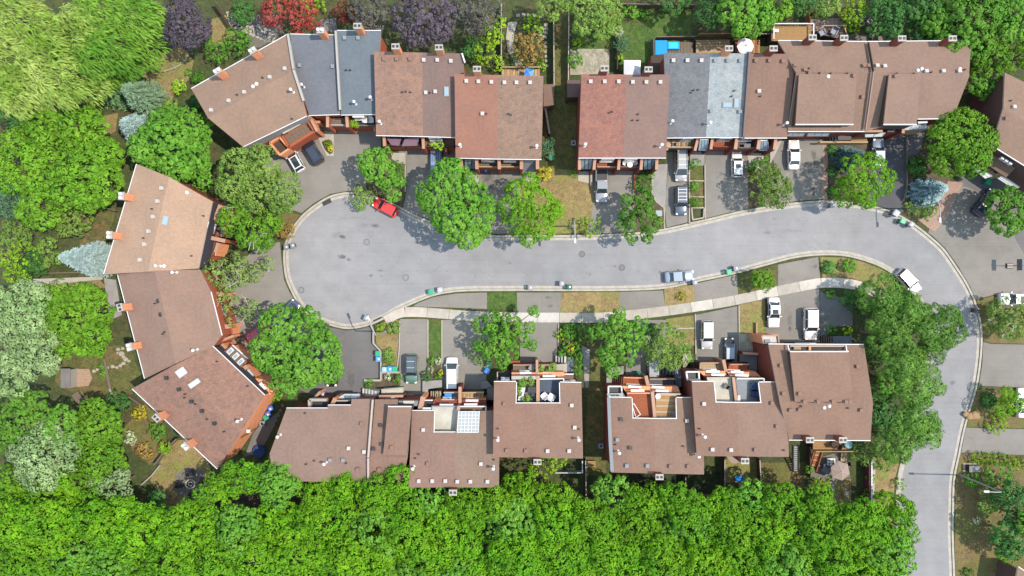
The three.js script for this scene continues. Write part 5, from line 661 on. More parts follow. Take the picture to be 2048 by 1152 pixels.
bin(1953, 621, bb, bb, -5, 'black bin at the right kerb beside the sparse tree'); bin(1977, 364, gr, gr, -30, 'green bin in front of the house cut off by the right edge'); bin(1103, 315, gr, gr, 20, 'green bin in the grass gap below the speckled roof'); bin(971, 341, bl, mat(B(0.05, 0.1, 0.3)), 0, 'navy bin between the brick fins above the stained driveway');
bin(756, 707, gr, gr, 0, 'green bin beside the low wall of the dark driveway'); bin(757, 718, bl, mat(B(0.08, 0.22, 0.5)), 0, 'blue bin just below the green bin on the dark driveway'); bin(769, 739, bl, mat(B(0.2, 0.36, 0.56)), 0, 'pale blue bin in the row of three by the garden, first from left'); bin(780, 738, bl, mat(B(0.04, 0.25, 0.7)), 0, 'blue bin in the row of three by the garden, in the middle'); bin(790, 738, gr, gr, 0, 'green bin in the row of three by the garden, last on the right');
bin(978, 727, gr, gr, 0, 'green bin between the white van and the sparse maple'); bin(975, 742, bl, mat(B(0.03, 0.2, 0.62)), -30, 'bright blue tilted bin between the white van and the plant terrace house'); bin(1278, 748, mat(B(0.012, 0.14, 0.08)), null, 0, 'dark green bin at the orange board terrace house'); bin(646, 789, bl, mat(B(0.12, 0.2, 0.3)), 10, 'dark blue bin by the orange wall at the left end of the lower row');
bin(541, 817, bl, mat(B(0.05, 0.1, 0.4)), -60, 'blue bin beside the orange gable wall, topmost of three'); bin(536, 828, bl, mat(B(0.06, 0.1, 0.3)), -60, 'blue bin beside the orange gable wall, middle of three'); bin(532, 835, gr, gr, -60, 'green bin beside the orange gable wall, lowest of three');
// ---------------------------------------------------------------- street lamps, basketball hoop
function lamp(bx, by, h, hx, hy, label) {
  const b = P(bx, by, 0), e = P(hx, hy, h), t = thing('street_lamp', label, 'street lamp', b, { group: 'street lamps' }), m = mat(B(0.26, 0.265, 0.26), { roughness: 0.55, metalness: 0.2 });
  part('pole', cyl(b.x, -0.05, b.z, 0.13, 0.075, h, 12), m, t); part('base', cyl(b.x, -0.02, b.z, 0.22, 0.18, 0.5, 12), m, t);
  const top_ = V(b.x, h - 0.1, b.z), c = new THREE.QuadraticBezierCurve3(top_, V(b.x * 0.75 + e.x * 0.25, h + 0.35, b.z * 0.75 + e.z * 0.25), V(e.x, h, e.z)); part('arm', new THREE.TubeGeometry(c, 10, 0.075, 8), m, t);
  const d = Math.atan2(-(e.z - b.z), e.x - b.x), hd = new RoundedBoxGeometry(0.85, 0.18, 0.36, 3, 0.08); hd.rotateY(d); hd.translate(e.x, h, e.z); const hm = part('lamp_head', hd, mat(B(0.36, 0.36, 0.35), { roughness: 0.5 }), t); const lens = box(0, 0, 0, 0.5, 0.06, 0.26, d); lens.translate(e.x, h - 0.1, e.z); part('lens', lens, M.lampGlass, hm);
}
lamp(1140, 453, 8, 1150, 481, 'street lamp reaching over the kerb above the round bush'); lamp(1815, 418, 8, 1880, 440, 'street lamp at the bend beside the blue spruce'); lamp(1921, 950, 9.1, 1973, 983, 'tall street lamp leaning over the lawn at the lower right'); lamp(771, 663, 8, 737, 637, 'street lamp at the walled garden below the turning circle');
{
  const t = thing('basketball_hoop', 'portable basketball hoop with a dark board on the right driveway', 'basketball hoop', P(2018, 532, 0)); const b = t.base;
  part('stand_base', new RoundedBoxGeometry(1.1, 0.25, 0.8, 2, 0.08).translate(b.x, 0.18, b.z), M.black, t); part('pole', cyl(b.x, 0.1, b.z, 0.06, 0.05, 3.0, 10), M.black, t); const bd = part('backboard', box(b.x - 0.6, 3.1, b.z - 0.1, 0.06, 1.1, 1.75), mat(B(0.1, 0.11, 0.13)), t); const r = new THREE.TorusGeometry(0.25, 0.025, 6, 18); r.rotateX(Math.PI / 2); r.translate(b.x - 0.9, 2.95, b.z - 0.1); part('rim', r, mat(B(0.5, 0.08, 0.02)), bd); part('bracket', bar(V(b.x, 3.0, b.z), V(b.x - 0.6, 3.1, b.z - 0.1), 0.1, 0.1), M.black, t);
}
// ---------------------------------------------------------------- fences and low walls
function fence(pts, h, label, m = M.woodGrey, o = {}) {
  const p = pts.map((q) => P(q[0], q[1], 0)), t = thing(o.name ?? 'fence', label, o.cat ?? 'fence', p[0].clone());
  const bw = o.w ?? 0.07; if (o.solid) { for (let i = 0; i < p.length - 1; i++) { part('wall_section', bar(p[i].clone().setY(h), p[i + 1].clone().setY(h), bw, h + 0.03), m, t); } return t; }
  for (let i = 0; i < p.length - 1; i++) {
    const a = p[i], b = p[i + 1], L = a.distanceTo(b), n = Math.max(1, Math.round(L / 2.2));
    for (let k = 0; k < n; k++) { const q = a.clone().lerp(b, k / n), r = a.clone().lerp(b, (k + 1) / n), d = r.clone().sub(q).setLength(0.06); part('fence_panel', bar(q.clone().add(d).setY(h), r.clone().sub(d).setY(h), bw, h - 0.08), m, t); part('post', box(q.x, h / 2 + 0.03, q.z, 0.13, h + 0.1, 0.13), m, t); }
    part('top_rail', bar(a.clone().setY(h + 0.04), b.clone().setY(h + 0.04), 0.14, 0.05), o.cap ?? m, t);
  }
  part('post', box(p.at(-1).x, h / 2, p.at(-1).z, 0.13, h + 0.1, 0.13), m, t); return t;
}
const fpale = mat(A(226, 216, 198), { map: T_grain });
fence([[1106, 42], [1107, 180]], 1.7, 'pale fence along the left side of the upper grass gap', M.woodGrey, { cap: fpale }); fence([[1136, 30], [1135, 175]], 1.7, 'pale fence along the right side of the upper grass gap', M.woodGrey, { cap: fpale });
fence([[1003, 15], [1003, 145]], 1.6, 'thin white fence between the bright shrubs and the rust tree garden', M.woodGrey, { cap: fpale }); fence([[1232, 74], [1232, 144]], 1.5, 'brown fence left of the green lawn behind the red roofs', M.woodDark); fence([[1144, 16], [1240, 16], [1384, 18]], 1.6, 'fence along the back of the green lawn at the top', M.woodGrey);
fence([[1392, 76], [1464, 75]], 1.8, 'wooden fence behind the tan deck', M.wood); fence([[1470, 76], [1536, 76]], 1.8, 'wooden fence behind the white umbrella deck', M.woodDark, { cap: M.woodPale }); fence([[436, 14], [468, 62]], 1.6, 'dark fence section between the purple tree and the flagstones', M.woodDark); fence([[1607, 18], [1612, 52]], 1.6, 'brown fence right of the deck with white railing', M.woodRed);
fence([[1811, 275], [1811, 375], [1804, 402]], 0.5, 'low concrete edge right of the dark driveway', M.stoneDark, { solid: 1, name: 'low_wall', cat: 'low wall', w: 0.22 }); fence([[743, 650], [748, 660], [748, 686], [763, 702], [763, 757]], 0.7, 'low white wall between the dark driveway and the walled garden', M.offwhite, { solid: 1, name: 'low_wall', cat: 'low wall', w: 0.2 }); fence([[800, 642], [799, 700], [795, 735], [766, 735]], 0.3, 'thin pale edging right of the walled garden', M.offwhite, { solid: 1, name: 'low_wall', cat: 'low wall', w: 0.16 });
fence([[729, 760], [763, 760], [763, 744], [800, 744]], 0.5, 'white wall around the reddish bed above the white stairs', M.offwhite, { solid: 1, name: 'low_wall', cat: 'low wall', w: 0.3 });
fence([[856, 640], [856, 716]], 0.15, 'pale edging left of the narrow green lawn', M.stone, { solid: 1, name: 'low_wall', cat: 'edging', w: 0.2 }); fence([[884, 640], [884, 760]], 0.15, 'pale edging right of the narrow green lawn', M.stone, { solid: 1, name: 'low_wall', cat: 'edging', w: 0.2 });
fence([[1378, 330], [1378, 447], [1410, 440]], 0.3, 'pale stone edging left of the round bushes', M.stone, { solid: 1, name: 'low_wall', cat: 'edging', w: 0.22 }); fence([[1409, 330], [1410, 440]], 0.3, 'pale stone edging right of the round bushes', M.stone, { solid: 1, name: 'low_wall', cat: 'edging', w: 0.18 }); fence([[1380, 362], [1408, 362]], 0.2, 'short pale edging below the first round bush', M.stone, { solid: 1, name: 'low_wall', cat: 'edging', w: 0.2 }); fence([[1380, 394], [1408, 394]], 0.2, 'short pale edging below the second round bush', M.stone, { solid: 1, name: 'low_wall', cat: 'edging', w: 0.2 }); fence([[1382, 416], [1407, 416], [1406, 436], [1384, 440], [1382, 416]], 0.45, 'pale stone planter frame below the third round bush', M.stone, { solid: 1, name: 'planter', cat: 'planter', w: 0.22 });
fence([[1304, 334], [1304, 388], [1312, 403], [1328, 416], [1329, 458]], 0.14, 'curved pale kerb edging left of the minivan driveway', M.stone, { solid: 1, name: 'low_wall', cat: 'edging', w: 0.2 });
fence([[811, 330], [811, 384]], 0.3, 'row of pale edging right of the maple by the red car', M.stone, { solid: 1, name: 'low_wall', cat: 'edging', w: 0.2 }); fence([[1268, 345], [1268, 380]], 0.5, 'short brick edging left of the round bush under the glass porches', M.brick, { solid: 1, name: 'low_wall', cat: 'edging', w: 0.2 }); fence([[1182, 350], [1182, 372]], 0.5, 'short pale step wall left of the silver pickup', M.stone, { solid: 1, name: 'low_wall', cat: 'low wall', w: 0.3 });
fence([[1390, 628], [1391, 708]], 0.25, 'pale edging left of the silver bonnet car', M.stone, { solid: 1, name: 'low_wall', cat: 'edging', w: 0.2 }); fence([[1477, 612], [1478, 700]], 0.3, 'pale edging right of the driveway with the black car', M.stone, { solid: 1, name: 'low_wall', cat: 'edging', w: 0.2 }); fence([[1334, 658], [1388, 656]], 0.2, 'thin white edging across the lawn under the grey leaved tree', M.offwhite, { solid: 1, name: 'low_wall', cat: 'edging', w: 0.14 }); fence([[1511, 645], [1511, 668], [1554, 668]], 0.6, 'pinkish low wall left of the white sedan', M.coping, { solid: 1, name: 'low_wall', cat: 'low wall', w: 0.2 }); fence([[1531, 596], [1531, 640]], 1.0, 'black metal railing left of the white sedan', M.black, { solid: 1, name: 'railing', cat: 'railing', w: 0.08 });
fence([[1117, 648], [1116, 692]], 0.3, 'pale edging right of the driveway with the round shadow', M.stone, { solid: 1, name: 'low_wall', cat: 'edging', w: 0.16 });
fence([[1727, 922], [1727, 1010]], 1.8, 'dark red fence beside the white capped fence', mat(A(132, 66, 66), { map: T_wood })); fence([[1731, 918], [1731, 1005]], 1.9, 'white capped fence along the side path at the lower right', M.white, { cap: M.white, w: 0.16 });
fence([[1169, 915], [1170, 985]], 1.7, 'dark fence left of the lower grass gap', M.woodDark, { cap: fpale }); fence([[1443, 914], [1443, 968]], 1.7, 'dark fence left of the yard with the blue tub', M.woodDark, { cap: fpale }); fence([[1512, 914], [1515, 968]], 1.7, 'dark fence right of the yard with the blue tub', M.woodDark, { cap: fpale }); fence([[1110, 941], [1163, 941], [1163, 918]], 1.4, 'grey railing around the sunken patio behind the navy terrace house', M.metal);
fence([[1366, 948], [1366, 966]], 1.7, 'short dark fence behind the tan board terrace house', M.woodDark, { cap: fpale }); fence([[1612, 890], [1612, 950]], 1.6, 'dark fence left of the wooden stairs', M.woodDark); fence([[180, 408], [240, 423]], 1.3, 'old grey fence behind the tan roof', M.woodGrey); fence([[318, 925], [340, 896], [362, 874]], 1.6, 'weathered fence between the flower yard and the fire pit', M.woodGrey); fence([[286, 968], [306, 950], [324, 928]], 0.6, 'pale rope edging left of the fire pit', M.offwhite, { solid: 1, name: 'low_wall', cat: 'edging', w: 0.16 });
fence([[1303, 84], [1304, 140]], 1.7, 'grey fence left of the blue pool', M.woodGrey); fence([[1310, 81], [1386, 80]], 1.6, 'grey glass sided fence behind the blue pool', M.woodGrey); fence([[1088, 212], [1098, 272]], 1.6, 'black fence in the gap below the small brown annex', M.black, { w: 0.3 }); fence([[60, 548], [204, 544]], 1.2, 'thin fence above the yard with the concrete path', M.woodGrey); fence([[262, 790], [286, 806], [300, 842]], 1.0, 'thin fence below the sunny lawn', M.woodGrey);
// ---------------------------------------------------------------- decks, patios, furniture
function deck(pts, h, n, m, label, o = {}) {
  const p = px(pts, h), b = p[0].clone().setY(0), t = thing(o.name ?? 'deck', label, o.cat ?? 'deck', b); part('deck_frame', prism(p.map((v) => v.clone().setY(h - 0.06)), 0, 2), M.woodDark, t);
  const q = o.along ?? 0, A0 = p[q], A1 = p[(q + 1) % 4], B0 = p[(q + 3) % 4], B1 = p[(q + 2) % 4]; for (let k = 0; k < n; k++) { const u0 = (k + 0.04) / n, u1 = (k + 0.96) / n; part('deck_board', prism([A0.clone().lerp(A1, u0), A0.clone().lerp(A1, u1), B0.clone().lerp(B1, u1), B0.clone().lerp(B1, u0)].map((v) => v.setY(h)), h - 0.05, 1.2), Array.isArray(m) ? m[k % m.length] : m, t); }
  for (const i of o.rail ?? []) { const a = p[i], c = p[(i + 1) % 4], L = a.distanceTo(c), k2 = Math.round(L / 0.45); const hr = part('handrail', bar(a.clone().setY(h + 1), c.clone().setY(h + 1), 0.16, 0.08), o.rm ?? M.woodPale, t); for (let k = 0; k <= k2; k++) { const v = a.clone().lerp(c, k / k2); part('baluster', box(v.x, h + 0.48, v.z, 0.07, 0.96, 0.07), o.rm ?? M.woodPale, hr); } }
  return t;
}
deck([[1543, 52], [1622, 52], [1622, 82], [1543, 82]], 2.4, 15, [M.wood, mat(A(206, 164, 104), { map: T_wood })], 'tan wooden deck with a white railing at the top right', { rail: [0, 1, 3], rm: M.white, along: 1 });
deck([[1392, 80], [1460, 79], [1460, 106], [1392, 106]], 0.8, 14, [M.woodPale, M.wood, M.woodPale], 'pale wooden deck right of the blue pool', { along: 1 }); deck([[1470, 80], [1520, 80], [1520, 106], [1470, 106]], 0.8, 10, [M.woodRed, M.wood], 'reddish wooden deck under the white umbrella'); deck([[1003, 138], [1080, 138], [1080, 152], [1003, 152]], 0.7, 14, [M.woodPale, M.wood], 'pale deck behind the plain reddish roof beside the blue umbrella', { rail: [0], rm: M.woodPale }); deck([[1312, 84], [1386, 84], [1386, 106], [1312, 106]], 0.5, 12, M.woodGrey, 'grey wooden deck around the blue pool');
deck([[1628, 66], [1642, 56], [1682, 56], [1690, 80]], 1.6, 10, mat(A(150, 130, 118), { map: T_wood }), 'brown angled deck with two lounge chairs', { rail: [0, 1, 2], rm: M.coping }); deck([[1744, 64], [1792, 64], [1792, 82], [1744, 82]], 0.9, 9, M.stoneDark, 'small grey deck with a pale rail beside the round table', { rail: [0, 1], rm: M.woodPale });
deck([[1626, 881], [1703, 881], [1703, 900], [1626, 900]], 2.0, 8, [M.wood, mat(A(200, 150, 92), { map: T_wood })], 'tan wooden deck with a round tub behind the right lower house', { along: 1, rail: [2], rm: M.wood });
{ const t = thing('wooden_stairs', 'tan wooden stairs going down from the deck to the umbrella patio', 'stairs', P(1635, 920, 0)); for (let k = 0; k < 8; k++) { const u = k / 8, h = 2.0 * (1 - u) - 0.1; part('step', prism(px([[1632 - 12 * u, 903 + 40 * u], [1645 - 12 * u, 903 + 40 * u], [1643.5 - 12 * u, 907.4 + 40 * u], [1630.5 - 12 * u, 907.4 + 40 * u]], h), h - 0.2, 1), k % 2 ? M.wood : M.woodRed, t); } part('stringer', bar(P(1629, 903, 2.4), P(1616, 944, 0.6), 0.16, 0.3), M.woodRed, t); part('stringer', bar(P(1646, 903, 2.4), P(1633, 944, 0.6), 0.16, 0.3), M.woodRed, t); }
{ const t = thing('steel_stairs', 'black open stairs beside the dark fence behind the right lower house', 'stairs', P(1590, 915, 0)); for (let k = 0; k < 12; k++) part('step', prism(px([[1588, 893 + k * 4.2], [1595, 893 + k * 4.2], [1595, 895.6 + k * 4.2], [1588, 895.6 + k * 4.2]], 2.4 - k * 0.18), 2.3 - k * 0.18, 1), M.binGrey, t); for (const x of [1586, 1597]) part('stringer', bar(P(x, 892, 2.6), P(x, 944, 0.4), 0.12, 0.3), M.black, t); }
function umbrella(x, y, r, n, h, m, label, rot = 0) {
  const c = P(x, y, h), t = thing('patio_umbrella', label, 'umbrella', c.clone().setY(0.05)); part('pole', cyl(c.x, 0.05, c.z, 0.04, 0.04, h + 0.35, 8), M.metal, t);
  const s = (CAM_H - h) / FOCAL * r, cn = part('canopy', (() => { const g = new THREE.ConeGeometry(s, s * 0.32, n, 3, true); const q = g.toNonIndexed(); q.computeVertexNormals(); q.rotateY(rot); q.translate(c.x, h + s * 0.1, c.z); return q; })(), m, t);
  for (let k = 0; k < n; k++) { const a = rot + k / n * Math.PI * 2; part('rib', bar(V(c.x, h + s * 0.265, c.z), V(c.x + Math.sin(a) * s, h - s * 0.06, c.z + Math.cos(a) * s), 0.05, 0.03, 0.012), mat(A(236, 216, 206)), cn); }
  part('finial', cyl(c.x, h + s * 0.25, c.z, 0.06, 0.03, 0.2, 8), M.white, t);
}
umbrella(1491, 92, 17, 8, 2.9, M.tarpWhite, 'white octagonal umbrella on the reddish deck'); umbrella(1681, 942, 20, 6, 2.8, M.canvas, 'large beige umbrella on the patio behind the right lower house', 0.2); umbrella(1058, 146, 12, 4, 2.4, M.blue, 'small bright blue umbrella behind the speckled brown roof', 0.5);
function table(x, y, w, d, m, label, o = {}) { const h = o.h ?? 0.75, z0 = o.y0 ?? 0.05, c = P(x, y, z0 + h), t = thing(o.name ?? 'table', label, o.cat ?? 'table', c.clone().setY(z0)); t.rotation.y = (o.deg ?? 0) * Math.PI / 180; put('table_top', o.round ? cyl(0, h - 0.06, 0, w / 2, w / 2, 0.06, 20) : new RoundedBoxGeometry(w, 0.07, d, 2, 0.03).translate(0, h - 0.04, 0), m, t, V(0, 0, 0), 0, true); for (const sx of [-1, 1]) for (const s of [-1, 1]) put('leg', box(sx * w * 0.34, h / 2 - 0.04, s * (d ?? w) * 0.34, 0.07, h - 0.06, 0.07), o.lm ?? M.metal, t, V(0, 0, 0), 0, true); return t; }
function chair(x, y, deg, m, label, o = {}) {
  const z0 = o.y0 ?? 0.05, c = P(x, y, z0 + 0.45), s = o.s ?? 1, t = thing(o.name ?? 'chair', label, o.cat ?? 'chair', c.clone().setY(z0), o.group ? { group: o.group } : {}); t.rotation.y = deg * Math.PI / 180; t.scale.setScalar(s);
  put('seat', new RoundedBoxGeometry(0.62, 0.1, 0.62, 2, 0.04).translate(0.02, 0.42, 0), o.cush ?? m, t, V(0, 0, 0), 0, true); const b = new RoundedBoxGeometry(0.1, 0.6, 0.62, 2, 0.04); b.rotateZ(0.3); b.translate(-0.36, 0.68, 0); put('backrest', b, m, t, V(0, 0, 0), 0, true); for (const z of [-0.36, 0.36]) put('armrest', box(-0.02, 0.62, z, 0.6, 0.05, 0.1), m, t, V(0, 0, 0), 0, true); for (const sx of [-0.25, 0.28]) for (const z of [-0.33, 0.33]) put('leg', box(sx, 0.2, z, 0.06, 0.4, 0.06), m, t, V(0, 0, 0), 0, true); return t;
}
chair(731, 241, -90, M.white, 'white plastic chair on the balcony below the dark grey roof, left of two', { y0: 3.25, s: 1.15 }); chair(742, 241, -90, M.white, 'white plastic chair on the balcony below the dark grey roof, right of two', { y0: 3.25, s: 1.15 });
for (const [x, y, a, l] of [[381, 946, -80, 'at the top of the fire pit circle'], [361, 968, 10, 'at the left of the fire pit circle'], [385, 989, 70, 'at the bottom of the fire pit circle'], [402, 970, 170, 'at the right of the fire pit circle']]) chair(x, y, a, M.black, `black garden chair ${l}`, { s: 1.35, name: 'garden_chair', cat: 'garden chair' });
{ const c = P(382, 967, 0), t = thing('fire_pit_patio', 'round grey stone patio in the yard at the lower left', 'patio', c, KS); for (let r = 0; r < 4; r++) { const n = 6 + r * 7; for (let k = 0; k < n; k++) { const a0 = k / n * 6.283 + r, a1 = (k + 0.96) / n * 6.283 + r, r0 = 0.65 * r + 0.03, r1 = 0.65 * (r + 1), q = [[r0, a0], [r1, a0], [r1, (a0 + a1) / 2], [r1, a1], [r0, a1]].map(([rr, a]) => V(c.x + rr * Math.cos(a), 0.075, c.z + rr * Math.sin(a))); if (r) part('paving_stone', prism(q, 0, 2), (k + r) % 3 ? M.stoneDark : M.concDull, t); } }
  const f = thing('fire_pit', 'round fire pit with a pale stone ring in the middle of the patio', 'fire pit', c.clone().setY(0.07)); const rg = new THREE.TorusGeometry(0.72, 0.16, 8, 24); rg.rotateX(Math.PI / 2); rg.translate(c.x, 0.3, c.z); part('stone_ring', rg, M.stone, f); part('ash_bed', cyl(c.x, 0.07, c.z, 0.6, 0.6, 0.14, 18), M.black, f); part('grate', new THREE.TorusGeometry(0.32, 0.05, 6, 16).rotateX(Math.PI / 2).translate(c.x, 0.24, c.z), M.metal, f); }
table(369, 951, 0.7, 0.7, M.woodGrey, 'small round side table at the upper left of the fire pit', { round: 1, h: 0.5 }); table(403, 959, 0.75, 0.75, M.black, 'small black round table right of the fire pit', { round: 1, h: 0.5 });
chair(1643, 66, -60, M.binGrey, 'lounge chair with a pale cushion on the brown angled deck, left of two', { y0: 1.65, s: 1.3, cush: mat(A(190, 200, 220)) }); chair(1667, 64, -120, M.binGrey, 'lounge chair with a pale cushion on the brown angled deck, right of two', { y0: 1.65, s: 1.3, cush: mat(A(190, 200, 220)) });
table(1763, 76, 1.1, 1.1, mat(A(160, 140, 128)), 'round brown table on the small grey deck', { round: 1, y0: 0.95 }); table(1552, 61, 0.9, 0.5, M.white, 'small white bench on the deck with white railing', { y0: 2.4, h: 0.5 });
{ const c = P(1333, 96, 0.9), t = thing('pool', 'small bright blue pool behind the charcoal roof', 'pool', c.clone().setY(0.5)); part('pool_wall', merge([box(c.x - 0.9, 0.8, c.z, 1.9, 0.62, 2.3), box(c.x + 1.05, 0.8, c.z - 0.35, 1.9, 0.62, 1.2)]), M.poolBlue, t); const w = part('water', new RoundedBoxGeometry(1.5, 0.06, 1.0, 2, 0.03).translate(c.x + 1.05, 1.12, c.z - 0.35), mat(B(0.03, 0.42, 0.75), { roughness: 0.08 }), t); part('pool_cover', box(c.x - 0.9, 1.125, c.z, 1.75, 0.03, 2.1), M.poolBlue, t); }
{ const c = P(1265, 136, 2.4), t = thing('gazebo', 'white pointed canopy tent behind the pinkish brown roof', 'gazebo', c.clone().setY(0)); const g = new THREE.ConeGeometry(1.85, 0.9, 4).toNonIndexed(); g.computeVertexNormals(); g.rotateY(Math.PI / 4); g.translate(c.x, 2.6, c.z); part('tent_roof', g, M.tarpWhite, t); for (const a of [-1, 1]) for (const b of [-1, 1]) part('post', cyl(c.x + a * 1.2, 0, c.z + b * 1.2, 0.05, 0.05, 2.2, 8), M.white, t); }
{ const p = P(1697, 889, 2.4), t = thing('hot_tub', 'round pale blue tub on the tan deck behind the right lower house', 'tub', p.clone().setY(2.0)); part('tub_wall', cyl(p.x, 2.0, p.z, 0.62, 0.68, 0.5, 20), M.green2, t); part('water', cyl(p.x, 2.44, p.z, 0.56, 0.56, 0.08, 20), mat(A(150, 205, 215), { roughness: 0.15 }), t); }
chair(1668, 889, 30, M.woodDark, 'brown wooden chair on the tan deck, left of two', { y0: 2.05, s: 1.25 }); chair(1674, 891, 150, M.woodDark, 'brown wooden chair on the tan deck, right of two', { y0: 2.05, s: 1.2 });
{ const c = P(1661, 923, 0.5), t = thing('outdoor_sofa_set', 'white lattice topped table with dark holes on the umbrella patio', 'table', c.clone().setY(0.07)); part('table_top', new RoundedBoxGeometry(1.25, 0.12, 1.15, 2, 0.04).translate(c.x, 0.72, c.z), M.white, t); for (const a of [-1, 1]) for (const b of [-1, 1]) { part('opening', box(c.x + a * 0.32, 0.785, c.z + b * 0.28, 0.26, 0.02, 0.24), M.black, t); part('leg', box(c.x + a * 0.5, 0.36, c.z + b * 0.45, 0.1, 0.7, 0.1), M.white, t); } }
table(1653, 941, 1.4, 0.9, M.binGrey, 'dark grey table left of the beige umbrella', { deg: -30 }); { const c = P(1642, 931, 1), t = thing('barbecue', 'small dark barbecue at the foot of the wooden stairs', 'barbecue', c.clone().setY(0.05)); part('grill_body', new RoundedBoxGeometry(0.9, 0.4, 0.5, 3, 0.15).translate(c.x, 0.9, c.z), M.black, t); part('cart', box(c.x, 0.38, c.z, 0.8, 0.7, 0.45), M.metal, t); part('side_shelf', box(c.x + 0.6, 0.85, c.z, 0.35, 0.05, 0.45), M.metal, t); }
chair(1693, 929, 200, M.black, 'dark garden chair right of the beige umbrella', { s: 1.1 }); chair(1667, 958, 60, M.black, 'dark garden chair below the beige umbrella', { s: 1.1 }); table(1693, 988, 0.9, 0.9, M.stone, 'round pale birdbath like table in the shade below the umbrella patio', { round: 1, h: 0.7 });
{ const c = P(1692, 912, 0.4), t = thing('garden_bench', 'pale wooden bench group on the umbrella patio', 'bench', c.clone().setY(0.06)); for (let k = 0; k < 3; k++) part('seat_board', box(c.x - 0.7 + k * 0.35, 0.42, c.z, 0.3, 0.06, 1.7), M.woodPale, t); for (const b of [-0.7, 0.7]) part('leg', box(c.x - 0.35, 0.22, c.z + b, 0.9, 0.4, 0.1), M.woodGrey, t); }
const nvy = mat(B(0.02, 0.035, 0.085));
// terraces and balconies
chair(1088, 791, 130, M.white, 'white cushioned armchair on the navy terrace, left of two', { y0: 6.45, s: 1.2, cush: M.white }); chair(1103, 793, 60, M.white, 'white cushioned armchair on the navy terrace, right of two', { y0: 6.45, s: 1.3, cush: M.white }); table(1096, 796, 0.55, 0.55, M.offwhite, 'small white side table between the two white armchairs', { y0: 6.45, h: 0.45 }); table(1084, 794, 0.45, 0.45, M.white, 'round white stool left of the white armchairs', { y0: 6.45, h: 0.42, round: 1 });
{ const c = P(1043, 789, 6.9), t = thing('lounger', 'long white slatted lounger on the terrace with potted plants', 'lounger', c.clone().setY(6.42)); for (let k = 0; k < 6; k++) part('cushion', new RoundedBoxGeometry(0.74, 0.1, 0.3, 2, 0.04).translate(c.x + (2.5 - k) * 0.08, 6.8, c.z - 0.9 + k * 0.34), M.white, t); part('frame', bar(V(c.x + 0.24, 6.74, c.z - 1.05), V(c.x - 0.22, 6.74, c.z + 1.05), 0.6, 0.08), M.metal, t); for (const b of [-0.8, 0.8]) part('leg', box(c.x - b * 0.24, 6.56, c.z + b, 0.6, 0.3, 0.06), M.metal, t); }
table(1064, 780, 1.3, 0.9, M.black, 'dark table in the shade on the terrace with potted plants', { y0: 6.42 }); chair(1064, 772, -90, M.black, 'dark chair above the dark table on the plant terrace', { y0: 6.42 }); chair(1067, 790, 90, M.black, 'dark chair below the dark table on the plant terrace', { y0: 6.42 });
table(1064, 736, 1.0, 0.85, mat(A(190, 186, 182)), 'grey topped table on the grey board balcony', { y0: 3.25, deg: -30 }); table(1316, 793, 0.78, 0.78, M.white, 'round white table on the tan board terrace', { y0: 5.75, round: 1 }); chair(1349, 829, 200, M.concGrey, 'pale grey chair in the corner of the tan board terrace', { y0: 5.75 });
chair(1452, 772, 140, M.black, 'dark folding chair on the cream terrace', { y0: 6.62, s: 0.95 }); chair(1507, 774, 180, nvy, 'navy chair on the grey terrace, upper of two', { y0: 6.62, s: 1.35 }); chair(1507, 787, 180, nvy, 'navy chair on the grey terrace, lower of two', { y0: 6.62, s: 1.35 }); table(1478, 797, 0.4, 0.9, M.white, 'narrow white shelf on the grey terrace', { y0: 6.62, h: 0.5 });
table(1337, 290, 0.8, 0.8, mat(A(236, 200, 170)), 'round tan table on the charcoal roofed house balcony', { y0: 3.25, round: 1 }); chair(1347, 289, 180, M.offwhite, 'pale framed chair beside the round tan table', { y0: 3.25, cush: M.black, s: 0.9 }); table(1260, 329, 0.9, 0.7, M.white, 'white patio table on the pinkish brown roofed house balcony', { y0: 3.25, round: 1 }); chair(1250, 327, -30, M.white, 'white chair left of the white patio table', { y0: 3.25, s: 0.8 }); chair(1270, 327, 210, M.white, 'white chair right of the white patio table', { y0: 3.25, s: 0.8 });
table(1495, 291, 1.0, 0.6, M.concDull, 'grey table with clutter on the dark balcony beside the pale grey roof', { y0: 3.25 }); table(896, 791, 1.0, 0.6, M.blue, 'blue covered table on the balcony below the cream terrace', { y0: 3.05 }); table(891, 797, 0.8, 0.6, M.offwhite, 'white table on the balcony below the cream terrace', { y0: 3.05 }); { const c = P(875, 785, 2.0), t = thing('garden_globe_lamp', 'cream globe lamp beside the pale stairs', 'lamp post', c.clone().setY(0.7)); part('post', cyl(c.x, 0.7, c.z, 0.05, 0.05, 1.2, 8), M.offwhite, t); part('globe', new THREE.SphereGeometry(0.26, 16, 12).translate(c.x, 2.05, c.z), mat(A(250, 236, 170)), t); }
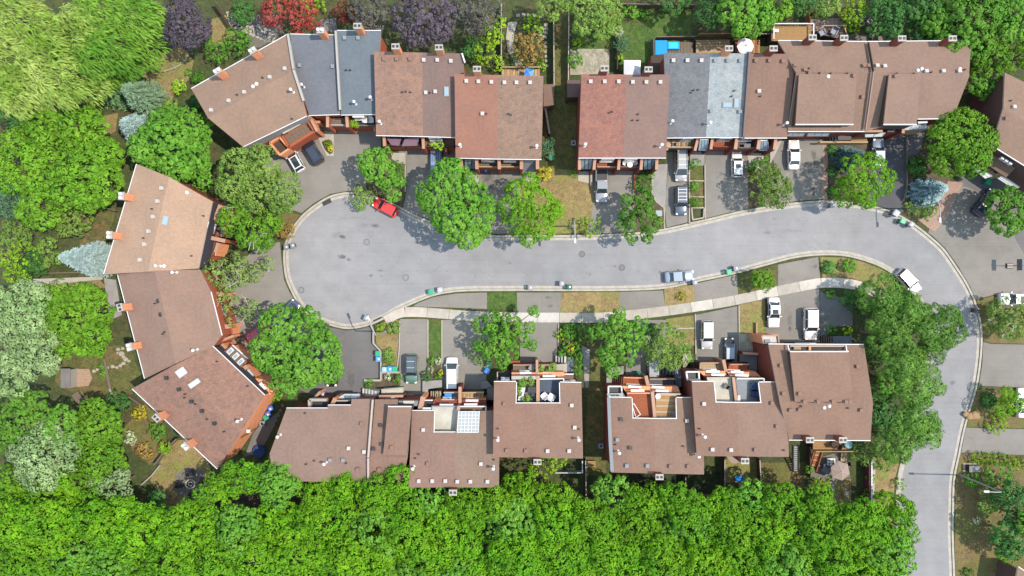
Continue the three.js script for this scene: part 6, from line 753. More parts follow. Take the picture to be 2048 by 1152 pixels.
// small yard things
function acUnit(x, y, label) { const c = P(x, y, 0.8), t = thing('air_conditioner', label, 'air conditioner', c.clone().setY(0)); part('cabinet', new RoundedBoxGeometry(0.85, 0.85, 0.85, 2, 0.06).translate(c.x, 0.45, c.z), M.binGrey, t); part('fan_ring', new THREE.TorusGeometry(0.3, 0.04, 6, 18).rotateX(Math.PI / 2).translate(c.x, 0.9, c.z), M.metal, t); for (let k = 0; k < 3; k++) part('fan_blade', box(0, 0, 0, 0.5, 0.02, 0.1, k * 1.05).translate(c.x, 0.885, c.z), M.black, t); }
acUnit(1147, 286, 'grey air conditioner at the left wall of the bright red roofed house'); acUnit(1202, 892, 'blue grey air conditioner in the lower grass gap'); acUnit(524, 847, 'round topped air conditioner beside the orange gable wall');
{ const c = P(143, 760, 2.2), t = thing('garden_shed', 'small open wooden shelter with a grey roof in the left yard', 'shed', c.clone().setY(0)); part('roof_board', bar(V(c.x - 1.5, 2.5, c.z - 0.3), V(c.x - 0.2, 2.2, c.z - 0.3), 3.0, 0.12), M.concDull, t); part('floor_deck', prism([V(c.x - 0.6, 0.25, c.z - 1.5), V(c.x + 1.5, 0.25, c.z - 1.5), V(c.x + 2.0, 0.25, c.z), V(c.x + 1.4, 0.25, c.z + 1.2), V(c.x - 0.6, 0.25, c.z + 1.4)], 0, 1.5), mat(A(214, 180, 150), { map: T_wood }), t); part('side_wall', bar(V(c.x - 0.4, 2.1, c.z - 1.6), V(c.x - 0.4, 2.1, c.z + 1.3), 0.16, 2.1), M.offwhite, t); for (const [a, b] of [[-1.6, -1.5], [-1.6, 1.2], [-0.4, 1.3]]) part('post', box(c.x + a, 1.15, c.z + b, 0.14, 2.3, 0.14), M.woodGrey, t); }
{ const c = P(157, 794, 0.6), t = thing('picnic_table', 'weathered grey picnic table at the shade edge of the left yard', 'picnic table', c.clone().setY(0)); for (let k = 0; k < 4; k++) { part('table_board', box(0, 0.72, -0.36 + k * 0.24, 1.7, 0.05, 0.2).rotateY(-1).translate(c.x, 0, c.z), M.woodGrey, t); } for (const s of [-1, 1]) part('bench_board', box(0, 0.42, s * 0.75, 1.7, 0.05, 0.26).rotateY(-1).translate(c.x, 0, c.z), M.woodGrey, t); for (const s of [-0.6, 0.6]) part('leg_frame', box(s, 0.36, 0, 0.08, 0.72, 1.3).rotateY(-1).translate(c.x, 0, c.z), M.woodGrey, t); }
{ const a = P(208, 718, 0.3), b = P(220, 778, 0.3), t = thing('timber_beam', 'long grey timber lying across the sunny lawn', 'timber', a.clone().setY(0)); part('beam', bar(a, b, 0.34, 0.24), M.woodGrey, t); part('beam_cap', bar(b.clone(), P(222, 790, 0.24), 0.3, 0.2), M.barkPale, t); }
{ const t = thing('fallen_branch', 'pale bare branch lying on the sunburnt lawn at the upper left', 'branch', P(350, 132, 0)); const q = [[328, 143], [345, 137], [360, 130], [370, 121], [377, 108]].map((p) => P(p[0], p[1], 0.25)); part('branch', new THREE.TubeGeometry(new THREE.CatmullRomCurve3(q), 24, 0.12, 7), M.stone, t); for (const [a, b] of [[[344, 128], [353, 139]], [[364, 116], [372, 126]]]) part('twig', new THREE.TubeGeometry(new THREE.LineCurve3(P(a[0], a[1], 0.28), P(b[0], b[1], 0.2)), 6, 0.08, 6), M.stone, t); }
{ const t = thing('stepping_stone_path', 'row of round grey stepping stones beside the orange gable wall', 'path', P(545, 840, 0), KS); for (const [x, y] of [[565.5, 811], [561.5, 820], [557, 830], [552.5, 840], [548, 849.5], [543, 858.5], [538, 868], [567, 775], [570, 781]]) part('stone', cyl(P(x, y).x, 0.06, P(x, y).z, 0.3, 0.27, 0.08, 14), M.stoneDark, t); }
{ const t = thing('stepping_stone_path', 'pale stepping stones crossing the sunny lawn on the left', 'path', P(215, 730, 0), KS), r = rng(77); for (const [x, y, s] of [[170, 750, 1], [176, 746, 0.8], [188, 742, 1], [195, 739, 0.8], [205, 736, 1], [214, 735, 1.1], [226, 733, 1], [234, 735, 0.8], [241, 731, 0.9], [247, 727, 1], [252, 719, 1.2], [258, 722, 0.8], [243, 707, 1.5], [248, 714, 1], [237, 699, 1], [246, 697, 0.8], [236, 706, 0.8]]) { const c = P(x, y), q = []; for (let k = 0; k < 6; k++) { const a = k / 6 * 6.283, rr = 0.3 * s * (0.8 + 0.4 * r()); q.push(V(c.x + rr * Math.cos(a) * 1.2, 0.07, c.z + rr * Math.sin(a))); } part('stone', prism(q, 0, 2), M.stone, t); } }
{ const t = thing('flagstone_path', 'irregular white flagstones curving behind the angled roof', 'path', P(515, 60, 0), KS), r = rng(78); for (let j = 0; j < 4; j++) for (let i = 0; i < 13; i++) { const u = i / 12, cx = 456 + 90 * u + (r() - 0.5) * 3, cy = 36 + Math.sin(u * 2.6) * 6 + u * 34 + (j - 1.5) * 6.6 + (r() - 0.5) * 2, c = P(cx, cy), q = []; for (let k = 0; k < 6; k++) { const a = k / 6 * 6.283 + r() * 0.5, rr = 0.2 + 0.1 * r(); q.push(V(c.x + rr * Math.cos(a) * 1.25, 0.09, c.z + rr * Math.sin(a))); } part('flagstone', prism(q, 0, 2), r() > 0.5 ? M.stone : M.conc, t); } }
{ const t = thing('stepping_stone_path', 'pale stepping stones right of the rust coloured tree', 'path', P(1092, 90, 0), KS), r = rng(79); for (const [x, y] of [[1092, 50], [1092, 58], [1091, 66], [1089, 74], [1091, 86], [1092, 94], [1091, 104], [1092, 113], [1093, 122], [1094, 132], [1082, 33], [1070, 31], [1058, 31], [1048, 30], [1036, 31]]) part('stone', y > 80 ? cyl(P(x, y).x, 0.03, P(x, y).z, 0.26, 0.24, 0.08, 12) : box(P(x, y).x, 0.06, P(x, y).z, 0.62, 0.08, 0.5, r() * 0.2), M.stone, t); }
{ const c = P(1317, 427, 0.6), t = thing('utility_box', 'pale green utility box under the leaning maple', 'utility box', c.clone().setY(0)); part('cabinet', new RoundedBoxGeometry(0.95, 0.8, 0.85, 2, 0.05).translate(c.x, 0.42, c.z), mat(A(170, 196, 205)), t); part('lid', box(c.x, 0.85, c.z, 1.02, 0.06, 0.92), mat(A(205, 222, 226)), t); }
{ const c = P(1945, 937, 0.7), t = thing('utility_box', 'grey utility cabinet in the hedge at the lower right', 'utility box', c.clone().setY(0)); part('cabinet', box(c.x + 0.3, 0.5, c.z, 1.3, 1.0, 0.95), M.greyDeck, t); part('door', box(c.x - 0.5, 0.55, c.z, 0.5, 1.05, 1.0), M.black, t); part('base_slab', box(c.x, 0.03, c.z, 2.1, 0.1, 1.3), M.conc, t); }
{ const c = P(1946, 832, 0.6), t = thing('garden_boulder', 'tan rocks beside the kerb at the lower island', 'boulder', c.clone().setY(0)), r = rng(80); for (const [dx, dz, s] of [[-0.9, -0.2, 0.42], [-0.2, 0.1, 0.6], [0.6, -0.1, 0.75]]) { const g = new THREE.IcosahedronGeometry(s, 2), p = g.attributes.position; for (let i = 0; i < p.count; i++) { const v = V(p.getX(i), p.getY(i), p.getZ(i)), n = 0.8 + 0.35 * vnoise(v.x * 3 + 9, v.z * 3 + v.y * 2 + 9, 64, 5); p.setXYZ(i, v.x * n * 1.2, v.y * n * 0.6, v.z * n); } g.computeVertexNormals(); g.translate(c.x + dx, 0.25, c.z + dz); part('rock', g, mat(A(206, 168, 122), { map: T_grain }), t); } }
{ const c = P(1479, 957, 0.5), t = thing('paddling_tub', 'blue plastic tub in the tan yard', 'tub', c.clone().setY(0)); part('tub_wall', new THREE.CylinderGeometry(0.6, 0.5, 0.4, 18, 1, true).scale(1.2, 1, 0.9).translate(c.x, 0.22, c.z), M.blue, t); part('tub_floor', new THREE.CylinderGeometry(0.5, 0.5, 0.04, 18).scale(1.2, 1, 0.9).translate(c.x, 0.06, c.z), M.poolBlue, t); }
{ const c = P(517, 903, 0.6), t = thing('round_pool_cover', 'dark blue round tub with a cover below the stepping stones', 'tub', c.clone().setY(0)); part('tub_wall', cyl(c.x, 0, c.z, 1.0, 1.0, 0.55, 24), M.binBlue, t); part('cover', cyl(c.x, 0.55, c.z, 1.02, 0.9, 0.1, 24), mat(A(50, 90, 160)), t); }
for (const [x, y, l] of [[1017, 794, 0], [1045, 725, 0]].slice(0, 0)) void x;
{ const c = P(1340 + 130, 925, 2.2), t = thing('sun_sail', 'cream triangular sun sail behind the cream terrace house', 'sun sail', c.clone().setY(0)); part('sail', prism(px([[1453, 913], [1471, 913], [1481, 924], [1471, 927], [1463, 926]], 2.4), (v) => v.y - 0.03, 2), M.canvas, t); part('post', cyl(c.x + 0.7, 0, c.z, 0.05, 0.05, 2.4, 8), M.metal, t); }
{ const c = P(1183, 928, 0.8), t = thing('wooden_crate', 'tan wooden box at the back of the lower grass gap', 'box', c.clone().setY(0)); for (let k = 0; k < 4; k++) part('lid_board', box(c.x, 0.8, c.z - 0.36 + k * 0.24, 1.25, 0.05, 0.22), M.wood, t); part('crate_body', box(c.x, 0.4, c.z, 1.15, 0.76, 0.9), M.woodGrey, t); }
{ const c = P(1752, 33, 0.6); for (const [x, y, l] of [[1727, 32, 'white garden statue like pot among the dark trees, leftmost of three'], [1724, 47, 'ring shaped white pot among the dark trees, lowest of three'], [1740, 42, 'white pot among the dark trees, rightmost of three']]) { const q = P(x, y, 0.6), t = thing('garden_pot', l, 'plant pot', q.clone().setY(0)); part('pot', cyl(q.x, 0, q.z, 0.25, 0.38, 0.6, 14), M.white, t); part('soil', cyl(q.x, 0.58, q.z, 0.3, 0.3, 0.04, 12), M.soil, t); } }

// ---------------------------------------------------------------- trees and shrubs
const leafMat = new THREE.MeshPhysicalMaterial({ color: 0xffffff, vertexColors: true, roughness: 0.75, specularIntensity: 0.35, transmission: 0.12, thickness: 0, side: THREE.DoubleSide });
// kinds: leaf length and width, clusters per square metre, leaves per cluster, cluster radius, base colours (linear), spread of tone, flatness of the leaf towards the sky
const LK = {
  maple: { cf: 0.8, l: 0.42, w: 0.3, d: 2.4, n: 12, rc: 0.47, c: [[0.062, 0.185, 0.014], [0.105, 0.24, 0.024]], up: 0.55 },
  broad: { cf: 0.6, l: 0.4, w: 0.26, d: 2.2, n: 13, rc: 0.52, c: [[0.075, 0.2, 0.01], [0.125, 0.265, 0.015]], up: 0.5 },
  fine: { l: 0.32, w: 0.17, d: 3.4, n: 13, rc: 0.42, c: [[0.085, 0.235, 0.006], [0.145, 0.315, 0.01]], up: 0.5 },
  wood: { cf: 0.6, l: 0.4, w: 0.22, d: 2.5, n: 14, rc: 0.55, c: [[0.058, 0.195, 0.004], [0.122, 0.275, 0.006]], up: 0.5 },
  olive: { l: 0.32, w: 0.19, d: 3.2, n: 12, rc: 0.42, c: [[0.115, 0.21, 0.035], [0.165, 0.265, 0.045]], up: 0.5 },
  pine: { cf: 0.6, l: 0.55, w: 0.13, d: 4.2, n: 14, rc: 0.55, c: [[0.065, 0.165, 0.022], [0.12, 0.24, 0.034]], up: 0.25, out: 1 },
  silver: { cf: 0.6, l: 0.36, w: 0.22, d: 2.4, n: 13, rc: 0.52, c: [[0.13, 0.24, 0.075], [0.26, 0.365, 0.16]], up: 0.4 },
  purple: { l: 0.36, w: 0.22, d: 2.4, n: 12, rc: 0.48, c: [[0.055, 0.045, 0.062], [0.085, 0.07, 0.09]], up: 0.4 },
  grey: { l: 0.36, w: 0.22, d: 2.2, n: 12, rc: 0.52, c: [[0.09, 0.088, 0.078], [0.12, 0.115, 0.1]], up: 0.4 },
  red: { l: 0.36, w: 0.22, d: 2.4, n: 9, rc: 0.42, c: [[0.24, 0.04, 0.032], [0.3, 0.055, 0.04]], up: 0.45 },
  rust: { l: 0.32, w: 0.2, d: 2.6, n: 9, rc: 0.4, c: [[0.26, 0.15, 0.04], [0.2, 0.17, 0.045]], up: 0.45 },
  willow: { cf: 0.4, l: 0.8, w: 0.14, d: 0.95, n: 30, rc: 1.05, c: [[0.11, 0.21, 0.016], [0.26, 0.34, 0.08]], up: 0.3, hang: 1 },
  willowGreen: { cf: 0.4, l: 0.8, w: 0.14, d: 0.95, n: 30, rc: 1.05, c: [[0.065, 0.185, 0.012], [0.15, 0.28, 0.03]], up: 0.3, hang: 1 },
  sparse: { l: 0.34, w: 0.22, d: 2.3, n: 9, rc: 0.45, c: [[0.12, 0.2, 0.045], [0.17, 0.245, 0.06]], up: 0.5 },
  bush: { l: 0.3, w: 0.19, d: 3.4, n: 8, rc: 0.3, c: [[0.06, 0.2, 0.015], [0.1, 0.26, 0.02]], up: 0.5 },
  lime: { l: 0.3, w: 0.19, d: 3.2, n: 8, rc: 0.32, c: [[0.16, 0.33, 0.014], [0.24, 0.38, 0.02]], up: 0.5 },
  yellow: { l: 0.3, w: 0.19, d: 3.2, n: 8, rc: 0.3, c: [[0.42, 0.36, 0.02], [0.34, 0.34, 0.02]], up: 0.5 },
  dark: { l: 0.4, w: 0.26, d: 3.0, n: 11, rc: 0.5, c: [[0.032, 0.105, 0.022], [0.05, 0.14, 0.026]], up: 0.5 },
  bluegreen: { l: 0.34, w: 0.2, d: 2.8, n: 8, rc: 0.4, c: [[0.05, 0.12, 0.06], [0.07, 0.15, 0.075]], up: 0.4 },
  pale: { l: 0.26, w: 0.17, d: 3.6, n: 8, rc: 0.28, c: [[0.3, 0.36, 0.2], [0.36, 0.42, 0.26]], up: 0.5 },
};
class Leaves {
  constructor() { this.p = []; this.n = []; this.c = []; this.i = []; this.k = 0; }
  leaf(x, y, z, nx, ny, nz, ax, ay, az, l, w, col) {
    const d = nx * ax + ny * ay + nz * az; ax -= d * nx; ay -= d * ny; az -= d * nz; let q = 1 / (Math.hypot(ax, ay, az) || 1); ax *= q; ay *= q; az *= q;
    const bx = ny * az - nz * ay, by = nz * ax - nx * az, bz = nx * ay - ny * ax, h = l / 2, v = w / 2, f = w * 0.18;
    this.p.push(x - ax * h, y - ay * h, z - az * h, x + bx * v + nx * f, y + by * v + ny * f, z + bz * v + nz * f, x + ax * h, y + ay * h, z + az * h, x - bx * v + nx * f, y - by * v + ny * f, z - bz * v + nz * f);
    for (let s = 0; s < 4; s++) { this.n.push(nx, ny, nz); this.c.push(col[0], col[1], col[2]); }
    const k = this.k; this.i.push(k, k + 2, k + 1, k, k + 3, k + 2); this.k += 4;
  }
  build() { const g = new THREE.BufferGeometry(); g.setAttribute('position', new THREE.Float32BufferAttribute(this.p, 3)); g.setAttribute('normal', new THREE.Float32BufferAttribute(this.n, 3)); g.setAttribute('color', new THREE.Float32BufferAttribute(this.c, 3)); g.setIndex(this.i); return g; }
}
let leafCount = 0;
function foliage(lobes, kd, r, o = {}) {                       // lobes: [x, y, z, radius, squash]
  const L = new Leaves(), dens = (o.dens ?? 1), gauss = () => (r() + r() + r() - 1.5) * 1.15, tone0 = o.tone ?? 1;
  for (const [cx, cy, cz, R, sq] of lobes) for (let layer = 0; layer < (R > 1.6 ? 2 : 1); layer++) {
    const Rm = Math.max(R * 0.7, R - 0.4), Rl = layer ? Rm * 0.7 : Rm, N = Math.max(5, Math.round(4 * Math.PI * Rl * Rl * 0.72 * kd.d * dens * (kd.hang ? 1 : 0.62) * (layer ? 0.45 : 1)));
    const nl = Math.round(kd.n * (kd.hang ? 1 : 1.9)); const ph = r() * 100, cf = kd.cf ?? 0.7;
    for (let i = 0; i < N; i++) {
      const yy = 1 - (i + 0.2 + 0.6 * r()) / N * 1.38, a = i * 2.39996 + r() * 0.5, s = Math.sqrt(Math.max(0, 1 - yy * yy)), dx = Math.cos(a) * s, dz = Math.sin(a) * s;
      const n1 = vnoise(dx * Rl * cf + ph, (dz + yy * 0.6) * Rl * cf + ph, 997, 7), n2 = vnoise(dx * Rl * cf * 0.45 + ph, (dz + yy * 0.6) * Rl * cf * 0.45 + ph, 997, 9), bl = Math.abs(2 * n1 - 1), cre = Math.min(bl, Math.abs(2 * n2 - 1) * 1.3);
      if (R > 1.3 && cre < 0.13 && r() > cre * 4) continue;
      const bump = 0.9 + 0.16 * vnoise(dx * 2.2 + ph, dz * 2.2 + yy * 2.1 + ph, 997, 8) + (Math.sqrt(cre) - 0.6) * Math.min(0.42, (kd.amp ?? 0.85) / Rl) + 0.06 * (r() - 0.5), px_ = cx + dx * Rl * bump, py_ = cy + yy * Rl * sq * bump, pz_ = cz + dz * Rl * bump;
      if (py_ < 0.15) continue;
      let inside = false; for (const m of lobes) if (m[3] !== R || m[0] !== cx) { const ex = px_ - m[0], ey = (py_ - m[1]) / m[4], ez = pz_ - m[2]; if (ex * ex + ey * ey + ez * ez < m[3] * m[3] * 0.62) { inside = true; break; } } if (inside && !layer) continue;
      const mix = r(), tone = tone0 * (0.82 + 0.36 * r()) * (layer ? 0.9 : 1), hue = vnoise(px_ * 0.35 + 50, pz_ * 0.35 + 50, 997, 21), t = Math.min(1, Math.max(0, mix * 0.55 + hue * 0.75 - 0.15)), c0 = kd.c[0], c1 = kd.c[1];
      const base = [0, 1, 2].map((k) => (c0[k] + (c1[k] - c0[k]) * t) * tone);
      const rk = 0.7 + 0.6 * r();
      for (let k = 0; k < nl; k++) {
        let ox, oy, oz, nx, ny, nz, q; const rc = kd.rc * rk, lt = 0.86 + 0.28 * r(), col = [base[0] * lt, base[1] * lt, base[2] * lt], sz = 0.75 + 0.5 * r();
        if (kd.hang) { const f = r() * 6.283, e = Math.sqrt(r()); ox = Math.cos(f) * e; oz = Math.sin(f) * e; oy = 0.35 - e * e * 0.95; nx = ox * 0.8 + gauss() * 0.2; ny = 0.6; nz = oz * 0.8 + gauss() * 0.2; }
        else {                                                // leaves sit on a small dome, so that each clump has a lit and a shaded side
          ox = gauss() + dx * 0.55; oy = gauss() * 0.8 + 0.35 + Math.max(0, yy) * 0.3; oz = gauss() + dz * 0.55; q = (0.72 + 0.36 * r()) / (Math.hypot(ox, oy, oz) || 1); ox *= q; oy *= q; oz *= q;
          nx = ox + dx * 0.2 + gauss() * 0.28; ny = oy + kd.up * 0.5 + gauss() * 0.22; nz = oz + dz * 0.2 + gauss() * 0.28; ox *= 1.1; oz *= 1.1; oy *= 0.8;
        }
        q = 1 / Math.hypot(nx, ny, nz); nx *= q; ny *= q; nz *= q;
        let ax, ay, az; if (kd.hang) { const w = o.wind ?? [0.5, 0.5]; ax = ox * 0.9 + dx * 0.2 + w[0] * 0.5 + gauss() * 0.2; ay = -0.3 - Math.hypot(ox, oz) * 0.9; az = oz * 0.9 + dz * 0.2 + w[1] * 0.5 + gauss() * 0.2; } else if (kd.out) { ax = dx + gauss() * 0.45; ay = yy * 0.5 + 0.15 + gauss() * 0.3; az = dz + gauss() * 0.45; } else { ax = dx * 0.6 + gauss(); ay = gauss() * 0.5 - 0.15; az = dz * 0.6 + gauss(); }
        L.leaf(px_ + ox * rc, py_ + oy * rc, pz_ + oz * rc, nx, ny, nz, ax, ay, az, kd.l * sz, kd.w * sz, col);
      }
    }
  }
  leafCount += L.k / 4; return L.build();
}
function limbs(b, lobes, r, tr, H) {                           // tapered trunk with limbs into the lobes
  const gs = [], y1 = Math.max(0.4, H * 0.42), fork = V(b.x + (r() - 0.5) * 0.3, y1, b.z + (r() - 0.5) * 0.3);
  const tube = (p, q, r0, r1, sag = 0) => { const m = p.clone().lerp(q, 0.5); m.y += sag; const c = new THREE.QuadraticBezierCurve3(p, m, q), g = new THREE.TubeGeometry(c, 5, 1, 6), P2 = g.attributes.position, fr = 7; for (let i = 0; i < P2.count; i++) { const seg = Math.floor(i / fr), pt = c.getPointAt(Math.min(1, seg / 5)), k = r0 + (r1 - r0) * seg / 5; P2.setXYZ(i, pt.x + (P2.getX(i) - pt.x) * k, pt.y + (P2.getY(i) - pt.y) * k, pt.z + (P2.getZ(i) - pt.z) * k); } return g; };
  gs.push(tube(V(b.x, -0.1, b.z), fork, tr, tr * 0.7));
  for (const l of lobes) gs.push(tube(fork.clone(), V(l[0], l[1] + l[3] * 0.35 * l[4], l[2]), tr * 0.5, tr * 0.12, 0.3));
  return merge(gs);
}
let treeNo = 0;
// a broadleaved tree or shrub: kind, crown centre and radius in the photograph, height in metres
function tree(kd, x, y, rp, Ht, label, o = {}) {
  const r = rng(1000 + 37 * ++treeNo), k = LK[kd], shrub = o.shrub ?? (Ht < 3.2), sq = o.sq ?? 0.8, lobes = [];
  const hc = Ht - rp * 0.08 * 0.6 * sq, C = P(x, y, Math.max(0.2, hc * (shrub ? 0.6 : 0.82))), R = rp * (CAM_H - hc) / FOCAL;
  if (o.lobes) for (const [lx, ly, lr, lh] of o.lobes) { const h0 = (lh ?? Ht) - lr * 0.08 * sq * 0.85, hh = Math.max(lr * 0.03, h0), c = P(lx, ly, hh); lobes.push([c.x, c.y, c.z, lr * (CAM_H - hh) / FOCAL, sq]); }
  else if (rp < 14) lobes.push([C.x, Math.max(R * 0.45, Ht - R * sq), C.z, R, sq]);
  else {
    const m = o.m ?? (rp > 40 ? 7 : 5), Rc = R * 0.6; lobes.push([C.x, Math.max(Rc * 0.5, Ht - Rc * sq), C.z, Rc, sq]);
    for (let i = 0; i < m; i++) { const a = i / m * 6.283 + r() * 0.7, rr = R * (0.36 + 0.12 * r()), dd = (R - rr) * (0.9 + 0.22 * r()), hh = Math.max(rr * 0.5, Ht - rr * sq - R * (0.12 + 0.5 * r()) * (shrub ? 0.4 : 0.8)); lobes.push([C.x + Math.cos(a) * dd * (o.ex ?? 1), hh, C.z + Math.sin(a) * dd * (o.ez ?? 1), rr, sq]); }
  }
  const b = V(C.x, 0, C.z), t = thing(o.name ?? (shrub ? 'shrub' : 'tree'), label, o.cat ?? (shrub ? 'shrub' : 'tree'), b, o.group ? { group: o.group } : {});
  part(shrub ? 'stem' : 'trunk', limbs(b, lobes, r, shrub ? 0.06 : 0.12 + R * 0.035, Ht), o.bark ?? M.bark, t); part(shrub ? 'foliage' : 'crown', foliage(lobes, k, r, o), leafMat, t);
  if (o.bare) part('bare_branches', (() => { const gs = []; for (let i = 0; i < o.bare; i++) { const a = r() * 6.283, l = lobes[Math.floor(r() * lobes.length)], p0 = V(l[0], l[1], l[2]), p1 = V(l[0] + Math.cos(a) * l[3] * 1.1, l[1] + l[3] * 0.75, l[2] + Math.sin(a) * l[3] * 1.1); gs.push(new THREE.TubeGeometry(new THREE.QuadraticBezierCurve3(p0, p0.clone().lerp(p1, 0.5).add(V(0.2, 0.4, 0.1)), p1), 4, 0.045, 5)); for (let j = 0; j < 3; j++) { const q = p0.clone().lerp(p1, 0.5 + 0.15 * j), e = q.clone().add(V((r() - 0.5) * 1.6, 0.3 + r() * 0.4, (r() - 0.5) * 1.6)); gs.push(new THREE.TubeGeometry(new THREE.LineCurve3(q, e), 2, 0.03, 4)); } } return merge(gs); })(), M.barkPale, t).userData.kind = 'stuff';
  return t;
}
// conifer with layered boughs; x, y is the foot on the ground
function spruce(x, y, R, Ht, col, label, o = {}) {
  const r = rng(5000 + 31 * ++treeNo), b = P(x, y, 0), t = thing(o.name ?? 'spruce_tree', label, 'conifer', b, o.group ? { group: o.group } : {}), L = new Leaves(), g2 = () => r() - 0.5;
  part('trunk', cyl(b.x, -0.1, b.z, 0.16 + R * 0.02, 0.03, Ht, 8), M.bark, t);
  const lev = Math.round(Ht * 2.1);
  for (let i = 0; i < lev; i++) { const u = i / lev, h = 0.5 + u * (Ht - 0.7), rr = R * Math.pow(1 - u, 0.85) + 0.14, nb = Math.round(7 + rr * 4.2), a0 = r() * 6.28;
    for (let j = 0; j < nb; j++) { const a = a0 + j / nb * 6.283 + g2() * 0.3, len = rr * (0.78 + 0.36 * r()), dx = Math.cos(a), dz = Math.sin(a), droop = 0.28, tn = (0.75 + 0.5 * r()), seg = Math.max(2, Math.round(len / 0.3));
      for (let s = 1; s <= seg; s++) { const q = s / seg * len, wv = 0.2 + 0.42 * Math.sin(Math.min(1, s / seg * 1.05) * 2.6), tip = 0.8 + 0.45 * s / seg, cc = [col[0] * tn * tip, col[1] * tn * tip, col[2] * tn * tip];
        for (const sd of [-1, 0, 1]) { const ang = a + sd * 0.75, ox = b.x + dx * q + g2() * 0.12, oz = b.z + dz * q + g2() * 0.12, oy = h - q * droop + g2() * 0.1; L.leaf(ox + Math.cos(ang) * 0.15 * Math.abs(sd), oy, oz + Math.sin(ang) * 0.15 * Math.abs(sd), g2() * 0.5 - dx * 0.12, 1, g2() * 0.5 - dz * 0.12, Math.cos(ang), -0.25, Math.sin(ang), (0.42 + 0.2 * r()) * (o.ls ?? 1), (0.14 + 0.06 * wv) * (o.ls ?? 1), cc); } } } }
  leafCount += L.k / 4; part('crown', L.build(), leafMat, t); return t;
}
const G = 'broadleaved trees of the dense wood along the lower edge';
// upper left
tree('willow', 70, 120, 105, 12, 'huge yellow green willow in the upper left corner', { name: 'willow_tree', lobes: [[30, 40, 60], [95, 90, 62], [20, 120, 55], [70, 160, 58], [130, 165, 52], [150, 60, 50], [30, 190, 40], [110, 120, 48], [185, 175, 34, 8]], sq: 0.75, tone: 1.1 });
tree('willowGreen', 235, 70, 90, 11.5, 'greener willow with streaming branches left of the purple tree', { name: 'willow_tree', lobes: [[200, 30, 52], [262, 36, 50], [230, 90, 50], [290, 78, 38, 9], [180, 110, 40], [290, 118, 30, 7], [255, 128, 28, 7], [300, 30, 30, 9], [225, 150, 24, 6]], sq: 0.75, tone: 1.0, wind: [0.6, 0.5] });
tree('purple', 373, 48, 58, 9, 'round dark purple tree beside the willow', { sq: 0.75, m: 8 });
tree('red', 583, 24, 52, 7, 'bright red maple above the dark grey roofs', { lobes: [[560, 20, 34], [605, 14, 34], [585, 42, 32], [625, 42, 22, 5.5], [540, 34, 22, 5.5], [580, -8, 32]], sq: 0.75 });
tree('red', 692, 28, 24, 5, 'small dull red tree between the red maple and the grey trees', { tone: 0.42 });
tree('grey', 742, 28, 46, 9, 'grey green tree behind the dark grey roofs', { tone: 0.8 });
tree('purple', 848, 42, 68, 10, 'large grey purple tree behind the speckled orange brown roof', { m: 8, tone: 1.25 });
tree('grey', 955, 25, 52, 9, 'greyish brown tree left of the bright green shrubs', { m: 7, tone: 0.85 });
tree('lime', 985, 90, 40, 4.2, 'bright green tall shrub left of the thin white fence', { lobes: [[985, 70, 24], [968, 105, 26, 3.4], [990, 125, 22, 3], [1000, 45, 16]], sq: 0.9, dens: 0.8, shrub: 1 });
tree('dark', 945, 100, 22, 3, 'dark shrub between the purple trees and the bright green shrub', {});
tree('rust', 1058, 97, 36, 4.5, 'rust coloured round tree in the garden with stepping stones', { m: 7 });
tree('lime', 1066, 50, 24, 2, 'bright yellow green shrub above the rust coloured tree', {}); tree('pale', 1074, 62, 12, 1.2, 'small pale shrub beside the rust coloured tree', {}); tree('bush', 1030, 115, 12, 1.2, 'small green shrub left of the rust coloured tree', {}); tree('lime', 1084, 132, 9, 1, 'tiny lime shrub below the rust coloured tree', {});
tree('olive', 1105, 12, 38, 9, 'mid green tree at the top left of the upper grass gap', { tone: 0.9 }); tree('olive', 1192, 30, 60, 9, 'pale green feathery tree right of the upper grass gap', { m: 7, tone: 1.05 }); tree('rust', 1222, 42, 14, 3, 'brownish shrub at the edge of the green lawn', { tone: 1.1 });
tree('pale', 1233, 66, 14, 2.2, 'pale variegated shrub left of the green lawn', {}); tree('bluegreen', 1241, 90, 16, 2.2, 'dark blue green shrub below the variegated shrub', {}); tree('lime', 1240, 116, 8, 1, 'small lime shrub by the green lawn fence', {}); tree('bush', 1149, 124, 16, 2.4, 'dark green bush at the left of the gravel yard', {}); tree('lime', 1156, 88, 12, 1.2, 'low lime plants above the gravel yard', {}); tree('bush', 1262, 24, 16, 1.6, 'leafy shrub in the upper left corner of the green lawn', {}); tree('bush', 1290, 30, 12, 1.4, 'small leafy shrub at the top edge of the green lawn', {});
tree('dark', 1350, 6, 30, 6, 'dark tree at the top edge above the green lawn', {}); tree('dark', 1415, 30, 32, 7, 'dark tree between the green lawn and the spreading tree', { tone: 0.9 });
tree('maple', 1488, 20, 64, 9.5, 'large spreading tree above the pale wooden deck', { m: 9, tone: 1.12 }); tree('olive', 1480, 48, 16, 8, 'small brown green tree in front of the spreading tree', { tone: 0.8 });
tree('broad', 1548, 10, 38, 8, 'light green tree at the top left of the deck with white railing', {}); tree('dark', 1600, 2, 30, 7, 'dark tree at the top above the deck with white railing', {}); tree('olive', 1650, 5, 34, 7, 'olive tree at the top above the brown patio', { tone: 1.1 }); tree('lime', 1706, 20, 32, 6, 'yellow green tree right of the brown patio', { tone: 0.85 }); tree('lime', 1702, 55, 17, 1.8, 'bright lime shrub right of the brown patio', { tone: 1.1 }); tree('yellow', 1684, 32, 10, 1.4, 'golden shrub at the top corner of the brown patio', {});
for (const [x, y, l] of [[1630, 27, 'left'], [1648, 30, 'right']]) tree('bush', x, y, 9, 1, `small round bush on the brown patio, ${l} of two`, {});
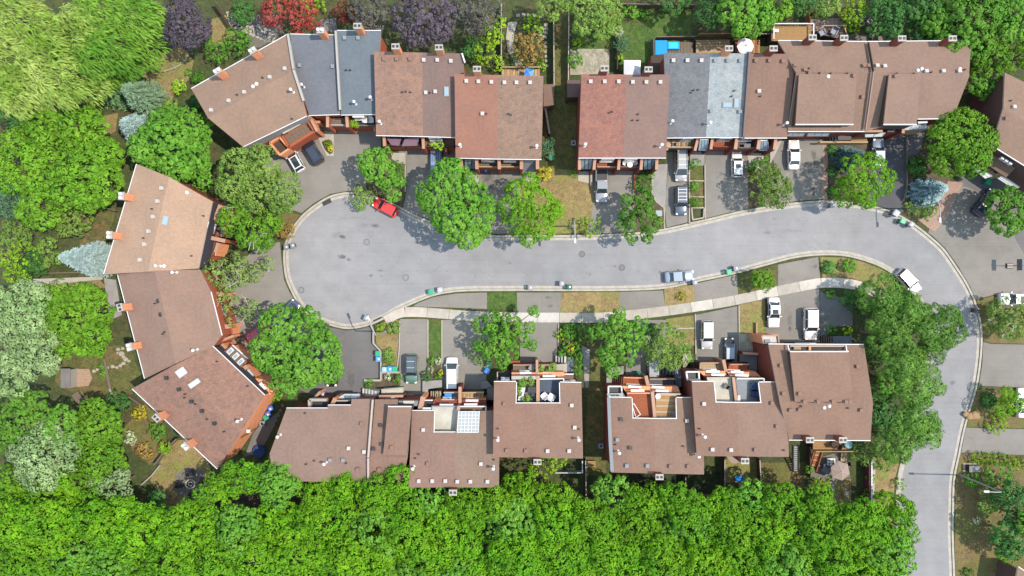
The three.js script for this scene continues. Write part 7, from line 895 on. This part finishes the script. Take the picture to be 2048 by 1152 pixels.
tree('dark', 1770, 36, 48, 8, 'dark green tree behind the raised roofs', { tone: 1.1 }); tree('dark', 1832, 8, 44, 9, 'dark green tree at the top edge right of the lime tree', {}); tree('dark', 1830, 62, 26, 6, 'dark shrubby tree behind the right end of the upper row', {});
tree('maple', 1925, 40, 92, 11, 'large dark maple in the upper right corner', { m: 10, tone: 0.9 }); tree('maple', 2020, 30, 62, 10, 'maple at the right end of the top edge', { tone: 1.05 }); tree('broad', 1975, 118, 48, 8, 'mid green tree right of the upper row of houses', { tone: 0.8 }); tree('fine', 2035, 112, 44, 7, 'bright feathery tree on the right edge above the cut off house', { tone: 0.7 }); tree('maple', 1955, 176, 26, 6, 'small maple touching the cut off house', { tone: 1.05 });
tree('broad', 1912, 288, 72, 10, 'round broad tree left of the cut off house', { m: 9, tone: 0.85, ex: 0.92 });
// left edge
tree('dark', 45, 222, 46, 8, 'dark green tree below the yellow green willow', { tone: 1.15 }); tree('broad', 90, 255, 50, 9, 'leafy tree left of the blue spruces', { tone: 0.95 }); tree('broad', 165, 265, 58, 9, 'leafy tree touching the round blue spruce', { tone: 1.0 }); tree('broad', 60, 330, 74, 10, 'large leafy tree on the left edge', { m: 8, tone: 1.02 }); tree('broad', 178, 345, 82, 10, 'large leafy tree behind the tan roof', { m: 9, tone: 1.0 }); tree('broad', 85, 412, 52, 8, 'leafy tree below the large trees on the left edge', { tone: 1.0 });
tree('bluegreen', 20, 400, 40, 9, 'dark blue green tree on the left edge', { tone: 1.05 }); tree('olive', 142, 440, 44, 5, 'dull olive tree in the yard behind the tan roof', { tone: 0.85, sq: 0.5 }); tree('olive', 95, 505, 34, 4, 'grey green shrub left of the long blue spruce', { tone: 1.0 }); tree('lime', 45, 525, 44, 6, 'lime green tree on the left edge above the silver poplar', { tone: 0.8 }); tree('dark', 70, 530, 26, 5, 'dark conical shrub below the lime green tree', { tone: 0.8 }); tree('olive', 30, 470, 34, 5, 'olive shrub on the left edge', { tone: 0.8 });
tree('bush', 410, 362, 24, 6, 'bright green small tree between the tan roof and the olive pine', { tone: 1.15 }); tree('maple', 350, 288, 80, 10, 'large round maple between the tan roof and the angled roof', { m: 10, tone: 1.08 });
tree('olive', 522, 365, 92, 11, 'large olive green tree left of the turning circle', { m: 9, tone: 0.92, lobes: [[480, 340, 46], [525, 330, 42], [566, 376, 38], [520, 380, 44], [465, 375, 34], [560, 395, 34, 9]] }); tree('broad', 500, 450, 60, 8, 'leafy tree with bare branches between turning circle and tan roof', { lobes: [[470, 440, 32], [505, 465, 34], [540, 440, 26, 7], [490, 410, 28], [525, 480, 24, 6]], tone: 0.85, bare: 9 }); tree('rust', 576, 462, 18, 3, 'small yellowish shrub overhanging the left kerb', { tone: 0.95 });
tree('sparse', 475, 545, 60, 6, 'sparse tree below the leafy tree in front of the tan roof', { lobes: [[430, 545, 28], [468, 530, 28], [505, 545, 24, 5], [450, 568, 22, 5], [535, 528, 16, 4.5], [480, 560, 20]], bare: 7, tone: 0.95 }); tree('sparse', 490, 625, 50, 5.5, 'thin tree in front of the dark brown roof', { lobes: [[462, 608, 22], [500, 620, 24], [470, 638, 20], [520, 632, 14, 4.5], [440, 598, 14]], bare: 8, dens: 0.8 });
tree('maple', 596, 706, 104, 11, 'great maple in front of the orange gable wall', { lobes: [[560, 650, 42], [605, 660, 46], [640, 700, 44], [560, 710, 46], [600, 735, 46], [530, 700, 32], [650, 735, 34, 9], [570, 765, 32, 9], [615, 640, 30]], tone: 0.98 }); tree('dark', 646, 668, 20, 2.5, 'dark shrub between the kerb and the great maple', {}); tree('lime', 553, 792, 12, 1.2, 'bright green low shrub at the corner of the orange gable wall', { tone: 0.9 });
// bushes by the angled roof
tree('bush', 434, 102, 28, 3.4, 'round green shrub at the back of the angled roof', { tone: 0.9 }); tree('bush', 478, 80, 30, 3.6, 'feathery green shrub behind the chimneys of the angled roof', { tone: 0.85 }); tree('lime', 361, 173, 15, 1.6, 'lime green bush left of the angled roof', {}); tree('bush', 380, 147, 9, 1.2, 'small clipped bush left of the angled roof', {}); tree('bush', 400, 158, 14, 1.4, 'dark bush at the left corner of the angled roof', { tone: 0.6 }); tree('olive', 345, 215, 16, 1.6, 'olive bush below the sunburnt lawn', {}); tree('dark', 398, 205, 14, 1.6, 'dark bush beside the left gable of the angled roof', {}); tree('dark', 490, 30, 26, 3, 'dark shrub at the top edge left of the flagstones', {}); tree('lime', 630, 8, 26, 2, 'bright green hedge at the top edge right of the red maple', { tone: 0.8 });
spruce(302, 203, 3.0, 8, [0.13, 0.205, 0.12], 'pale grey green spruce left of the angled roof'); spruce(285, 262, 2.7, 6, [0.19, 0.275, 0.26], 'round pale blue spruce below the grey green spruce', { ls: 1.1 }); spruce(240, 180, 3.3, 8, [0.1, 0.19, 0.08], 'dark drooping spruce between the willow and the pale spruce'); spruce(205, 520, 2.7, 10.5, [0.2, 0.275, 0.27], 'long pale blue spruce behind the tan roof', { ls: 1.1 });
// upper street side
tree('maple', 762, 342, 58, 7.5, 'maple on the island beside the parked red car', { lobes: [[738, 322, 26], [765, 315, 24], [762, 346, 30], [786, 370, 24, 6.5], [786, 390, 15, 5.5], [742, 345, 18]], tone: 1.08 }); tree('olive', 726, 396, 27, 2.6, 'yellow green shrub at the upper kerb left of the red car', { tone: 0.95 }); tree('bush', 798, 350, 20, 2.2, 'dark green shrub right of the maple by the red car', { tone: 0.85, ez: 1.5 });
tree('maple', 908, 412, 88, 10.5, 'big round maple hanging over the street below the blue pickup', { lobes: [[900, 355, 40], [930, 385, 44], [880, 400, 42], [910, 435, 46], [855, 390, 26, 9], [955, 440, 34, 9], [935, 465, 32, 9], [890, 370, 34], [975, 410, 22, 8]], tone: 1.1 });
tree('fine', 1062, 420, 74, 9, 'bright green feathery tree at the kerb below the speckled roof', { lobes: [[1045, 390, 36], [1075, 410, 38], [1040, 440, 36], [1080, 450, 34], [1020, 415, 26], [1105, 420, 24, 7.5], [1060, 470, 24, 7.5], [1060, 365, 22, 8]], tone: 0.88 });
tree('yellow', 1089, 348, 15, 1.8, 'golden orange shrub at the corner of the speckled roof', { tone: 0.9 }); tree('bluegreen', 1095, 298, 14, 3.5, 'blue green climber on the side wall in the upper grass gap', { ez: 1.6 }); tree('bush', 1148, 346, 8, 1, 'small pale shrub at the corner of the bright red roof', { tone: 1.3 }); tree('lime', 1118, 420, 16, 1.6, 'thin yellow green shrub right of the bright green feathery tree', { dens: 0.5, tone: 0.8 });
tree('lime', 1180, 453, 25, 3.6, 'round yellow green bush beside the upper street lamp', { tone: 0.62, name: 'tree', shrub: 1 });
tree('bush', 1285, 372, 20, 2.4, 'dark round bush above the leaning maple', { tone: 0.7 }); tree('bush', 1302, 348, 8, 1.2, 'tiny round bush below the glass porch', {}); tree('maple', 1278, 425, 44, 7, 'irregular leaning maple between the silver pickup and the minivan', { lobes: [[1285, 400, 24], [1290, 430, 24], [1255, 400, 15, 6], [1252, 430, 15, 5.5], [1300, 450, 20], [1270, 450, 20], [1262, 478, 12, 6], [1245, 452, 10, 5.5], [1293, 475, 12]], tone: 0.72, dens: 1.1 }); tree('olive', 1318, 446, 10, 1, 'small round variegated shrub in the bed of the leaning maple', {});
for (const [y, l, t] of [[329, 'first below the doorstep', 1], [373, 'second', 0.95], [405, 'third and darkest', 0.6]]) tree('bush', 1388, y, 12.5, 2, `clipped round bush between two driveways, ${l} of three`, { tone: t, dens: 1.2 });
tree('olive', 1540, 374, 50, 7.5, 'grey leaved tree at the upper kerb left of the white sedan', { tone: 0.72, bare: 6, m: 8 }); tree('bush', 1510, 335, 14, 1.8, 'dark bush above the grey leaved tree', { tone: 0.7 }); tree('bush', 1527, 320, 9, 1.8, 'small clipped bush by the steps above the grey leaved tree', { tone: 0.85 }); tree('yellow', 1503, 348, 8, 1, 'small yellowish shrub in the bed of the grey leaved tree', { tone: 0.6 });
tree('fine', 1725, 358, 66, 8.5, 'bright green feathery tree at the upper kerb beside the dark driveway', { lobes: [[1700, 335, 30], [1740, 335, 32], [1715, 370, 36], [1755, 370, 30], [1735, 395, 26], [1690, 375, 24, 7], [1780, 352, 14, 7], [1690, 400, 18, 6]], tone: 0.85 }); spruce(1688, 322, 2.1, 6, [0.06, 0.11, 0.105], 'dark blue spruce under the bright green feathery tree'); spruce(1842, 387, 2.4, 6.5, [0.19, 0.28, 0.29], 'blue spruce on the bed beside the brick paving', { ls: 1.1 }); tree('bush', 1846, 420, 26, 2.2, 'leafy green shrub below the blue spruce at the bend', { tone: 0.8, ez: 0.9 }); tree('dark', 1832, 335, 18, 1.4, 'dark ground shrub above the blue spruce at the bend', { ez: 1.5 }); tree('olive', 1816, 412, 10, 0.8, 'small brownish plants at the end of the dark driveway', {});
for (const [x, y, l] of [[1663, 300, 'upper'], [1664, 345, 'middle'], [1663, 385, 'lower']]) tree('dark', x, y, 8, 0.8, `small dark plant right of the brick strip, ${l} of three`, { tone: 1.2 });
tree('maple', 2012, 424, 52, 8, 'maple on the right edge over the navy SUV', { m: 8, tone: 0.85 });
tree('olive', 2016, 634, 48, 6, 'sparse grey green tree on the right island', { m: 8, tone: 0.85, bare: 8 }); tree('rust', 1972, 620, 9, 1, 'reddish small plant beside the black bin', { tone: 0.7 }); tree('fine', 2012, 806, 36, 5, 'bright green tree on the lower right island', { tone: 0.85 }); tree('lime', 1990, 845, 24, 1.8, 'yellow green shrub below the bright tree on the lower right island', { tone: 0.75 }); tree('dark', 1975, 800, 14, 1.2, 'dark shrub at the left of the lower right island', {});
tree('lime', 1995, 918, 46, 1.6, 'long ragged hedge on the right edge below the short driveway', { name: 'hedge', cat: 'hedge', lobes: [[1952, 915, 13], [1968, 917, 14], [1985, 920, 14], [2002, 918, 14], [2020, 922, 14], [2038, 926, 14], [2056, 926, 14]], tone: 0.6 });
tree('bush', 1995, 955, 34, 4, 'green tree behind the tall street lamp', { shrub: 0, tone: 0.85, m: 7 }); tree('bush', 1943, 960, 16, 1.8, 'shrub below the grey utility cabinet', { tone: 0.9 }); tree('olive', 1978, 1000, 28, 4, 'olive tree under the arm of the tall street lamp', { tone: 0.9 }); tree('dark', 2025, 1005, 44, 7, 'dark tree on the right edge below the street lamp', { tone: 1.15 }); tree('dark', 2020, 1070, 46, 7, 'dark tree above the bottom right corner', { tone: 1.2 }); tree('maple', 2050, 1040, 30, 8, 'maple at the very right edge near the bottom', {}); tree('broad', 2008, 1100, 22, 4, 'light green small tree at the bottom right lawn', { tone: 0.9 }); tree('pale', 1952, 1040, 7, 1, 'tiny pale sapling on the browned lawn', {}); tree('bush', 1935, 1146, 12, 1, 'dark bush at the bottom edge of the browned lawn', { tone: 0.5 });
// conifers inside the bend
const CG = {};
for (const [kd, x, y, R, Ht, l, tn] of [['pine', 1762, 600, 52, 9, 'pine at the top of the group inside the bend', 1], ['pine', 1808, 625, 44, 10, 'pine at the upper right of the group inside the bend', 1.05], ['pine', 1868, 655, 52, 11, 'dark pine leaning over the road inside the bend', 0.95], ['pine', 1770, 670, 52, 11, 'broad pine in the middle of the group inside the bend', 0.9], ['pine', 1850, 700, 30, 9, 'small pine at the road edge below the dark pine', 0.85], ['pine', 1795, 725, 46, 10.5, 'pine beside the right gable of the lower row', 1.05], ['maple', 1775, 760, 34, 9, 'broadleaved tree among the pines beside the right gable', 0.85], ['pine', 1828, 770, 46, 10, 'pine over the road below the leaning pine', 1.12], ['dark', 1765, 830, 30, 8, 'dark tree at the lower right corner of the lower row', 1.1], ['pine', 1820, 835, 48, 10, 'pine over the road at the narrow bend', 1.1], ['pine', 1790, 880, 46, 9, 'lowest pine of the group inside the bend', 1.0], ['pine', 1838, 860, 34, 9, 'outermost pine at the road below the narrow bend', 1.12]]) tree(kd, x, y, R, Ht, l, { tone: tn, m: 8, sq: 0.85, cat: kd === 'pine' ? 'conifer' : 'tree', name: kd === 'pine' ? 'pine_tree' : 'tree' });
tree('dark', 1705, 600, 26, 2.2, 'dark shrub around the stone patio, at its top right', { tone: 1.1 }); tree('bush', 1660, 590, 12, 1, 'low plants at the top left of the stone patio', {}); tree('bush', 1663, 660, 12, 1.2, 'green plants between the white SUV and the stone patio', {}); tree('lime', 1695, 662, 11, 1.2, 'bright fern like plant below the stone patio', {}); tree('olive', 1725, 905, 26, 4, 'olive tree beside the umbrella patio', { tone: 0.85, shrub: 0 }); tree('olive', 1760, 920, 22, 2.5, 'yellow green shrub at the top of the dry verge', { tone: 0.95, dens: 0.7 }); tree('bush', 1740, 955, 12, 1.6, 'small shrub on the side path by the white fence', { tone: 1.1 }); tree('bush', 1737, 985, 13, 1.8, 'pale leafy shrub at the lower end of the white fence', { tone: 1.2 }); tree('olive', 1800, 968, 13, 1.4, 'thin shrub bent over the kerb of the dry verge', { dens: 0.5 }); tree('bush', 1617, 938, 11, 2, 'small green tree at the foot of the wooden stairs', { tone: 1.1 });
tree('dark', 1750, 700, 32, 6.5, 'dark tree close to the right gable of the lower row', { tone: 1.1 }); tree('dark', 1753, 785, 28, 6.5, 'dark small tree between the pines and the right gable', { tone: 1.2 });
// lower street side
tree('maple', 1004, 670, 66, 7.5, 'loose maple above the plant terrace house', { lobes: [[985, 645, 24], [1020, 650, 26], [1000, 680, 26], [965, 650, 20, 6.5], [1040, 680, 20, 6.5], [985, 705, 20, 6.5], [1020, 705, 20, 6.5], [1060, 655, 12, 6], [1065, 690, 10, 6], [1068, 622, 9, 6], [960, 690, 14, 6], [1005, 725, 14, 6]], tone: 0.95 }); tree('sparse', 960, 705, 24, 2.2, 'thin yellowish shrub beside the white van', { dens: 0.6, tone: 1.1 });
tree('maple', 1243, 672, 60, 8, 'leaning maple left of the grey leaved tree on the lower side', { lobes: [[1235, 650, 24], [1265, 670, 26], [1235, 690, 26], [1210, 660, 20, 7], [1255, 710, 22, 7], [1215, 715, 22, 6.5], [1240, 625, 12, 7], [1280, 645, 18, 7], [1225, 740, 16, 6], [1190, 665, 14, 6]], tone: 1.0 }); tree('olive', 1340, 690, 52, 7, 'grey leaved tree on the lower side above the tan board terrace', { lobes: [[1330, 670, 28], [1355, 690, 28], [1320, 700, 26], [1345, 720, 24, 6], [1310, 725, 20, 6], [1370, 715, 16, 5.5], [1300, 690, 20, 6]], tone: 0.88, bare: 6 }); tree('dark', 1297, 668, 22, 5, 'dark crown between the two leaning trees', { tone: 1.1 });
tree('bush', 1140, 662, 16, 1.8, 'low green shrub left of the lower grass gap', { tone: 0.85 }); tree('bush', 1165, 665, 20, 2.4, 'leafy green shrub at the head of the lower grass gap', { tone: 0.75 }); tree('lime', 1120, 668, 11, 1.2, 'pale flowering shrub beside the driveway with the round shadow', { tone: 1.0 }); tree('bush', 1140, 702, 22, 2.2, 'hedge like shrub above the blue grey landing', { ex: 1.3, tone: 0.85 }); tree('bush', 1158, 730, 12, 3, 'dark green climbing shrub left of the lower grass gap', { tone: 0.8, lobes: [[1158, 715, 11], [1157, 730, 11], [1156, 746, 10]] }); tree('yellow', 1140, 697, 7, 2.4, 'small yellow shrub on the hedge above the landing', { tone: 0.9 });
tree('broad', 1525, 560, 22, 4, 'small street tree on the lower side above the white sedan', { tone: 0.8, shrub: 0 }); tree('yellow', 1361, 592, 10, 0.9, 'small bright yellow bush on the dry grass strip', { tone: 0.85 }); tree('bush', 1696, 531, 14, 1.6, 'single green shrub on the tapering dry lawn', { tone: 1.0, dens: 0.8 }); tree('dark', 1655, 535, 12, 0.7, 'grey low plants at the left tip of the tapering lawn', { tone: 1.6 });
tree('bush', 862, 722, 6, 0.8, 'round clump in the bed left of the white van, upper left', { tone: 1.1 }); tree('pale', 876, 722, 6, 0.8, 'pale clump in the bed left of the white van, upper right', {}); tree('pale', 862, 738, 6, 0.8, 'pale clump in the bed left of the white van, lower left', { tone: 0.8 }); tree('dark', 853, 752, 9, 1, 'dark bush at the lower left of the bed by the white van', {}); tree('yellow', 882, 746, 6, 0.8, 'yellow plant at the kerb of the white van', {}); tree('bush', 876, 752, 9, 0.9, 'green plant at the lower right of the bed by the white van', { tone: 0.8 });
tree('bush', 738, 768, 12, 1, 'green low shrub above the white stairs', { ex: 1.3 }); tree('bush', 795, 758, 11, 1.6, 'clipped oval shrub in the reddish bed', { ez: 1.4, tone: 0.9 }); tree('pale', 776, 754, 8, 0.9, 'white flowering plant in the reddish bed', { tone: 1.2 }); tree('lime', 762, 655, 11, 0.8, 'low lime plants at the top of the walled garden', { tone: 0.7 }); tree('olive', 787, 655, 13, 0.8, 'olive low plants at the top right of the walled garden', {}); tree('olive', 776, 712, 14, 0.6, 'grassy clump in the middle of the walled garden', { tone: 1.0, dens: 0.6 });
tree('lime', 655, 288, 7, 0.8, 'dark green plant in the oval flower bed', { tone: 0.5 }); tree('yellow', 661, 297, 6, 0.7, 'yellow leaved plant in the oval flower bed', {});
for (const [x, y, k, l] of [[1043, 768, 'bush', 'first of three at its top'], [1060, 763, 'olive', 'second of three at its top'], [1046, 764, 'olive', 'third of three at its top'], [1053, 800, 'bush', 'large one beside the white lounger'], [1036, 782, 'olive', 'small one at its left edge']]) { const h = 7.2, c = P(x, y, h), t = thing('potted_plant', `green potted plant on the terrace, ${l}`, 'potted plant', c.clone().setY(6.42)), r = rng(x * 7 + y); part('pot', cyl(c.x, 6.42, c.z, 0.18, 0.25, 0.4, 12), mat(A(205, 150, 110)), t); part('foliage', foliage([[c.x, 7.05, c.z, x === 1053 ? 0.75 : 0.48, 0.8]], LK[k], r, { dens: 1.4 }), leafMat, t); }
for (const [x, y, l] of [[1080, 738, 'left end of the tan balcony'], [1096, 741, 'middle of the tan balcony'], [1106, 735, 'right end of the tan balcony']]) { const c = P(x, y, 3.6), t = thing('potted_plant', `potted plant at the ${l} beside the white stairs`, 'potted plant', c.clone().setY(3.22)), r = rng(x * 5 + y); part('pot', cyl(c.x, 3.22, c.z, 0.16, 0.22, 0.36, 12), M.stone, t); part('foliage', foliage([[c.x, 3.8, c.z, 0.42, 0.8]], LK.olive, r, { dens: 1.4 }), leafMat, t); }
{ const c = P(868, 288, 4.0), t = thing('potted_plant', 'bushy potted plant with pale leaves on the balcony above the blue pickup', 'potted plant', c.clone().setY(3.45)), r = rng(99); part('pot', cyl(c.x, 3.45, c.z, 0.2, 0.28, 0.4, 12), M.white, t); part('foliage', foliage([[c.x, 4.1, c.z, 0.7, 0.7], [c.x + 0.9, 4.0, c.z + 0.3, 0.55, 0.7]], LK.lime, r, { dens: 1.2 }), leafMat, t); }
{ const c = P(702, 247, 3.8), t = thing('potted_plant', 'green plants in a long box on the balcony with the plastic chairs', 'potted plant', c.clone().setY(3.25)), r = rng(98); part('planter_box', box(c.x + 0.4, 3.4, c.z, 1.5, 0.3, 0.5), M.woodDark, t); part('foliage', foliage([[c.x, 3.75, c.z, 0.45, 0.7], [c.x + 0.7, 3.7, c.z + 0.1, 0.4, 0.7]], LK.lime, r, { dens: 1.2, tone: 0.8 }), leafMat, t); }
// left wood
tree('silver', 45, 625, 70, 11, 'silvery white poplar on the left edge', { m: 9, tone: 1.0 }); tree('silver', 75, 700, 62, 10, 'silvery poplar above the wooden shelter', { m: 8, tone: 0.9 }); tree('silver', 30, 745, 52, 10, 'silvery poplar on the left edge below the others', { tone: 0.95 }); tree('broad', 160, 640, 76, 9, 'bright green tree behind the dark brown roof', { m: 9, tone: 0.92 }); tree('broad', 115, 600, 40, 7, 'light green tree between the poplar and the dry yard', { tone: 1.05 }); tree('lime', 175, 590, 26, 3, 'lime green bush below the concrete path', { tone: 0.8 });
tree('maple', 55, 835, 62, 9, 'dark green tree below the wooden shelter', { tone: 0.8, m: 8 }); tree('maple', 125, 850, 48, 9, 'mid green tree at the shade edge of the sunny lawn', { tone: 0.95 }); tree('broad', 200, 850, 56, 8, 'bright tree left of the flower yard', { tone: 0.85, m: 8 }); tree('silver', 90, 905, 74, 10.5, 'round silvery tree in the lower left wood', { m: 9, tone: 0.92 }); tree('maple', 15, 870, 34, 8, 'dark tree on the left edge of the lower wood', { tone: 0.75 }); tree('broad', 205, 925, 52, 8, 'leafy tree between the silvery tree and the fire pit', { tone: 0.9 }); tree('silver', 232, 970, 46, 8, 'pale green tree left of the fire pit', { tone: 0.72 }); tree('dark', 318, 1005, 26, 5, 'dark tree below the fire pit yard', { tone: 1.1 });
tree('yellow', 282, 825, 17, 1.4, 'yellow flowering bush in the flower yard', { tone: 0.75 }); tree('bush', 318, 862, 20, 2, 'green bush in the flower yard below the chimney', { tone: 0.9 }); tree('rust', 290, 902, 18, 1, 'pinkish brown grass clump in the flower yard', { tone: 1.15 }); tree('pale', 262, 876, 14, 1, 'straw coloured clump in the flower yard', { tone: 1.1 }); tree('lime', 335, 895, 14, 1.8, 'lime green bush beside the weathered fence', { tone: 0.8 }); tree('dark', 240, 808, 26, 3, 'dark bush at the lower edge of the sunny lawn', {}); for (const [x, y, l] of [[203, 731, 'upper'], [206, 747, 'lower']]) tree('bush', x, y, 5, 0.7, `small round bush beside the timber on the sunny lawn, ${l} of two`, {});
tree('lime', 1085, 935, 46, 5, 'yellow leaved tree behind the plant terrace house', { lobes: [[1070, 945, 20], [1100, 928, 20], [1120, 920, 16, 4], [1080, 960, 20]], tone: 0.9, shrub: 0 });
// wood along the lower edge, front row first
const FRONT = [[440, 985, 44, 'beside the fire pit patio'], [487, 950, 40, 'left of the lower row of houses'], [560, 955, 56, 'under the left corner of the lower row'], [640, 985, 46, 'below the left house of the lower row'], [690, 965, 44, 'touching the left house of the lower row'], [755, 985, 42, 'below the narrow brown roof'], [800, 960, 40, 'touching the narrow brown roof'], [868, 1000, 46, 'below the cream terrace house'], [935, 1010, 46, 'below the glazed grid house'], [990, 1000, 34, 'at the right corner of the glazed grid house'], [1045, 985, 50, 'below the plant terrace house'], [1120, 1000, 42, 'below the navy terrace house'], [1225, 985, 46, 'below the orange board terrace house'], [1290, 1005, 48, 'below the tan board terrace house'], [1345, 985, 30, 'at the short dark fence'], [1370, 1015, 42, 'below the cream roof terrace with a folding chair'], [1445, 1010, 44, 'left of the yard with the blue tub'], [1500, 990, 38, 'below the blue tub'], [1560, 1005, 46, 'below the black open stairs'], [1625, 1000, 40, 'below the wooden stairs'], [1700, 1040, 52, 'below the beige umbrella'], [1775, 1040, 58, 'reaching over the road at its right end'], [1770, 1110, 56, 'at the road near the bottom edge']];
const rw = rng(4242);
FRONT.forEach(([x, y, R, w], i) => tree(i % 5 === 2 ? 'maple' : 'wood', x, y, R, 8.6 + rw() * 2.4, `bright green tree of the lower wood ${w}`, { tone: (i % 5 === 2 ? 1.15 : 0.92) * (0.9 + 0.2 * rw()), m: 8 }));
tree('lime', 1640, 970, 22, 4.5, 'yellow green small tree at the edge of the wood near the umbrella patio', { tone: 0.65, shrub: 0 });
const rowsY = [[1052, 62, 54], [1112, 0, 56], [1168, 40, 56]];
for (const [y, x0, R] of rowsY) for (let x = x0 - 20; x < 1760; x += 88) { if (y < 1060 && x < 130) { } const jx = (rw() - 0.5) * 30, jy = (rw() - 0.5) * 26; tree(rw() < 0.16 ? 'maple' : 'wood', x + jx, y + jy, R + rw() * 12, 9 + rw() * 3, 'bright green tree in the closed canopy along the lower edge', { group: G, tone: (0.82 + 0.3 * rw()) * (x < 450 ? 0.98 : 1), m: 8 }); }
for (const [x, y, R] of [[30, 1010, 56], [110, 990, 56], [190, 1025, 50], [270, 1040, 50], [350, 1050, 46], [400, 1025, 40]]) tree('wood', x, y, R, 8.5 + rw() * 2, 'bright green tree in the closed canopy along the lower edge', { group: G, tone: 0.85 + 0.2 * rw(), m: 8 });
for (const [x, y, R] of [[30, 950, 30], [150, 965, 40]]) tree('broad', x, y, R, 7.5, x < 100 ? 'dark green tree on the left edge between silvery tree and wood' : 'green tree under the silvery tree in the lower left', { tone: 0.8 });
console.log('leaves', leafCount);
scene.traverse((o) => { if (o.isMesh && o.geometry.attributes.uv === undefined && o.material.map) console.log('no uv', o.name); });
renderer.render(scene, camera);
